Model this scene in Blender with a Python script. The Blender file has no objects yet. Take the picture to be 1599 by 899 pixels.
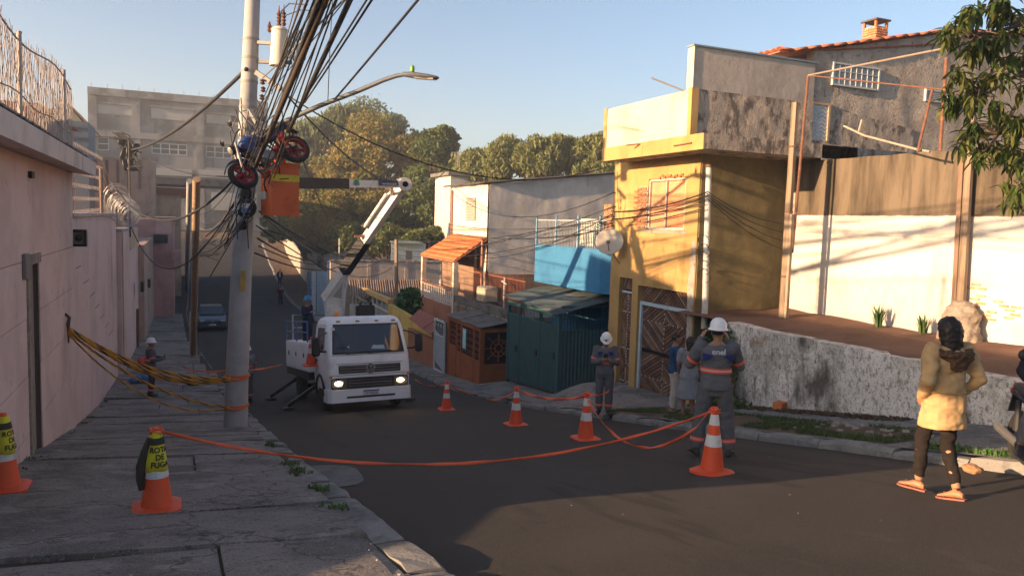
import bpy, bmesh, math, random
import numpy as np
from mathutils import Vector, Matrix, noise
from math import radians, sin, cos, tan, pi, atan2, sqrt
random.seed(11); RNG = np.random.default_rng(5)
SC = bpy.context.scene; COL = SC.collection
# ---------------------------------------------------------------- camera (eye at the origin, street runs along +Y)
F_PX, CX, CY = 1190.0, 799.5, 449.5
YAW, PITCH, ROLL = radians(23.5), radians(-4.85), radians(1.7)
cf = Vector((sin(YAW)*cos(PITCH), cos(YAW)*cos(PITCH), sin(PITCH)))
r0 = Vector((cos(YAW), -sin(YAW), 0)); u0 = r0.cross(cf)
cr = r0*cos(ROLL) + u0*sin(ROLL); cu = u0*cos(ROLL) - r0*sin(ROLL)
cam_d = bpy.data.cameras.new('camera'); cam = bpy.data.objects.new('camera', cam_d); COL.objects.link(cam)
cam_d.sensor_width = 36; cam_d.lens = 36*F_PX/1599; cam_d.clip_start = .05; cam_d.clip_end = 3000
cam.matrix_world = Matrix(((cr.x, cu.x, -cf.x, 0), (cr.y, cu.y, -cf.y, 0), (cr.z, cu.z, -cf.z, 0), (0, 0, 0, 1)))
SC.camera = cam
# ---------------------------------------------------------------- light
SUN_EL, SUN_AZ = radians(12.0), radians(4.5)      # light travels towards +X, turned a little towards +Y
sun_dir = Vector((cos(SUN_EL)*cos(SUN_AZ), cos(SUN_EL)*sin(SUN_AZ), -sin(SUN_EL)))
sl = bpy.data.lights.new('sun', 'SUN'); sl.energy = 5.0; sl.angle = radians(.6); sl.color = (1, .65, .37)
so = bpy.data.objects.new('sun', sl); COL.objects.link(so)
so.rotation_euler = sun_dir.to_track_quat('-Z', 'Y').to_euler()
W = bpy.data.worlds.new('World'); SC.world = W; W.use_nodes = True
nt = W.node_tree; nt.nodes.clear()
sky = nt.nodes.new('ShaderNodeTexSky'); sky.sky_type = 'NISHITA'; sky.sun_disc = False
sky.sun_elevation = SUN_EL; sky.sun_rotation = atan2(-sun_dir.x, -sun_dir.y)
sky.air_density = 1.0; sky.dust_density = 3.5; sky.ozone_density = 2.0; sky.altitude = 700
bg = nt.nodes.new('ShaderNodeBackground'); bg.inputs[1].default_value = .078
wo = nt.nodes.new('ShaderNodeOutputWorld')
nt.links.new(sky.outputs[0], bg.inputs[0]); nt.links.new(bg.outputs[0], wo.inputs[0])
SC.view_settings.view_transform = 'Standard'; SC.view_settings.look = 'None'
SC.view_settings.exposure = 1.75; SC.view_settings.gamma = 1
SC.render.engine = 'CYCLES'; SC.cycles.use_denoising = True; SC.cycles.max_bounces = 6; SC.cycles.sample_clamp_indirect = 6
# ---------------------------------------------------------------- where things stand (real distances from the eye)
def ray(px, py): return cf + cr*((px-CX)/F_PX) - cu*((py-CY)/F_PX)
def PD(px, py, d): return ray(px, py)*d
def PX(px, py, X): w = ray(px, py); return w*(X/w.x)
def PY(px, py, Y): w = ray(px, py); return w*(Y/w.y)
_py = [-60, -30, 0, 10, 18.5, 24, 32, 42, 55, 65, 72, 80, 95, 118, 130, 200, 500]
_pz = [9, 3.9, -1.57, -3.42, -4.95, -5.75, -6.35, -6.75, -7.25, -7.45, -7.35, -6.85, -5.4, -2.7, -1.9, -1.2, 0]
_ty = np.arange(-60, 420, .5); _tz = np.interp(_ty, _py, _pz)
for _ in range(3): _tz = np.convolve(np.pad(_tz, 3, mode='edge'), np.ones(7)/7, 'valid')
def zr(y): return float(np.interp(y, _ty, _tz))
def PG(px, py, h=0.0):
    w = ray(px, py); t = 1.0
    while t < 260:
        p = w*t
        if p.z < zr(p.y)+h: break
        t += .01 if t < 60 else .05
    return w*t
# ---------------------------------------------------------------- materials
MATS = {}
def mat(name, base=(.5,.5,.5), rough=.8, layers=(), bump=(), metal=0., spec=.3, emit=None, trans=0., grad=None, cracks=None):
    if name in MATS: return MATS[name]
    m = bpy.data.materials.new(name); MATS[name] = m; m.use_nodes = True
    n = m.node_tree.nodes; L = m.node_tree.links; b = n['Principled BSDF']
    b.inputs['Roughness'].default_value = rough; b.inputs['Metallic'].default_value = metal
    b.inputs['Specular IOR Level'].default_value = spec
    if trans: b.inputs['Transmission Weight'].default_value = trans
    if emit: b.inputs['Emission Color'].default_value = (*emit[0], 1); b.inputs['Emission Strength'].default_value = emit[1]
    col = n.new('ShaderNodeRGB'); col.outputs[0].default_value = (*base, 1); cur = col.outputs[0]
    pos = n.new('ShaderNodeNewGeometry').outputs['Position']
    def nz(scale, stretch, detail, rg=.6):
        mp = n.new('ShaderNodeMapping'); mp.inputs['Scale'].default_value = stretch; L.new(pos, mp.inputs[0])
        t = n.new('ShaderNodeTexNoise'); t.inputs['Scale'].default_value = scale; t.inputs['Detail'].default_value = detail
        t.inputs['Roughness'].default_value = rg; L.new(mp.outputs[0], t.inputs['Vector']); return t.outputs['Fac']
    for ly in layers:                       # (colour, scale, lo, hi, amount, stretch, detail)
        c, s, lo, hi, am = ly[:5]; st = ly[5] if len(ly) > 5 else (1,1,1); dt = ly[6] if len(ly) > 6 else 5
        mr = n.new('ShaderNodeMapRange'); mr.interpolation_type = 'SMOOTHSTEP'
        mr.inputs[1].default_value = lo; mr.inputs[2].default_value = hi; mr.inputs[3].default_value = 0; mr.inputs[4].default_value = am
        L.new(nz(s, st, dt), mr.inputs[0])
        mx = n.new('ShaderNodeMix'); mx.data_type = 'RGBA'; L.new(mr.outputs[0], mx.inputs[0])
        L.new(cur, mx.inputs[6]); mx.inputs[7].default_value = (*c, 1); cur = mx.outputs[2]
    if grad:                                # paint boundary at a height: (z, colour above, wobble)
        sp = n.new('ShaderNodeSeparateXYZ'); L.new(pos, sp.inputs[0])
        ad = n.new('ShaderNodeMath'); ad.operation = 'MULTIPLY_ADD'; L.new(nz(3, (1,1,1), 4), ad.inputs[0]); ad.inputs[1].default_value = grad[2]; L.new(sp.outputs[2], ad.inputs[2])
        mr = n.new('ShaderNodeMapRange'); mr.inputs[1].default_value = grad[0]+grad[2]*.5-.012; mr.inputs[2].default_value = grad[0]+grad[2]*.5+.012
        L.new(ad.outputs[0], mr.inputs[0])
        mx = n.new('ShaderNodeMix'); mx.data_type = 'RGBA'; L.new(mr.outputs[0], mx.inputs[0]); L.new(cur, mx.inputs[6])
        vm = n.new('ShaderNodeMix'); vm.data_type = 'RGBA'; vr = n.new('ShaderNodeMapRange'); vr.inputs[1].default_value = .36; vr.inputs[2].default_value = .62; L.new(nz(3.2, (1,1,.16), 8), vr.inputs[0]); L.new(vr.outputs[0], vm.inputs[0]); vm.inputs[6].default_value = (*[k*.42 for k in grad[1]], 1); vm.inputs[7].default_value = (*[k*1.2 for k in grad[1]], 1)
        L.new(vm.outputs[2], mx.inputs[7]); cur = mx.outputs[2]
    prev = None
    if cracks:                              # (scale, width, colour, amount)
        dn = n.new('ShaderNodeTexNoise'); dn.inputs['Scale'].default_value = 2.2; dn.inputs['Detail'].default_value = 5; L.new(pos, dn.inputs['Vector'])
        va = n.new('ShaderNodeVectorMath'); va.operation = 'MULTIPLY_ADD'; L.new(dn.outputs['Color'], va.inputs[0]); va.inputs[1].default_value = (.9,.9,.9); L.new(pos, va.inputs[2])
        vo = n.new('ShaderNodeTexVoronoi'); vo.feature = 'DISTANCE_TO_EDGE'; vo.inputs['Scale'].default_value = cracks[0]; L.new(va.outputs[0], vo.inputs['Vector'])
        mr = n.new('ShaderNodeMapRange'); mr.inputs[1].default_value = cracks[1]*.3; mr.inputs[2].default_value = cracks[1]; mr.inputs[3].default_value = cracks[3]; mr.inputs[4].default_value = 0; L.new(vo.outputs['Distance'], mr.inputs[0])
        mx = n.new('ShaderNodeMix'); mx.data_type = 'RGBA'; L.new(mr.outputs[0], mx.inputs[0]); L.new(cur, mx.inputs[6]); mx.inputs[7].default_value = (*cracks[2], 1); cur = mx.outputs[2]
        bn = n.new('ShaderNodeBump'); bn.inputs['Strength'].default_value = .6; bn.inputs['Distance'].default_value = .02; bn.invert = True; L.new(mr.outputs[0], bn.inputs['Height']); prev = bn.outputs[0]
    L.new(cur, b.inputs['Base Color'])
    for bp in bump:                         # (scale, strength, distance, stretch)
        bn = n.new('ShaderNodeBump'); bn.inputs['Strength'].default_value = bp[1]; bn.inputs['Distance'].default_value = bp[2]
        L.new(nz(bp[0], bp[3] if len(bp) > 3 else (1,1,1), 6, .65), bn.inputs['Height'])
        if prev: L.new(prev, bn.inputs['Normal'])
        prev = bn.outputs[0]
    if prev: L.new(prev, b.inputs['Normal'])
    return m
def dk(c, k): return tuple(x*k for x in c)
def plaster(name, c, stain=.45, streak=.5, rough=.9, bumps=.35, extra=()):
    return mat(name, c, rough, [(dk(c,.72), 1.3, .42, .68, .8), (dk(c,1.22), .7, .5, .75, .6), (dk(c,.38), 2.2, .55, .78, streak, (1,1,.12)), (dk(c,.5), 14, .58, .75, stain)]+list(extra), [(45, bumps*.6, .01), (6, bumps, .03)])
def metalpaint(name, c, rough=.45, wear=.3):
    return mat(name, c, rough, [(dk(c,.6), 5, .5, .72, .6), ((.18,.09,.05), 9, .62, .72, wear)], [(30, .12, .005)], spec=.45)
def wood(name, c, stretch=(1,1,.08)):
    return mat(name, c, .7, [(dk(c,.45), 14, .45, .7, .8, stretch), (dk(c,1.5), 9, .55, .75, .5, stretch)], [(22, .4, .006, stretch)])
def simple(name, c, rough=.6, v=.25, spec=.35, metal=0):
    return mat(name, c, rough, [(dk(c,1-v), 6, .42, .7, .8), (dk(c,1+v), 3, .55, .8, .5)], [(60, .08, .003)], spec=spec, metal=metal)
# ---------------------------------------------------------------- mesh helpers
def frame(z, up=Vector((0,0,1))):
    z = Vector(z).normalized(); 
    if abs(z.dot(up)) > .98: up = Vector((0,1,0))
    x = up.cross(z).normalized(); y = z.cross(x); return x, y, z
class MB:
    def __init__(s): s.v = []; s.f = []; s.fm = []; s.cm = 0
    def add(s, vs, fs):
        b = len(s.v); s.v.extend([tuple(q) for q in vs])
        for q in fs: s.f.append(tuple(b+i for i in q)); s.fm.append(s.cm)
        return s
    def box(s, x0, x1, y0, y1, z0, z1, M=None):
        vs = [Vector((x,y,z)) for z in (z0,z1) for y in (y0,y1) for x in (x0,x1)]
        if M: vs = [M @ q for q in vs]
        return s.add(vs, [(0,2,3,1),(4,5,7,6),(0,1,5,4),(2,6,7,3),(0,4,6,2),(1,3,7,5)])
    def bev(s, x0, x1, y0, y1, z0, z1, b=.02, M=None):          # chamfered box
        c = [(x0,x1),(y0,y1),(z0,z1)]; vs = []; idx = {}
        for i in (0,1):
            for j in (0,1):
                for k in (0,1):
                    for a in range(3):
                        q = [c[0][i], c[1][j], c[2][k]]
                        for ax, e in ((0,i),(1,j),(2,k)):
                            if ax != a: q[ax] += b if e == 0 else -b
                        # vertex lying on face normal axis a
                        idx[(i,j,k,a)] = len(vs); vs.append(M @ Vector(q) if M else Vector(q))
        fs = []
        for a in range(3):
            o = [x for x in range(3) if x != a]
            for e in (0,1):
                ring = []
                for (p, q) in ((0,0),(1,0),(1,1),(0,1)):
                    key = [0,0,0]; key[a] = e; key[o[0]] = p; key[o[1]] = q; ring.append(idx[(*key, a)])
                fs.append(ring if (e == 1) == (a != 1) else ring[::-1])
        for a in range(3):                                       # edges along axis a
            o = [x for x in range(3) if x != a]
            for p in (0,1):
                for q in (0,1):
                    k0 = [0,0,0]; k0[o[0]] = p; k0[o[1]] = q; k1 = list(k0); k1[a] = 1
                    ring = [idx[(*k0,o[0])], idx[(*k1,o[0])], idx[(*k1,o[1])], idx[(*k0,o[1])]]
                    fs.append(ring if ((p == q) == (a == 1)) else ring[::-1])
        for i in (0,1):
            for j in (0,1):
                for k in (0,1):
                    t = [idx[(i,j,k,0)], idx[(i,j,k,1)], idx[(i,j,k,2)]]
                    fs.append(t if (i+j+k) % 2 else t[::-1])
        return s.add(vs, fs)
    def bar(s, a, b, w, h=None, up=Vector((0,0,1))):             # square bar between two points
        h = h or w; a = Vector(a); b = Vector(b); x, y, z = frame(b-a, up); L = (b-a).length
        M = Matrix(((x.x,y.x,z.x,a.x),(x.y,y.y,z.y,a.y),(x.z,y.z,z.z,a.z),(0,0,0,1)))
        return s.box(-w/2, w/2, -h/2, h/2, 0, L, M)
    def tube(s, pts, r, n=8, cap=True, sx=1., sy=1., up=None):
        pts = [Vector(p) for p in pts]; m = len(pts); rs = list(r) if hasattr(r, '__len__') else [r]*m
        vs = []; x = None
        for i, p in enumerate(pts):
            d = (pts[min(i+1,m-1)] - pts[max(i-1,0)])
            if d.length < 1e-9: d = Vector((0,0,1))
            d.normalize()
            if x is None: x = frame(d, up or Vector((0,0,1)))[0]
            else:
                x = x - d*x.dot(d)
                if x.length < 1e-6: x = frame(d)[0]
                x.normalize()
            y = d.cross(x)
            for k in range(n):
                a = 2*pi*k/n; vs.append(p + x*(cos(a)*rs[i]*sx) + y*(sin(a)*rs[i]*sy))
        fs = [(i*n+k, i*n+(k+1)%n, (i+1)*n+(k+1)%n, (i+1)*n+k) for i in range(m-1) for k in range(n)]
        if cap: fs += [tuple(range(n))[::-1], tuple((m-1)*n+k for k in range(n))]
        return s.add(vs, fs)
    def lathe(s, prof, n=20, M=None, sx=1., sy=1.):              # prof [(r,z)] around z
        vs = []
        for r, z in prof:
            for k in range(n):
                a = 2*pi*k/n; q = Vector((cos(a)*r*sx, sin(a)*r*sy, z)); vs.append(M @ q if M else q)
        m = len(prof)
        fs = [(i*n+k, i*n+(k+1)%n, (i+1)*n+(k+1)%n, (i+1)*n+k) for i in range(m-1) for k in range(n)]
        fs += [tuple(range(n))[::-1], tuple((m-1)*n+k for k in range(n))]
        return s.add(vs, fs)
    def poly(s, pts, off):                                       # polygon pushed along off
        pts = [Vector(p) for p in pts]; off = Vector(off); n = len(pts)
        fs = [tuple(range(n))[::-1], tuple(range(n, 2*n))] + [(i, (i+1)%n, n+(i+1)%n, n+i) for i in range(n)]
        return s.add(pts+[p+off for p in pts], fs)
    def loft(s, rings, cap=True):
        n = len(rings[0]); vs = [q for r in rings for q in r]; m = len(rings)
        fs = [(i*n+k, i*n+(k+1)%n, (i+1)*n+(k+1)%n, (i+1)*n+k) for i in range(m-1) for k in range(n)]
        if cap: fs += [tuple(range(n))[::-1], tuple((m-1)*n+k for k in range(n))]
        return s.add(vs, fs)
    def grid(s, nx, ny, fn):
        vs = [fn(i/nx, j/ny) for j in range(ny+1) for i in range(nx+1)]
        return s.add(vs, [(j*(nx+1)+i, j*(nx+1)+i+1, (j+1)*(nx+1)+i+1, (j+1)*(nx+1)+i) for j in range(ny) for i in range(nx)])
    def mesh(s, name='m'):
        me = bpy.data.meshes.new(name); me.from_pydata(s.v, [], s.f); return me
    def build(s, name, m, parent=None, smooth=False, world=False, fix=True):
        me = s.mesh(name)
        if fix:
            bm = bmesh.new(); bm.from_mesh(me); bmesh.ops.recalc_face_normals(bm, faces=bm.faces[:]); bm.to_mesh(me); bm.free()
        ms = m if isinstance(m, (list, tuple)) else [m]
        for q in ms: me.materials.append(q)
        if len(ms) > 1: me.polygons.foreach_set('material_index', s.fm)
        if smooth: 
            me.polygons.foreach_set('use_smooth', [True]*len(me.polygons))
            if smooth != 'all': 
                try: me.set_sharp_from_angle(angle=radians(38))
                except Exception: pass
        return link(me, name, parent, world)
WM = {}
def link(me, name, parent=None, world=False, M=None):
    o = bpy.data.objects.new(name, me); COL.objects.link(o); WM[o.name] = Matrix.Identity(4)
    if M is not None: o.matrix_local = M
    if parent is not None:
        o.parent = parent
        if world: o.matrix_parent_inverse = WM[parent.name].inverted()
    return o
def tag(o, label=None, cat=None, group=None, kind=None):
    if label: o['label'] = label
    if cat: o['category'] = cat
    if group: o['group'] = group
    if kind: o['kind'] = kind
    return o
def thing(name, label, cat, loc=(0,0,0), rot=(0,0,0), group=None):
    o = bpy.data.objects.new(name, None); COL.objects.link(o); o.empty_display_size = .1
    o.location = loc; o.rotation_euler = rot
    from mathutils import Euler
    WM[o.name] = Matrix.Translation(Vector(loc)) @ Euler(rot).to_matrix().to_4x4()
    return tag(o, label, cat, group)
def piece(me, name, parent, p, M3=None):                         # shared-mesh piece at world point p under a world-frame parent
    o = bpy.data.objects.new(name, me); COL.objects.link(o)
    M = Matrix.Translation(Vector(p)) @ (M3.to_4x4() if M3 else Matrix.Identity(4))
    o.parent = parent; pm = WM.get(parent.name)
    o.matrix_parent_inverse = pm.inverted() if pm is not None else Matrix.Identity(4)
    o.matrix_basis = M; return o
def box_mesh(name, sx, sy, sz, m, b=0):
    q = MB()
    if b: q.bev(-sx/2, sx/2, -sy/2, sy/2, -sz/2, sz/2, b)
    else: q.box(-sx/2, sx/2, -sy/2, sy/2, -sz/2, sz/2)
    me = q.mesh(name); me.materials.append(m); return me
TS = bpy.data.scenes.new('workbench')
def evaluated(o):
    vl = TS.view_layers[0]; vl.update(); dg = vl.depsgraph; dg.update(); return bpy.data.meshes.new_from_object(o.evaluated_get(dg))
def text_mesh(s, size, m, ext=.002, bold=0.):
    cu_ = bpy.data.curves.new('lettering', 'FONT'); cu_.body = s; cu_.size = size; cu_.extrude = ext; cu_.align_x = 'CENTER'; cu_.align_y = 'CENTER'; cu_.offset = bold; cu_.resolution_u = 3
    o = bpy.data.objects.new('lettering', cu_); TS.collection.objects.link(o); me = evaluated(o)
    bpy.data.objects.remove(o); me.materials.clear(); me.materials.append(m); return me
def remesh(mb, vox, smooth=2, fold=None):
    me = mb.mesh('tmp'); bm = bmesh.new(); bm.from_mesh(me); bmesh.ops.recalc_face_normals(bm, faces=bm.faces[:]); bm.to_mesh(me); bm.free()
    o = bpy.data.objects.new('tmp', me); TS.collection.objects.link(o)
    md = o.modifiers.new('r', 'REMESH'); md.mode = 'VOXEL'; md.voxel_size = vox; md.use_smooth_shade = True
    if smooth: sm = o.modifiers.new('s', 'SMOOTH'); sm.iterations = smooth; sm.factor = .5
    out = evaluated(o)
    bpy.data.objects.remove(o)
    if fold:
        amp, fr, seed = fold; off = Vector((seed*7.1, seed*3.3, 0))
        nv = len(out.vertices); co = np.empty(nv*3, np.float32); no = np.empty(nv*3, np.float32)
        out.vertices.foreach_get('co', co); out.vertices.foreach_get('normal', no); co = co.reshape(-1,3); no = no.reshape(-1,3)
        am = np.empty(nv)
        for i in range(nv):
            q = Vector((co[i,0]*fr, co[i,1]*fr, co[i,2]*fr*1.7)) + off; am[i] = amp*(noise.noise(q) + .5*noise.noise(q*2.3))
        out.vertices.foreach_set('co', (co+no*am[:,None]).astype(np.float32).ravel()); out.update()
    out.polygons.foreach_set('use_smooth', [True]*len(out.polygons)); return out
def sag(a, b, s, n=14):
    a = Vector(a); b = Vector(b); return [a.lerp(b, i/n) - Vector((0,0,s*4*(i/n)*(1-i/n))) for i in range(n+1)]
# ================================================================ ground, road, pavements
ASPH = mat('asphalt', (.034,.030,.0275), .85, [((.050,.043,.038), .35, .42, .68, .8), ((.022,.02,.018), .9, .56, .74, .8, (1,.10,1)), ((.065,.056,.048), 2.6, .62, .74, .5, (1,.35,1)), ((.018,.017,.016), 5, .64, .72, .5), ((.10,.086,.072), 120, .56, .70, .8, (1,1,1), 2), ((.012,.011,.010), 75, .55, .68, .8), ((.016,.014,.013), 1.6, .60, .68, .6, (1.3,.05,1), 3), ((.12,.10,.085), 45, .68, .74, .7, (1,1,1), 2)], [(190, .7, .008), (40, .4, .008), (6, .25, .015)], spec=.3)
CONC = mat('pavement concrete', (.25,.225,.205), .93, [((.13,.118,.108), .8, .44, .62, .85), ((.36,.33,.3), 1.9, .54, .7, .7), ((.09,.082,.075), 4.5, .56, .68, .7), ((.42,.39,.36), 9, .64, .74, .5), ((.48,.45,.42), 60, .58, .68, .7, (1,1,1), 3), ((.05,.046,.042), 34, .56, .68, .8), ((.07,.064,.058), 14, .58, .68, .6)], [(70, .9, .02), (22, .7, .03), (5, .5, .04)], cracks=(.45, .009, (.04,.036,.032), .6))
KERB = mat('kerb stone', (.22,.21,.195), .92, [((.11,.105,.1), 2.4, .45, .66, .85), ((.3,.29,.27), 7, .55, .72, .6), ((.07,.07,.06), 16, .6, .72, .6)], [(40, .6, .012), (7, .5, .03)])
DIRT = mat('dirt', (.13,.085,.055), .97, [((.07,.046,.03), 1.6, .42, .64, .8), ((.2,.14,.095), 4, .55, .74, .6), ((.04,.035,.025), 20, .58, .72, .6)], [(35, .7, .02), (6, .6, .05)])
GRIME = mat('dirty base', (.045,.04,.034), .97, [((.09,.075,.06), 5, .5, .7, .7)], [(30, .7, .03)])
GRASS = mat('grass', (.05,.085,.022), .8, [((.11,.10,.035), 3, .5, .7, .7), ((.03,.06,.015), 8, .5, .7, .6)], (), spec=.2)
WEED = mat('weed leaf', (.055,.12,.03), .6, [((.12,.14,.05), 9, .5, .7, .7)], (), spec=.3)
def EL(y): return float(np.interp(y, [-60, 22, 33, 38, 44, 60, 96, 104, 112, 118, 126], [1.68, 1.66, 1.15, .85, .5, .3, .9, 2.2, 5.2, 9.5, 14]))
def ER(y): return float(np.interp(y, [-60, 10, 24, 50, 66, 80, 108, 114, 126], [8.15, 8.2, 8.45, 8.5, 8.6, 8.95, 9.9, 12, 26]))
def zsL(x, y): return zr(y) + .13 + .05*(1.4-x)
_fy = [-60, 12.6, 14.3, 18.3, 18.9, 23.6, 24.3, 28, 33]
def zfR(y):
    b = zr(y)+.2
    return float(np.interp(y, [-60, 13.2, 14.3, 18.2, 19.3, 23.6, 24.6, 28, 33], [zr(-60)+.2, zr(13.2)+.2, -4.14, -4.3, -5.0, -5.36, -5.62, -5.92, zr(33)+.2])) if 13.2 < y < 33 else b
def zsR(x, y):
    k0 = ER(y)+.22; t = min(max((x-k0)/(10.3-k0), 0), 1.0); t = t*t*(3-2*t)
    return zr(y)+.13 + (zfR(y)-zr(y)-.13)*t
q = MB()
ys = [-60+ i*3 for i in range(0, 90)] + [210+i*40 for i in range(0, 12)]
xs = [-400,-200,-100,-50,-25,-12,-6,-3,0,3,6,9,10.4,16,24,50,100,200,400]
def zt(x, y):
    z = zr(y)-.35
    if x < -3 : z += min((-3-x)*.02, 2)
    if x > 11 and y > 30: z += min((x-11)*.05, 3.0)
    return z
q.add([(x, y, zt(x,y)) for y in ys for x in xs], [(j*len(xs)+i, j*len(xs)+i+1, (j+1)*len(xs)+i+1, (j+1)*len(xs)+i) for j in range(len(ys)-1) for i in range(len(xs)-1)])
tag(q.build('terrain', DIRT, smooth='all'), kind='structure')
q = MB(); ny = 300
q.grid(14, ny, lambda u, v: (lambda y: (EL(y)-.06 + (ER(y)-EL(y)+.12)*u, y, zr(y) + .05*sin(pi*u) + .006*noise.noise(Vector((u*5, y*.8, 0)))))(-14 + v*140))
tag(q.build('road', ASPH, smooth='all'), kind='structure')
q = MB(); q.grid(40, 6, lambda u, v: (10+u*60, 117.5+v*8 - u*3, -2.78+u*.9 + .0*v))
tag(q.build('side_street', ASPH, smooth='all'), kind='structure')
# worn concrete-coloured patch of old surface where the gutter drains
def blob(name, c, rx, ry, m, zf, n=26, seed=0, ang=0., lift=.006):
    b = MB(); pts = []
    for k in range(n):
        a = 2*pi*k/n; r = 1+.22*noise.noise(Vector((cos(a)*1.3+seed, sin(a)*1.3, seed)))
        x, y = cos(a)*rx*r, sin(a)*ry*r; x, y = x*cos(ang)-y*sin(ang)+c[0], x*sin(ang)+y*cos(ang)+c[1]; pts.append((x, y, zf(x,y)+lift))
    b.add([(c[0], c[1], zf(c[0],c[1])+lift)]+pts, [(0, 1+k, 1+(k+1)%n) for k in range(n)]); return b.build(name, m, fix=False)
GUT = mat('worn gutter', (.15,.145,.14), .93, [((.075,.073,.07), 2.5, .42, .68, .8), ((.22,.21,.2), 9, .56, .72, .5)], [(60, .5, .012)])
p = PG(515, 742); tag(blob('gutter_patch', (p.x, p.y), .42, 1.0, GUT, lambda x,y: zr(y)+.05*sin(pi*(x-1.62)/6.6)+.004, seed=3), kind='structure')
# left pavement: dirty bed, then cracked slabs of concrete laid one after the other
q = MB(); q.grid(4, 120, lambda u, v: (lambda y, x: (x, y, zsL(x,y)-.055))(-6+v*118, -2.9+u*(2.85+EL(-6+v*118))))
bedL = tag(q.build('left_pavement', GRIME, smooth='all'), kind='structure')
y = -3.0; rr = random.Random(4); i = 0
while y < 58:
    ln = rr.uniform(1.0, 1.9) if y < 30 else rr.uniform(1.9, 3.2)
    sk0, sk1 = (rr.uniform(-.22,.22) for _ in range(2)); dz = rr.uniform(-.016,.018); tl = rr.uniform(-.025,.025)
    split = rr.random() < .6 and y < 32
    xsplit = rr.uniform(-.6,.5); cuts = [(-2.14, xsplit-.012), (xsplit+.012, EL(y+1)-.31)] if split else [(-2.14, EL(y+1)-.31)]
    for a, b in cuts:
        d2 = dz+rr.uniform(-.008,.008); sl_ = MB(); nx, ny_ = 14, 8
        g = .014+rr.random()*.012
        def fn(u, v, top):
            x = a+(b-a)*u; yy = y+g+(ln-2*g)*v + (sk0+sk1*v)*(x/2) + .05*noise.noise(Vector((x*3.3, y+v, 3)))*(1 if v in (0,1) else 0)
            e = .012*noise.noise(Vector((x*1.7, yy*1.7, 1)))
            return (x, yy, zsL(x,yy)+d2+tl*(u-.5)+e*(1 if top else 0) - (0 if top else .1) - (.012 if (u in (0,1) or v in (0,1)) else 0))
        sl_.grid(nx, ny_, lambda u, v: fn(u, v, True)); nb = len(sl_.v)
        ring = [k for k in range(nx+1)] + [(j+1)*(nx+1)-1 for j in range(1, ny_+1)] + [ny_*(nx+1)+k for k in range(nx-1, -1, -1)] + [j*(nx+1) for j in range(ny_-1, 0, -1)]
        low = [(sl_.v[k][0], sl_.v[k][1], sl_.v[k][2]-.1) for k in ring]; sl_.v.extend(low)
        for k in range(len(ring)):
            k2 = (k+1) % len(ring); sl_.f.append((ring[k], nb+k, nb+k2, ring[k2])); sl_.fm.append(0)
        sl_.build('slab', CONC, bedL)
    y += ln; i += 1
# kerbs: rows of worn stones
def kerb_row(name, side, y0, y1, seed, wth):
    root = MB(); root.grid(1, int(y1-y0), lambda u, v: (lambda y: (((EL(y)-.02-u*wth) if side < 0 else (ER(y)+.02+u*wth)), y, zr(y)-.03))(y0+v*(y1-y0)))
    ro = tag(root.build(name, GRIME), kind='structure'); rr = random.Random(seed); y = y0
    while y < y1:
        ln = rr.uniform(.75, 1.25) if y < 45 else 3.0
        if rr.random() < .06 and y > 8 and y < 40: y += ln*.4; continue
        gap = rr.uniform(.012,.05); s_ = MB(); out = rr.uniform(-.025,.025); tw = rr.uniform(-.02,.02); dz = rr.uniform(-.03,.015); tall = (.10 if side < 0 else .135)
        rings = []
        for k in range(5):
            yy = y+gap/2+(ln-gap)*k/4; e0 = EL(yy) if side < 0 else ER(yy); pts = []
            end = .02 if k in (0,4) else 0
            for (t, h) in ((0,-.1),(-.01,.6),(.12,.97),(.5,1.02),(.97,1.0),(1,-.1)):
                xo = (t*wth + out + tw*(k-2)/2)*side
                nn = noise.noise(Vector((t*4, yy*3.1, seed)))*.022
                pts.append((e0 + xo + nn, yy, zr(yy) + (tall+dz)*h - (end if h > .5 else 0) + nn*.6))
            rings.append(pts)
        s_.loft(rings); s_.build('kerb_stone', KERB, ro); y += ln
    return ro
kerb_row('left_kerb', -1, 1.0, 96, 3, .29)
kerb_row('right_kerb', 1, 1.0, 110, 8, .2)
# right pavement
q = MB(); q.grid(8, 220, lambda u, v: (lambda y: (ER(y)+.16+(11.7-ER(y))*u, y, zsR(ER(y)+.16+(11.7-ER(y))*u, y)+.015*noise.noise(Vector((u*6,y*1.3,0)))))(1+v*55))
bedR = tag(q.build('right_pavement', CONC, smooth='all'), kind='structure')
q = MB(); q.grid(4, 60, lambda u, v: (lambda y: (ER(y)+.16+(14.2-ER(y))*u, y, zr(y)+.12))(56+v*58))
tag(q.build('far_pavement', DIRT, smooth='all'), kind='structure')
# bare earth and grass between kerb and pavement on the right
def tuft_field(name, n, fn, h, m, label, parent=None, blades=5, w=.012, seed=1):
    rr = random.Random(seed); vs = []; fs = []
    for _ in range(n):
        p = fn(rr)
        if p is None: continue
        for b in range(blades):
            a = rr.uniform(0, 2*pi); hh = h*rr.uniform(.5,1.3); ln = hh*rr.uniform(.2,.9); d = Vector((cos(a), sin(a), 0)); s = Vector((-sin(a), cos(a), 0))*w*rr.uniform(.6,1.3)
            o = Vector(p)+Vector((rr.uniform(-.04,.04), rr.uniform(-.04,.04), -.01)); k = len(vs)
            vs += [o-s, o+s, o+d*ln*.4+Vector((0,0,hh*.65))+s*.7, o+d*ln*.4+Vector((0,0,hh*.65))-s*.7, o+d*ln+Vector((0,0,hh*rr.uniform(.75,1)))]
            fs += [(k,k+1,k+2,k+3),(k+3,k+2,k+4)]
    me = bpy.data.meshes.new(name); me.from_pydata([tuple(v) for v in vs], [], fs); me.materials.append(m)
    return tag(link(me, name, parent), label, 'grass' if not parent else None, kind='stuff')
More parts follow.
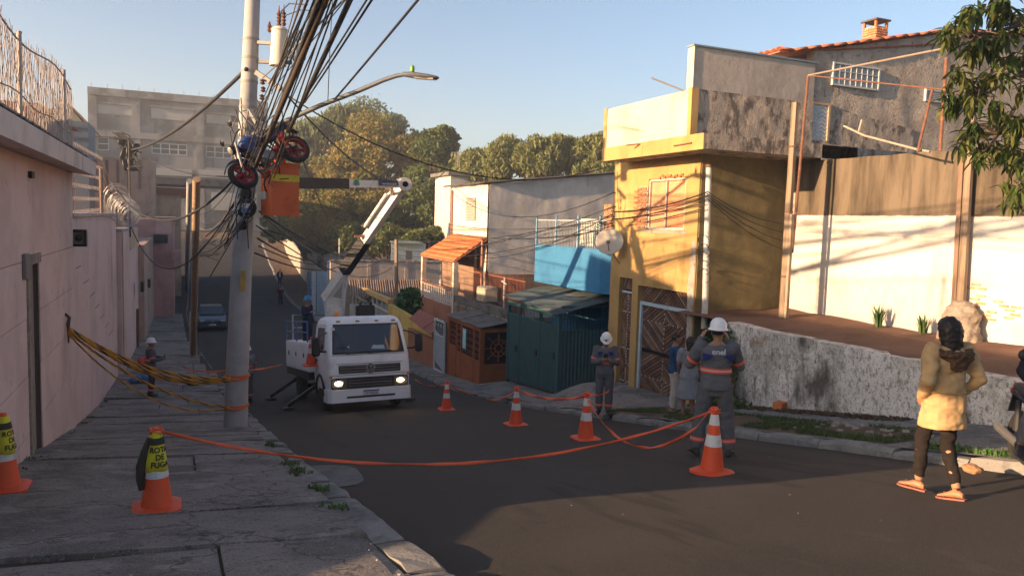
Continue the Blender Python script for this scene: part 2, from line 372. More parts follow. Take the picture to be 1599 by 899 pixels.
def earth_strip(u0, u1, y0, y1):
    b = MB(); b.grid(10, 30, lambda u, v: (lambda y, x: (x, y, zsR(x,y)+.012+.03*max(0, noise.noise(Vector((x*2,y*2,5))))-.05*max(0, abs(u-.5)*2-.8)*5*.2))(y0+v*(y1-y0), u0+(u1-u0)*u+ .12*noise.noise(Vector((u*2, (y0+v*(y1-y0))*1.2, 2)))))
    return b
tag(earth_strip(8.5, 9.55, 7.0, 14.2).build('earth_verge', DIRT, smooth='all'), kind='structure')
def _verge(rr):
    y = rr.uniform(7.0, 14.2); x = rr.uniform(8.45, 9.6)
    if noise.noise(Vector((x*1.6, y*.9, 7))) < -.08: return None
    return (x, y, zsR(x,y)+.02)
tuft_field('verge_grass', 3800, _verge, .055, GRASS, 'short green grass on the bare earth beside the right kerb', blades=4, w=.006)
def _kg(rr):
    y = rr.uniform(4.2, 6.6); x = ER(y)+.24+abs(rr.gauss(0,.09)); return (x, y, zsR(x,y)+.01)
tuft_field('kerb_weeds', 260, _kg, .07, WEED, 'low green weeds along the sunlit kerb behind the walking woman', blades=6, w=.012, seed=6)
def _kl(rr):
    yy = rr.choice([8.3, 9.6, 9.9, 10.6, 7.1, 13.2]); x = 1.36+rr.gauss(0,.05); y_ = yy+rr.gauss(0,.07); return (x, y_, zsL(x,y_))
tuft_field('crack_weeds', 70, _kl, .06, WEED, 'small green weeds in the cracks of the left kerb', blades=5, w=.014, seed=9)
def _wl(rr):
    yy = rr.uniform(8, 26); return (-2.05+abs(rr.gauss(0,.05)), yy, zsL(-2.05,yy)) if noise.noise(Vector((yy*1.3,0,0))) > .15 else None
tuft_field('wall_foot_weeds', 160, _wl, .05, GRASS, 'dry weeds along the foot of the pink wall', blades=5, w=.008, seed=12)
# ================================================================ right side, near: retaining wall, yard, white wall
PEEL = mat('peeling whitewash', (.78,.72,.66), .95, [((.46,.42,.37), 2.2, .44, .62, .8, (1,1,.6)), ((.26,.22,.185), 13, .50, .64, .7, (1,1,.6), 8), ((.12,.10,.08), 28, .54, .66, .75, (1,1,.8), 6), ((.07,.058,.046), .9, .56, .68, .9, (1,1,.55), 9), ((.10,.08,.065), 3.5, .58, .70, .8, (1,1,.4), 9), ((.33,.2,.12), .8, .62, .69, .8), ((.11,.09,.072), 2.6, .55, .66, .75, (1,1,.07), 6)], [(26, .9, .025), (9, .8, .05)])
YARD = mat('yard earth', (.17,.09,.06), .97, [((.10,.055,.038), 1.2, .42, .66, .8), ((.26,.16,.115), 3.2, .56, .74, .6), ((.33,.25,.2), 40, .64, .72, .6)], [(30, .6, .02), (5, .5, .05)])
zp = PX(1350, 337, 13.6).z
WHITE = mat('white painted wall', (.58,.545,.50), .92, [((.46,.415,.37), 1.0, .48, .72, .8), ((.45,.38,.32), 5, .6, .72, .55), ((.3,.24,.2), 22, .64, .72, .6), ((.5,.42,.36), 1.8, .6, .75, .5, (1,1,.12))], [(35, .4, .012), (5, .5, .05)], grad=(zp, (.125,.097,.068), .06))
BRICK = mat('old brick', (.42,.17,.075), .92, [((.25,.09,.045), 7, .45, .65, .8), ((.55,.33,.2), 16, .58, .72, .5)], [(60, .5, .01)])
MORT = mat('mortar', (.32,.29,.25), .95, [((.18,.16,.14), 8, .45, .68, .7)], [(50, .5, .01)])
WOODP = wood('weathered post', (.26,.19,.13))
RUST = mat('rusty steel', (.15,.07,.045), .85, [((.28,.12,.06), 9, .5, .7, .7), ((.08,.045,.035), 20, .5, .7, .6)], [(60,.3,.005)])
RUBB = mat('rubble concrete', (.30,.25,.2), .95, [((.17,.14,.115), 5, .45, .66, .8), ((.5,.3,.18), 8, .6, .7, .6)], [(25,.7,.03)])
def rough_wall(root, name, m, P, nx, nz, off, amp=.03, fr=2.0, seed=0):
    """grid surface P(u,v) pushed to and fro, closed by a back at off"""
    b = MB(); off = Vector(off); n = off.normalized()
    def f(u, v):
        p = Vector(P(u, v)); e = noise.noise(p*fr+Vector((seed,0,0)))*amp + noise.noise(p*fr*3.1)*amp*.4
        return p - n*e
    b.grid(nx, nz, f); fr_ = list(b.v); N = len(fr_)
    ring = [k for k in range(nx+1)] + [(j+1)*(nx+1)-1 for j in range(1, nz+1)] + [nz*(nx+1)+k for k in range(nx-1, -1, -1)] + [j*(nx+1) for j in range(nz-1, 0, -1)]
    b.v += [tuple(Vector(fr_[k])+off) for k in ring]
    for k in range(len(ring)): k2 = (k+1) % len(ring); b.f.append((ring[k], N+k, N+k2, ring[k2])); b.fm.append(0)
    b.f.append(tuple(N+k for k in range(len(ring)))); b.fm.append(0)
    return b.build(name, m, root, smooth=True, world=True)
rt = thing('retaining_wall', 'low retaining wall of peeling stained whitewash below the bare earth yard', 'wall', (10.7, 8, zr(8)))
def ztop(y): return -1.97 + .05*noise.noise(Vector((y*.9,0,0))) - (.7*max(0, (y-12.9))/1.1)
rough_wall(rt, 'wall_face', PEEL, lambda u, v: (lambda y: (10.62+.12*(1-v), y, (zr(y)-.1)*(1-v)+ztop(y)*v))(2.0+u*12.0), 150, 18, (.3,0,0), .05, 1.6)
q = MB(); q.grid(16, 60, lambda u, v: (lambda y: (10.72+u*3.4, y, ztop(min(y,12.9))-.02+.1*u+.05*noise.noise(Vector((u*4,y*1.2,3)))))(-4+v*18.9))
tag(q.build('yard', YARD, smooth='all'), kind='structure')
WX = 13.6
ww = thing('boundary_wall', 'sunlit white wall with bare plaster along its top at the back of the yard', 'wall', (WX, 9, -1.95))
yA = PX(1243, 400, WX).y; yB = PX(1504, 400, WX).y
def wtop(y): return float(np.interp(y, [-2, PX(1599,233,WX).y, PX(1450,237,WX).y, PX(1247,253,WX).y], [PX(1599,233,WX).z+.1, PX(1599,233,WX).z, PX(1450,237,WX).z, PX(1247,253,WX).z])) + .02*noise.noise(Vector((y*2,0,0)))
rough_wall(ww, 'wall_panel', WHITE, lambda u, v: (lambda y: (WX, y, -2.1*(1-v)+wtop(y)*v))(yB+.05+u*(yA+.1-yB)), 40, 26, (.18,0,0), .012, 1.5)
rough_wall(ww, 'wall_panel', WHITE, lambda u, v: (lambda y: (WX+.012, y, -2.1*(1-v)+wtop(y)*v))(1.0+u*(yB+.05-1.0)), 60, 26, (.18,0,0), .014, 1.5, 4)
# ledge line in the plaster of the left panel, and bared bricks in the right one
zl0, zl1 = PX(1245, 361, WX).z, PX(1490, 370, WX).z
b = MB(); b.poly([(WX-.012, yB+.2, zl1), (WX-.012, yA, zl0), (WX-.012, yA, zl0-.018), (WX-.012, yB+.2, zl1-.018)], (.02,0,0)); b.build('plaster_ledge', WHITE, ww, world=True)
FBR = mat('faded ochre brick', (.46,.27,.14), .92, [((.56,.42,.28), 9, .45, .62, .8), ((.34,.17,.08), 20, .5, .7, .6)], [(60,.5,.01)])
bme = box_mesh('brick', .05, .19, .045, FBR, .008); rr = random.Random(2)
for (px0, px1, py0, py1, n) in ((1512, 1532, 440, 452, 3), (1512, 1548, 455, 500, 14), (1578, 1599, 465, 500, 5), (1556, 1576, 470, 480, 2)):
    for k in range(n):
        p = PX(rr.uniform(px0, px1), rr.uniform(py0, py1), WX); p.z = round(p.z/.068)*.068; p.y = round(p.y/.22)*.22 + (.11 if round(p.z/.068) % 2 else 0)
        piece(bme, 'brick', ww, (WX+.016+rr.uniform(0,.008), p.y, p.z))
def post(name, label, base, top, r, m, cat='post', n=8, parts=None):
    t = thing(name, label, cat, base); b = MB(); a = Vector(base); c = Vector(top)
    pts = [a.lerp(c, k/6)+Vector((noise.noise(Vector((k,r*50,0)))*.012, 0, 0)) for k in range(7)]
    b.tube(pts, [r*(1.08-.12*k/6) for k in range(7)], n); b.build('shaft', m, t, smooth=True, world=True); return t
a = PY(1222, 492, 13.2); c = Vector((a.x, a.y, PY(1238, 160, 13.2).z)); a.z -= .08
t = post('wooden_post', 'tall weathered wooden post beside the dark side wall of the yellow house', a, c, .085, WOODP, n=6)
b = MB(); b.bar(a+Vector((-.02,-.13,0)), Vector((a.x-.02, a.y-.13, PX(1238,335,12.7).z)), .07); b.build('plank', wood('pale plank', (.36,.28,.2)), t, world=True)  # plank in a paler wood than the post
b = MB()
for f_ in (.2,.5,.8): p = a.lerp(c, f_); b.tube([p+Vector((0,0,-.015)), p+Vector((0,0,.015))], .095, 8)
b.build('binding', RUST, t, world=True)
a = PX(1499, 500, WX-.14); c = PX(1518, 178, WX-.14)
t = post('wooden_post', 'leaning double post standing in a lump of broken concrete by the white wall', a, c, .075, WOODP, n=6)
b = MB(); b.bar(a+Vector((.05,.16,0)), c+Vector((.05,.16,-.5)), .09); b.build('plank', wood('brown plank', (.2,.13,.09)), t, world=True)
b = MB(); pb = PX(1497, 528, WX-.3)
b.loft([[pb+Vector((cos(2*pi*j/14)*r_*(1+.25*noise.noise(Vector((j*.9,z_*3,1))))+.05*z_, sin(2*pi*j/14)*r_*1.15*(1+.25*noise.noise(Vector((j*.8,z_*4,5)))), z_)) for j in range(14)] for z_, r_ in ((-.1,.34),(.1,.33),(.28,.27),(.42,.29),(.56,.22),(.68,.13))])
me = remesh(b, .025, 0, (.035, 7, 3)); me.materials.append(RUBB); link(me, 'rubble_footing', t, True)
t = None
# grass tufts at the foot of the white wall
def blade_plant(name, label, p, n, h, m, seed, w=.014, spread=.5, group=None):
    rr = random.Random(seed); t = thing(name, label, 'plant', p, group=group); b = MB()
    for k in range(n):
        a = rr.uniform(0, 2*pi); hh = h*rr.uniform(.55,1.1); ln = hh*rr.uniform(.1,spread); d = Vector((cos(a), sin(a), 0)); s = Vector((-sin(a), cos(a), 0))*w; o = d*rr.uniform(0,.08)
        r = [o+d*ln*(f*f)+Vector((0,0,hh*f-ln*.35*f**3)) for f in (0,.35,.7,1)]
        b.add([r[0]-s, r[0]+s, r[1]+s, r[1]-s, r[2]+s*.7, r[2]-s*.7, r[3]], [(0,1,2,3),(3,2,4,5),(5,4,6)])
    tag(b.build('blades', m, t, fix=False), kind='stuff'); return t
blade_plant('grass_clump', 'tall green grass clump below the middle of the sunlit white wall', PX(1371, 512, WX-.35), 60, .55, WEED, 1)
blade_plant('grass_clump', 'smaller grass clump beside the broken concrete post footing', PX(1441, 520, WX-.35), 40, .42, WEED, 2)
# steel frame of an unfinished pergola above the wall
t = thing('pergola_frame', 'rusty pipe frame of an unfinished pergola above the plastered wall', 'frame', PX(1240, 270, 12.75))
def pipe(b, P, r=.03): b.tube(P, r, 8)
b = MB(); pipe(b, [PY(1237,395,13.05), PY(1262,118,13.05)], .03); b.build('upright', RUST, t, True, True)
b = MB(); pipe(b, [PY(1262,118,13.05), PX(1475,76,12.75)], .022); b.build('top_rail', simple('galvanised pipe', (.24,.19,.15)), t, True, True)
b = MB(); pipe(b, [PY(1262,118,13.05), PX(1480,141,12.75)], .015); b.build('cross_rail', RUST, t, True, True)
b = MB(); pipe(b, [PX(1468,236,12.75), PX(1478,90,12.75)], .03); b.build('upright', RUST, t, True, True)
b = MB(); pipe(b, [PX(1433,237,12.75), PX(1456,140,12.75)], .026); b.build('brace', RUST, t, True, True)
b = MB(); pipe(b, [PX(1318,197,12.85), PX(1350,212,12.85), PX(1430,233,12.85), PX(1452,237,12.85)], .022); pipe(b, [PX(1341,205,12.85), PX(1346,187,12.85)], .022); b.build('drain_pipe', simple('old plastic pipe', (.34,.28,.22)), t, True, True)
# ================================================================ yellow house
YEL = plaster('yellow paint', (.43,.265,.10), .35, .45)
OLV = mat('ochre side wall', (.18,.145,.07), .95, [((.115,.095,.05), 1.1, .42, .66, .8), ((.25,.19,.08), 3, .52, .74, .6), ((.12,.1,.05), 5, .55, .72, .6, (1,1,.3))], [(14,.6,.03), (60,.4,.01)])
CREAM = plaster('cream balcony wall', (.55,.47,.36), .3, .3)
SOOT = mat('sooty render', (.34,.29,.24), .96, [((.07,.06,.055), 4, .46, .62, .85, (1,1,.6)), ((.46,.4,.34), 9, .54, .66, .7, (1,1,.5)), ((.04,.038,.036), 1.5, .54, .7, .8, (1,1,.25)), ((.5,.44,.36), 30, .62, .7, .5)], [(22,.9,.03), (6,.7,.05)])
GREY = plaster('grey cement render', (.42,.37,.32), .4, .45)
GREY2 = mat('patchy cement render', (.42,.36,.30), .95, [((.27,.225,.19), 1.3, .44, .66, .85), ((.52,.45,.38), 3, .52, .72, .7), ((.1,.08,.07), 9, .55, .68, .65), ((.08,.07,.06), 1.2, .6, .78, .6, (1,1,.2))], [(18,.9,.04), (50,.4,.01)])
BLUM = simple('blue-grey sheet metal', (.17,.25,.31), .45)
yh = thing('yellow_house', 'yellow house with cream balcony parapet and slatted timber gates', 'house', (11, 16.5, -4.3))
y0, y1 = 14.6, 18.42
def facade_X(root, name, m, X, ya, yb, za, zb, holes, th, world=True):
    """wall in the plane x=X (facing -X) from ya..yb, za..zb with rectangular holes (y0,y1,z0,z1)"""
    ysl = sorted({ya, yb, *[h[0] for h in holes], *[h[1] for h in holes]}); zsl = sorted({za, zb, *[h[2] for h in holes], *[h[3] for h in holes]})
    b = MB()
    def solid(i, j):
        if i < 0 or j < 0 or i >= len(ysl)-1 or j >= len(zsl)-1: return False
        cy_, cz_ = (ysl[i]+ysl[i+1])/2, (zsl[j]+zsl[j+1])/2
        return not any(h[0] < cy_ < h[1] and h[2] < cz_ < h[3] for h in holes)
    for i in range(len(ysl)-1):
        for j in range(len(zsl)-1):
            if not solid(i,j): continue
            a, c, d, e = ysl[i], ysl[i+1], zsl[j], zsl[j+1]
            b.add([(X,a,d),(X,c,d),(X,c,e),(X,a,e)], [(0,3,2,1)]); b.add([(X+th,a,d),(X+th,c,d),(X+th,c,e),(X+th,a,e)], [(0,1,2,3)])
            if not solid(i-1,j): b.add([(X,a,d),(X,a,e),(X+th,a,e),(X+th,a,d)], [(0,1,2,3)][::-1])
            if not solid(i+1,j): b.add([(X,c,d),(X,c,e),(X+th,c,e),(X+th,c,d)], [(0,3,2,1)])
            if not solid(i,j-1): b.add([(X,a,d),(X,c,d),(X+th,c,d),(X+th,a,d)], [(0,1,2,3)])
            if not solid(i,j+1): b.add([(X,a,e),(X,c,e),(X+th,c,e),(X+th,a,e)], [(0,3,2,1)])
    return b.build(name, m, root, world=world)
def RX(px0, py0, px1, py1, X):         # pixel rectangle on x=X -> (ylow, yhigh, zlow, zhigh)
    a = PX(px0, py0, X); c = PX(px1, py1, X); return (min(a.y,c.y), max(a.y,c.y), min(a.z,c.z), max(a.z,c.z))
win = RX(1014, 282, 1067, 358, 11); sid = RX(998, 292, 1013, 358, 11)
zg = PX(1040, 470, 11).z; zgl = PX(985, 438, 11).z
g1 = (PX(1048,550,11).y-.62, PX(992,550,11).y, -4.42, PX(1040,452,11).z)          # big gate opening
g2 = (PX(984,520,11).y, PX(964,520,11).y, -4.42, PX(972,433,11).z)
fwall = facade_X(yh, 'facade_wall', YEL, 11, y0, y1, -5.3, 1.72, [(win[0]-.02, win[1]+.02, win[2]-.02, win[3]+.03), g1, g2], .25)
b = MB(); b.box(11.0, 14.6, y0-.004, y0+.24, -4.9, 1.72); 
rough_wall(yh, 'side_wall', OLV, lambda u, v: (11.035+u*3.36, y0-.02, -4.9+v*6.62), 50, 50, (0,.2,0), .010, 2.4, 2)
b = MB(); b.box(11.25, 14.4, y1-.24, y1-.003, -5.3, 1.71); b.box(14.2, 14.4, y0+.2, y1-.25, -4.9, 1.7); b.build('rear_wall', GREY, yh, world=True)
sl_ = MB(); sl_.box(10.2, 14.6, 13.46, 17.68, 1.71, 1.93); slab = sl_.build('balcony_slab', SOOT, yh, world=True)
b = MB(); b.box(10.17, 10.2, 13.44, 17.72, 1.69, 2.03); b.box(10.2, 10.28, 17.68, 17.72, 1.69, 2.03); b.build('slab_front', YEL, yh, world=True)
b = MB(); b.box(10.2, 14.6, 13.44, 13.458, 1.70, 2.02); b.build('slab_edge', SOOT, yh, world=True)
b = MB(); b.box(10.2, 10.34, 14.06, 17.55, 1.93, 3.02); b.build('balcony_parapet', CREAM, yh, world=True)
for q_ in ((10.18, 10.36, 17.55, 17.70, 1.93, 3.04), (10.175, 10.36, 13.93, 14.06, 1.93, 3.05)): b = MB(); b.box(*q_); b.build('parapet_pier', YEL, yh, world=True)
zt_ = PX(1084, 72, 10.2).z
b = MB(); b.box(10.22, 13.66, 13.97, 14.16, 3.0, zt_); b.build('roof_screen_wall', GREY, yh, world=True)
b = MB(); b.box(10.2, 10.218, 13.95, 14.18, 3.05, zt_); b.build('screen_wall_end', CREAM, yh, world=True)
rough_wall(yh, 'sooty_wall', SOOT, lambda u, v: (10.37+u*3.3, 13.955, 2.0+v*1.03), 40, 14, (0,.16,0), .015, 3)
cap = MB(); cap.box(10.17, 13.68, 13.93, 14.2, zt_, zt_+.035); cap.build('metal_coping', BLUM, yh, world=True)
b = MB()
for k in range(60): x = 10.2+k*.058; b.tube([(x, 14.06+rr.uniform(-.04,.04), zt_+.03), (x+rr.uniform(-.02,.02), 14.06, zt_+.10)], .004, 4)
tag(b.build('bird_spikes', simple('spike wire', (.2,.2,.2)), yh, world=True), kind='stuff')
# window of the yellow house: pink shutters, bared bricks, cement patches
PINK = plaster('salmon shutter board', (.62,.30,.16), .2, .2)
FR = simple('pale window frame', (.5,.42,.36))
wn = MB(); wn.box(11.08, 11.11, win[0], win[1], win[2], win[3]); wo_ = wn.build('window', PINK, yh, world=True)
b = MB(); ym = win[0]+(win[1]-win[0])*.52
for (a, c, d, e) in ((win[0]-.02,win[0]+.03,win[2],win[3]),(win[1]-.03,win[1]+.02,win[2],win[3]),(ym-.02,ym+.015,win[2],win[3]),(win[0]+.03,win[1]-.03,win[3]-.03,win[3]+.02),(win[0]+.03,win[1]-.03,win[2]-.02,win[2]+.03)): b.box(11.02, 11.10, a, c, d, e)
fo = b.build('frame', FR, wo_); b = MB(); b.box(11.045, 11.075, win[0]+.06, ym-.06, win[2]+.06, win[3]-.34); b.build('shutter', simple('orange shutter', (.66,.26,.12)), wo_)
b = MB(); b.box(11.055, 11.078, ym-.07, ym-.055, win[2]+.06, win[3]-.3); b.build('shutter_edge', simple('dark shutter edge', (.16,.07,.04)), wo_)  # thin dark brown strip along the shutter
fb = box_mesh('brick', .05, .19, .055, BRICK, .008); hb = box_mesh('brick', .05, .09, .055, BRICK, .008)
b = MB(); b.box(10.99, 11.01, win[1]+.02, sid[1], win[2], sid[3]); b.build('mortar_bed', MORT, yh, world=True)
nr = int((sid[3]-win[2])/.07)
for k in range(nr):
    z = win[2]+.035+k*.07; x0_ = win[1]+.03+(0 if k % 2 else .05)
    for yy in np.arange(x0_, sid[1]+.02, .205): piece(fb if yy+.1 < sid[1]+.08 else hb, 'brick', yh, (10.985+rr.uniform(-.008,.01), yy+.1, z+rr.uniform(-.006,.006)))
for k in range(9): piece(hb, 'brick', yh, (10.985, win[0]+.1+k*.12+rr.uniform(-.03,.03), win[3]+.05+rr.uniform(-.01,.04)), Matrix.Rotation(rr.uniform(-.3,.3),3,'X'))
b = MB(); b.poly([(10.99, win[0]-.15, win[2]-.12), (10.99, win[0]-.1, win[2]-.02), (10.99, sid[1], win[2]-.02), (10.99, sid[1]+.03, win[2]-.06), (10.99, win[1]-.2, win[2]-.13)], (.02,0,0)); b.build('cement_patch', RUBB, yh, world=True)
b = MB(); b.bar(PX(992,228,10.17)+Vector((-.25,0,0)), PX(1000,225,10.17), .03); b.bar(PX(1068,225,10.17)+Vector((-.02,-.3,0)), PX(1068,226,10.17)+Vector((-.02,.35,0)), .025); b.build('bracket', RUST, yh, world=True)
b = MB(); p = PX(1068, 142, 10.2); b.tube([p, p+Vector((-.7,.25,.25))], .02, 6); b.build('projecting_pipe', simple('grey pipe', (.3,.3,.3)), yh, world=True)
# slatted gates
SLAT = [wood('brown timber slat', (.17,.085,.05), (1,.3,.3)), wood('dark timber slat', (.11,.06,.042), (1,.3,.3)), wood('grey-brown timber slat', (.22,.14,.10), (1,.3,.3))]
BOLT = simple('pale bolt head', (.6,.55,.5))
def clip_poly(poly, ya, yb, za, zb):
    def cut(P, f, inter):
        out = []
        for i in range(len(P)):
            a, c = P[i-1], P[i]; fa, fc = f(a), f(c)
            if fa >= 0 and fc >= 0: out.append(c)
            elif fa >= 0 > fc: out.append(inter(a, c, fa, fc))
            elif fa < 0 <= fc: out += [inter(a, c, fa, fc), c]
        return out
    it = lambda a, c, fa, fc: tuple(a[k]+(c[k]-a[k])*fa/(fa-fc) for k in (0,1))
    for f in (lambda p: p[0]-ya, lambda p: yb-p[0], lambda p: p[1]-za, lambda p: zb-p[1]):
        poly = cut(poly, f, it)
        if len(poly) < 3: return None
    return poly
def slat_field(root, ya, yb, za, zb, X, diamonds, wd=.085, step=.105, seed=0):
    """diagonal slats laid as nested lozenges, each slat a board of its own"""
    rr = random.Random(seed)
    for (cy_, cz_, hw, hh) in diamonds:
        sl2 = hh/hw
        for sy in (-1, 1):
            for sz in (-1, 1):
                k = step*.35
                while k < (hh+hw*sl2)*1.02:
                    z0 = k; z1 = k+wd*sqrt(1+sl2*sl2)*.8
                    P = [(0, z0), (0, z1), (z1/sl2, 0), (z0/sl2, 0)]
                    P = clip_poly(P, 0, hw, 0, hh)
                    if P:
                        P = [(cy_+sy*p[0], cz_+sz*p[1]) for p in P]; P = clip_poly(P, ya, yb, za, zb)
                        if P and abs(sum(P[i-1][0]*P[i][1]-P[i][0]*P[i-1][1] for i in range(len(P)))) > .004:
                            d = rr.uniform(-.006,.006); b = MB(); b.poly([(X+d, p[0], p[1]) for p in P], (.022,0,0)); b.build('slat', rr.choice(SLAT), root, world=True)
                    k += step*sqrt(1+sl2*sl2)*.85
GFR = simple('pale blue steel frame', (.42,.5,.54), .5)
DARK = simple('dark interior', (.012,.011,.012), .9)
def slat_gate(name_label, op, lint, dia, seed, framed):
    t = thing('timber_gate', name_label, 'gate', (11.1, (op[0]+op[1])/2, op[2]))
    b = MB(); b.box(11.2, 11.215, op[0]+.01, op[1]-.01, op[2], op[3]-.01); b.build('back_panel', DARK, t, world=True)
    ya, yb, za, zb = op[0]+.02, op[1]-.02, op[2]+.1, lint
    slat_field(t, ya, yb, za, zb, 11.12, dia, seed=seed)
    dz = op[3]-.02-lint-.1
    slat_field(t, ya, yb, lint+.1, op[3]-.02, 11.12, [((ya+yb)/2, lint+.1-.02, (yb-ya)/2+.01, dz*2.4)], wd=.075, step=.1, seed=seed+50)
    b = MB()
    if framed:
        b.box(11.06,11.12, ya, ya+.09, za, lint+.09); b.box(11.06,11.12, yb-.09, yb, za, lint+.09); b.box(11.065,11.118, ya+.09, yb-.09, lint, lint+.09)
    else: b.box(11.08,11.118, ya, yb, lint+.01, lint+.06)
    b.build('frame', GFR, t, world=True)
    hd = MB(); hd.lathe([(.014,0),(.02,.006),(.012,.012)], 6, Matrix.Rotation(-pi/2,4,'Y')); hm = hd.mesh('bolt'); hm.materials.append(BOLT)
    for (cy_, cz_, hw, hh) in dia:
        for k in range(1,6):
            for sg in (-1,1):
                if abs(cz_+sg*hh*k/6-(za+zb)/2) < (zb-za)/2: piece(hm, 'bolt', t, (11.11, cy_, cz_+sg*hh*k/6))
                if abs(cy_+sg*hw*k/6-(ya+yb)/2) < (yb-ya)/2: piece(hm, 'bolt', t, (11.11, cy_+sg*hw*k/6, cz_))
    return t
H1 = g1[3]-.42+4.4; yc1 = (g1[0]+g1[1])/2; hw1 = (g1[1]-g1[0])/2
slat_gate('wide timber gate of diamond slats in a pale blue frame', g1, g1[3]-.5, [(yc1, -4.32+2.45*.78, hw1, .74), (yc1, -4.32+.45, hw1, .62), (yc1, g1[3]-.5+.05, hw1, .30)][:2], 1, True)
yc2 = (g2[0]+g2[1])/2; hw2 = (g2[1]-g2[0])/2
slat_gate('narrow timber gate of diamond slats left of the wide one', g2, g2[3]-.42, [(yc2, -4.3+2.0, hw2*1.02, .52), (yc2, -4.3+1.0, hw2*1.02, .48), (yc2, -4.3+.1, hw2*1.02, .42)], 7, False)
b = MB(); b.box(10.96, 11.3, g1[0], g1[1], -5.2, -4.325); b.box(10.97, 11.3, g2[0], g2[1], -5.2, -4.33); b.build('threshold', CONC, yh, world=True)
# conduit pole at the house corner
t = post('steel_pole', 'white steel service pole at the corner of the yellow house', PY(1096, 640, 14.36), PY(1107, 262, 14.36), .07, simple('galvanised white', (.5,.5,.47), .5), n=12)
b = MB(); pb = PY(1107, 262, 14.36); b.tube([pb, pb+Vector((0,0,.07))], .078, 12); b.build('cap', simple('dark cap', (.12,.07,.05)), t, world=True)
b = MB(); p = PY(1100,430,14.3)
for k in range(5): b.tube([p+Vector((0,.05*cos(a*.5)+.02*k, .55*k*.35)) + Vector((-.05*sin(a*.5), .16*cos(a*.5), .16*sin(a*.5))) for a in range(0,14)], .008, 5)
b.build('cable_coil', simple('black cable', (.02,.02,.02)), t, world=True)
b = MB(); b.poly([(10.99, 14.62, -3.9), (10.99, 14.62, -.3), (10.99, 14.78, -.3), (10.99, 14.86, -1.4), (10.99, 14.8, -2.4), (10.99,14.9,-3.4)], (.02,0,0)); b.build('bared_plaster', GREY2, yh, world=True)
# satellite dish
dp = PX(952, 378, 10.6); t = thing('satellite_dish', 'white satellite dish on a bracket at the corner of the yellow house', 'dish', PX(968,412,11))
M = Matrix.Translation(dp) @ Vector((-.55,-.75,.25)).to_track_quat('Z','Y').to_matrix().to_4x4()
b = MB(); b.lathe([(0.001,0),(.12,.007),(.24,.03),(.36,.062),(.372,.07),(.36,.077),(.24,.045),(.12,.02),(.001,.015)], 28, M, 1, .96); b.build('reflector', simple('dish grey', (.42,.4,.36), .6), t, True, True)
b = MB(); b.tube([dp+Vector((0,0,-.28)), dp+Vector((-.28,-.38,-.02))], .012, 6); b.tube([dp, dp+Vector((-.22,-.3,.05))], .006, 5); hp = dp+Vector((-.26,-.36,0)); b.bev(hp.x-.04,hp.x+.04,hp.y-.04,hp.y+.04,hp.z-.03,hp.z+.05,.01); b.build('feed_horn', simple('dish dark', (.16,.14,.13)), t, True, True)
b = MB(); b.tube([dp+Vector((.03,.04,0)), dp+Vector((.1,.1,-.25)), PX(968,412,11)], .022, 8); b.build('bracket', simple('bracket grey', (.35,.33,.3)), t, True, True)
# ================================================================ grey plastered house behind, with chimney
GY = 14.02
gh = thing('plaster_house', 'unpainted cement-rendered house with small barred window behind the yellow house', 'house', (16, GY, -2))
xe = PY(1500, 150, GY).x+4
roofz = lambda x: float(np.interp(x, [PY(1236,84,GY).x, PY(1480,52,GY).x, xe+2], [PY(1236,84,GY).z, PY(1480,52,GY).z, PY(1480,52,GY).z+.6]))
rough_wall(gh, 'front_wall', GREY2, lambda u, v: (lambda x: (x, GY, (-2.0)*(1-v)+roofz(x)*v))(13.67+u*(xe-13.67)), 70, 40, (0,.25,0), .02, 2.2, 8)
b = MB(); b.box(13.62, xe, 13.93, 13.99, .4, 1.69); b.build('under_slab_wall', GREY2, gh, world=True)
b = MB(); b.box(13.5, xe, 13.44, 13.457, 1.66, 2.0); b.box(14.6, xe, 13.46, 14.15, 1.72, 1.95); b.build('floor_slab', SOOT, gh, world=True)
rough_wall(gh, 'sooty_band', SOOT, lambda u, v: (13.68+u*3.4, GY-.028, 2.0+v*(1.02-.35*u)), 40, 12, (0,.02,0), .012, 3, 9)
b = MB(); b.box(13.7, xe, GY+.27, GY+6, -2, 3.9); b.build('rear_block', GREY2, gh, world=True)
TILE = mat('clay roof tile', (.36,.13,.075), .88, [((.2,.075,.05), 3, .45, .68, .8), ((.46,.22,.14), 7, .55, .72, .6), ((.12,.07,.06), 14, .58, .7, .5)], [(40,.4,.01)])
def tile_mesh(ln, w, h, m):                         # half-round clay tile along +Y
    b = MB(); n = 6
    for r in (w/2, w/2-.018):
        pass
    rings = []
    for yy, sc in ((0,1.0),(ln,.86)):
        o = [(cos(pi*k/n)*w/2*sc, yy, sin(pi*k/n)*h*sc) for k in range(n+1)]; i_ = [(cos(pi*k/n)*(w/2-.016)*sc, yy, sin(pi*k/n)*(h-.016)*sc) for k in range(n, -1, -1)]
        rings.append(o+i_)
    b.loft(rings); me = b.mesh('tile'); me.materials.append(m); me.polygons.foreach_set('use_smooth', [True]*len(me.polygons)); return me
tm = tile_mesh(.46, .2, .075, TILE)
b = MB()
x0_, x1_ = PY(1215,84,GY).x, xe
b.poly([(x0_, GY-.05, roofz(x0_)-.02), (x1_, GY-.05, roofz(x1_)), (x1_, GY-.05, roofz(x1_)+.03), (x0_, GY-.05, roofz(x0_)+.01)], (0,1.6,0)); rf = b.build('roof', TILE, gh, world=True); WM[rf.name] = Matrix.Identity(4)
x = x0_
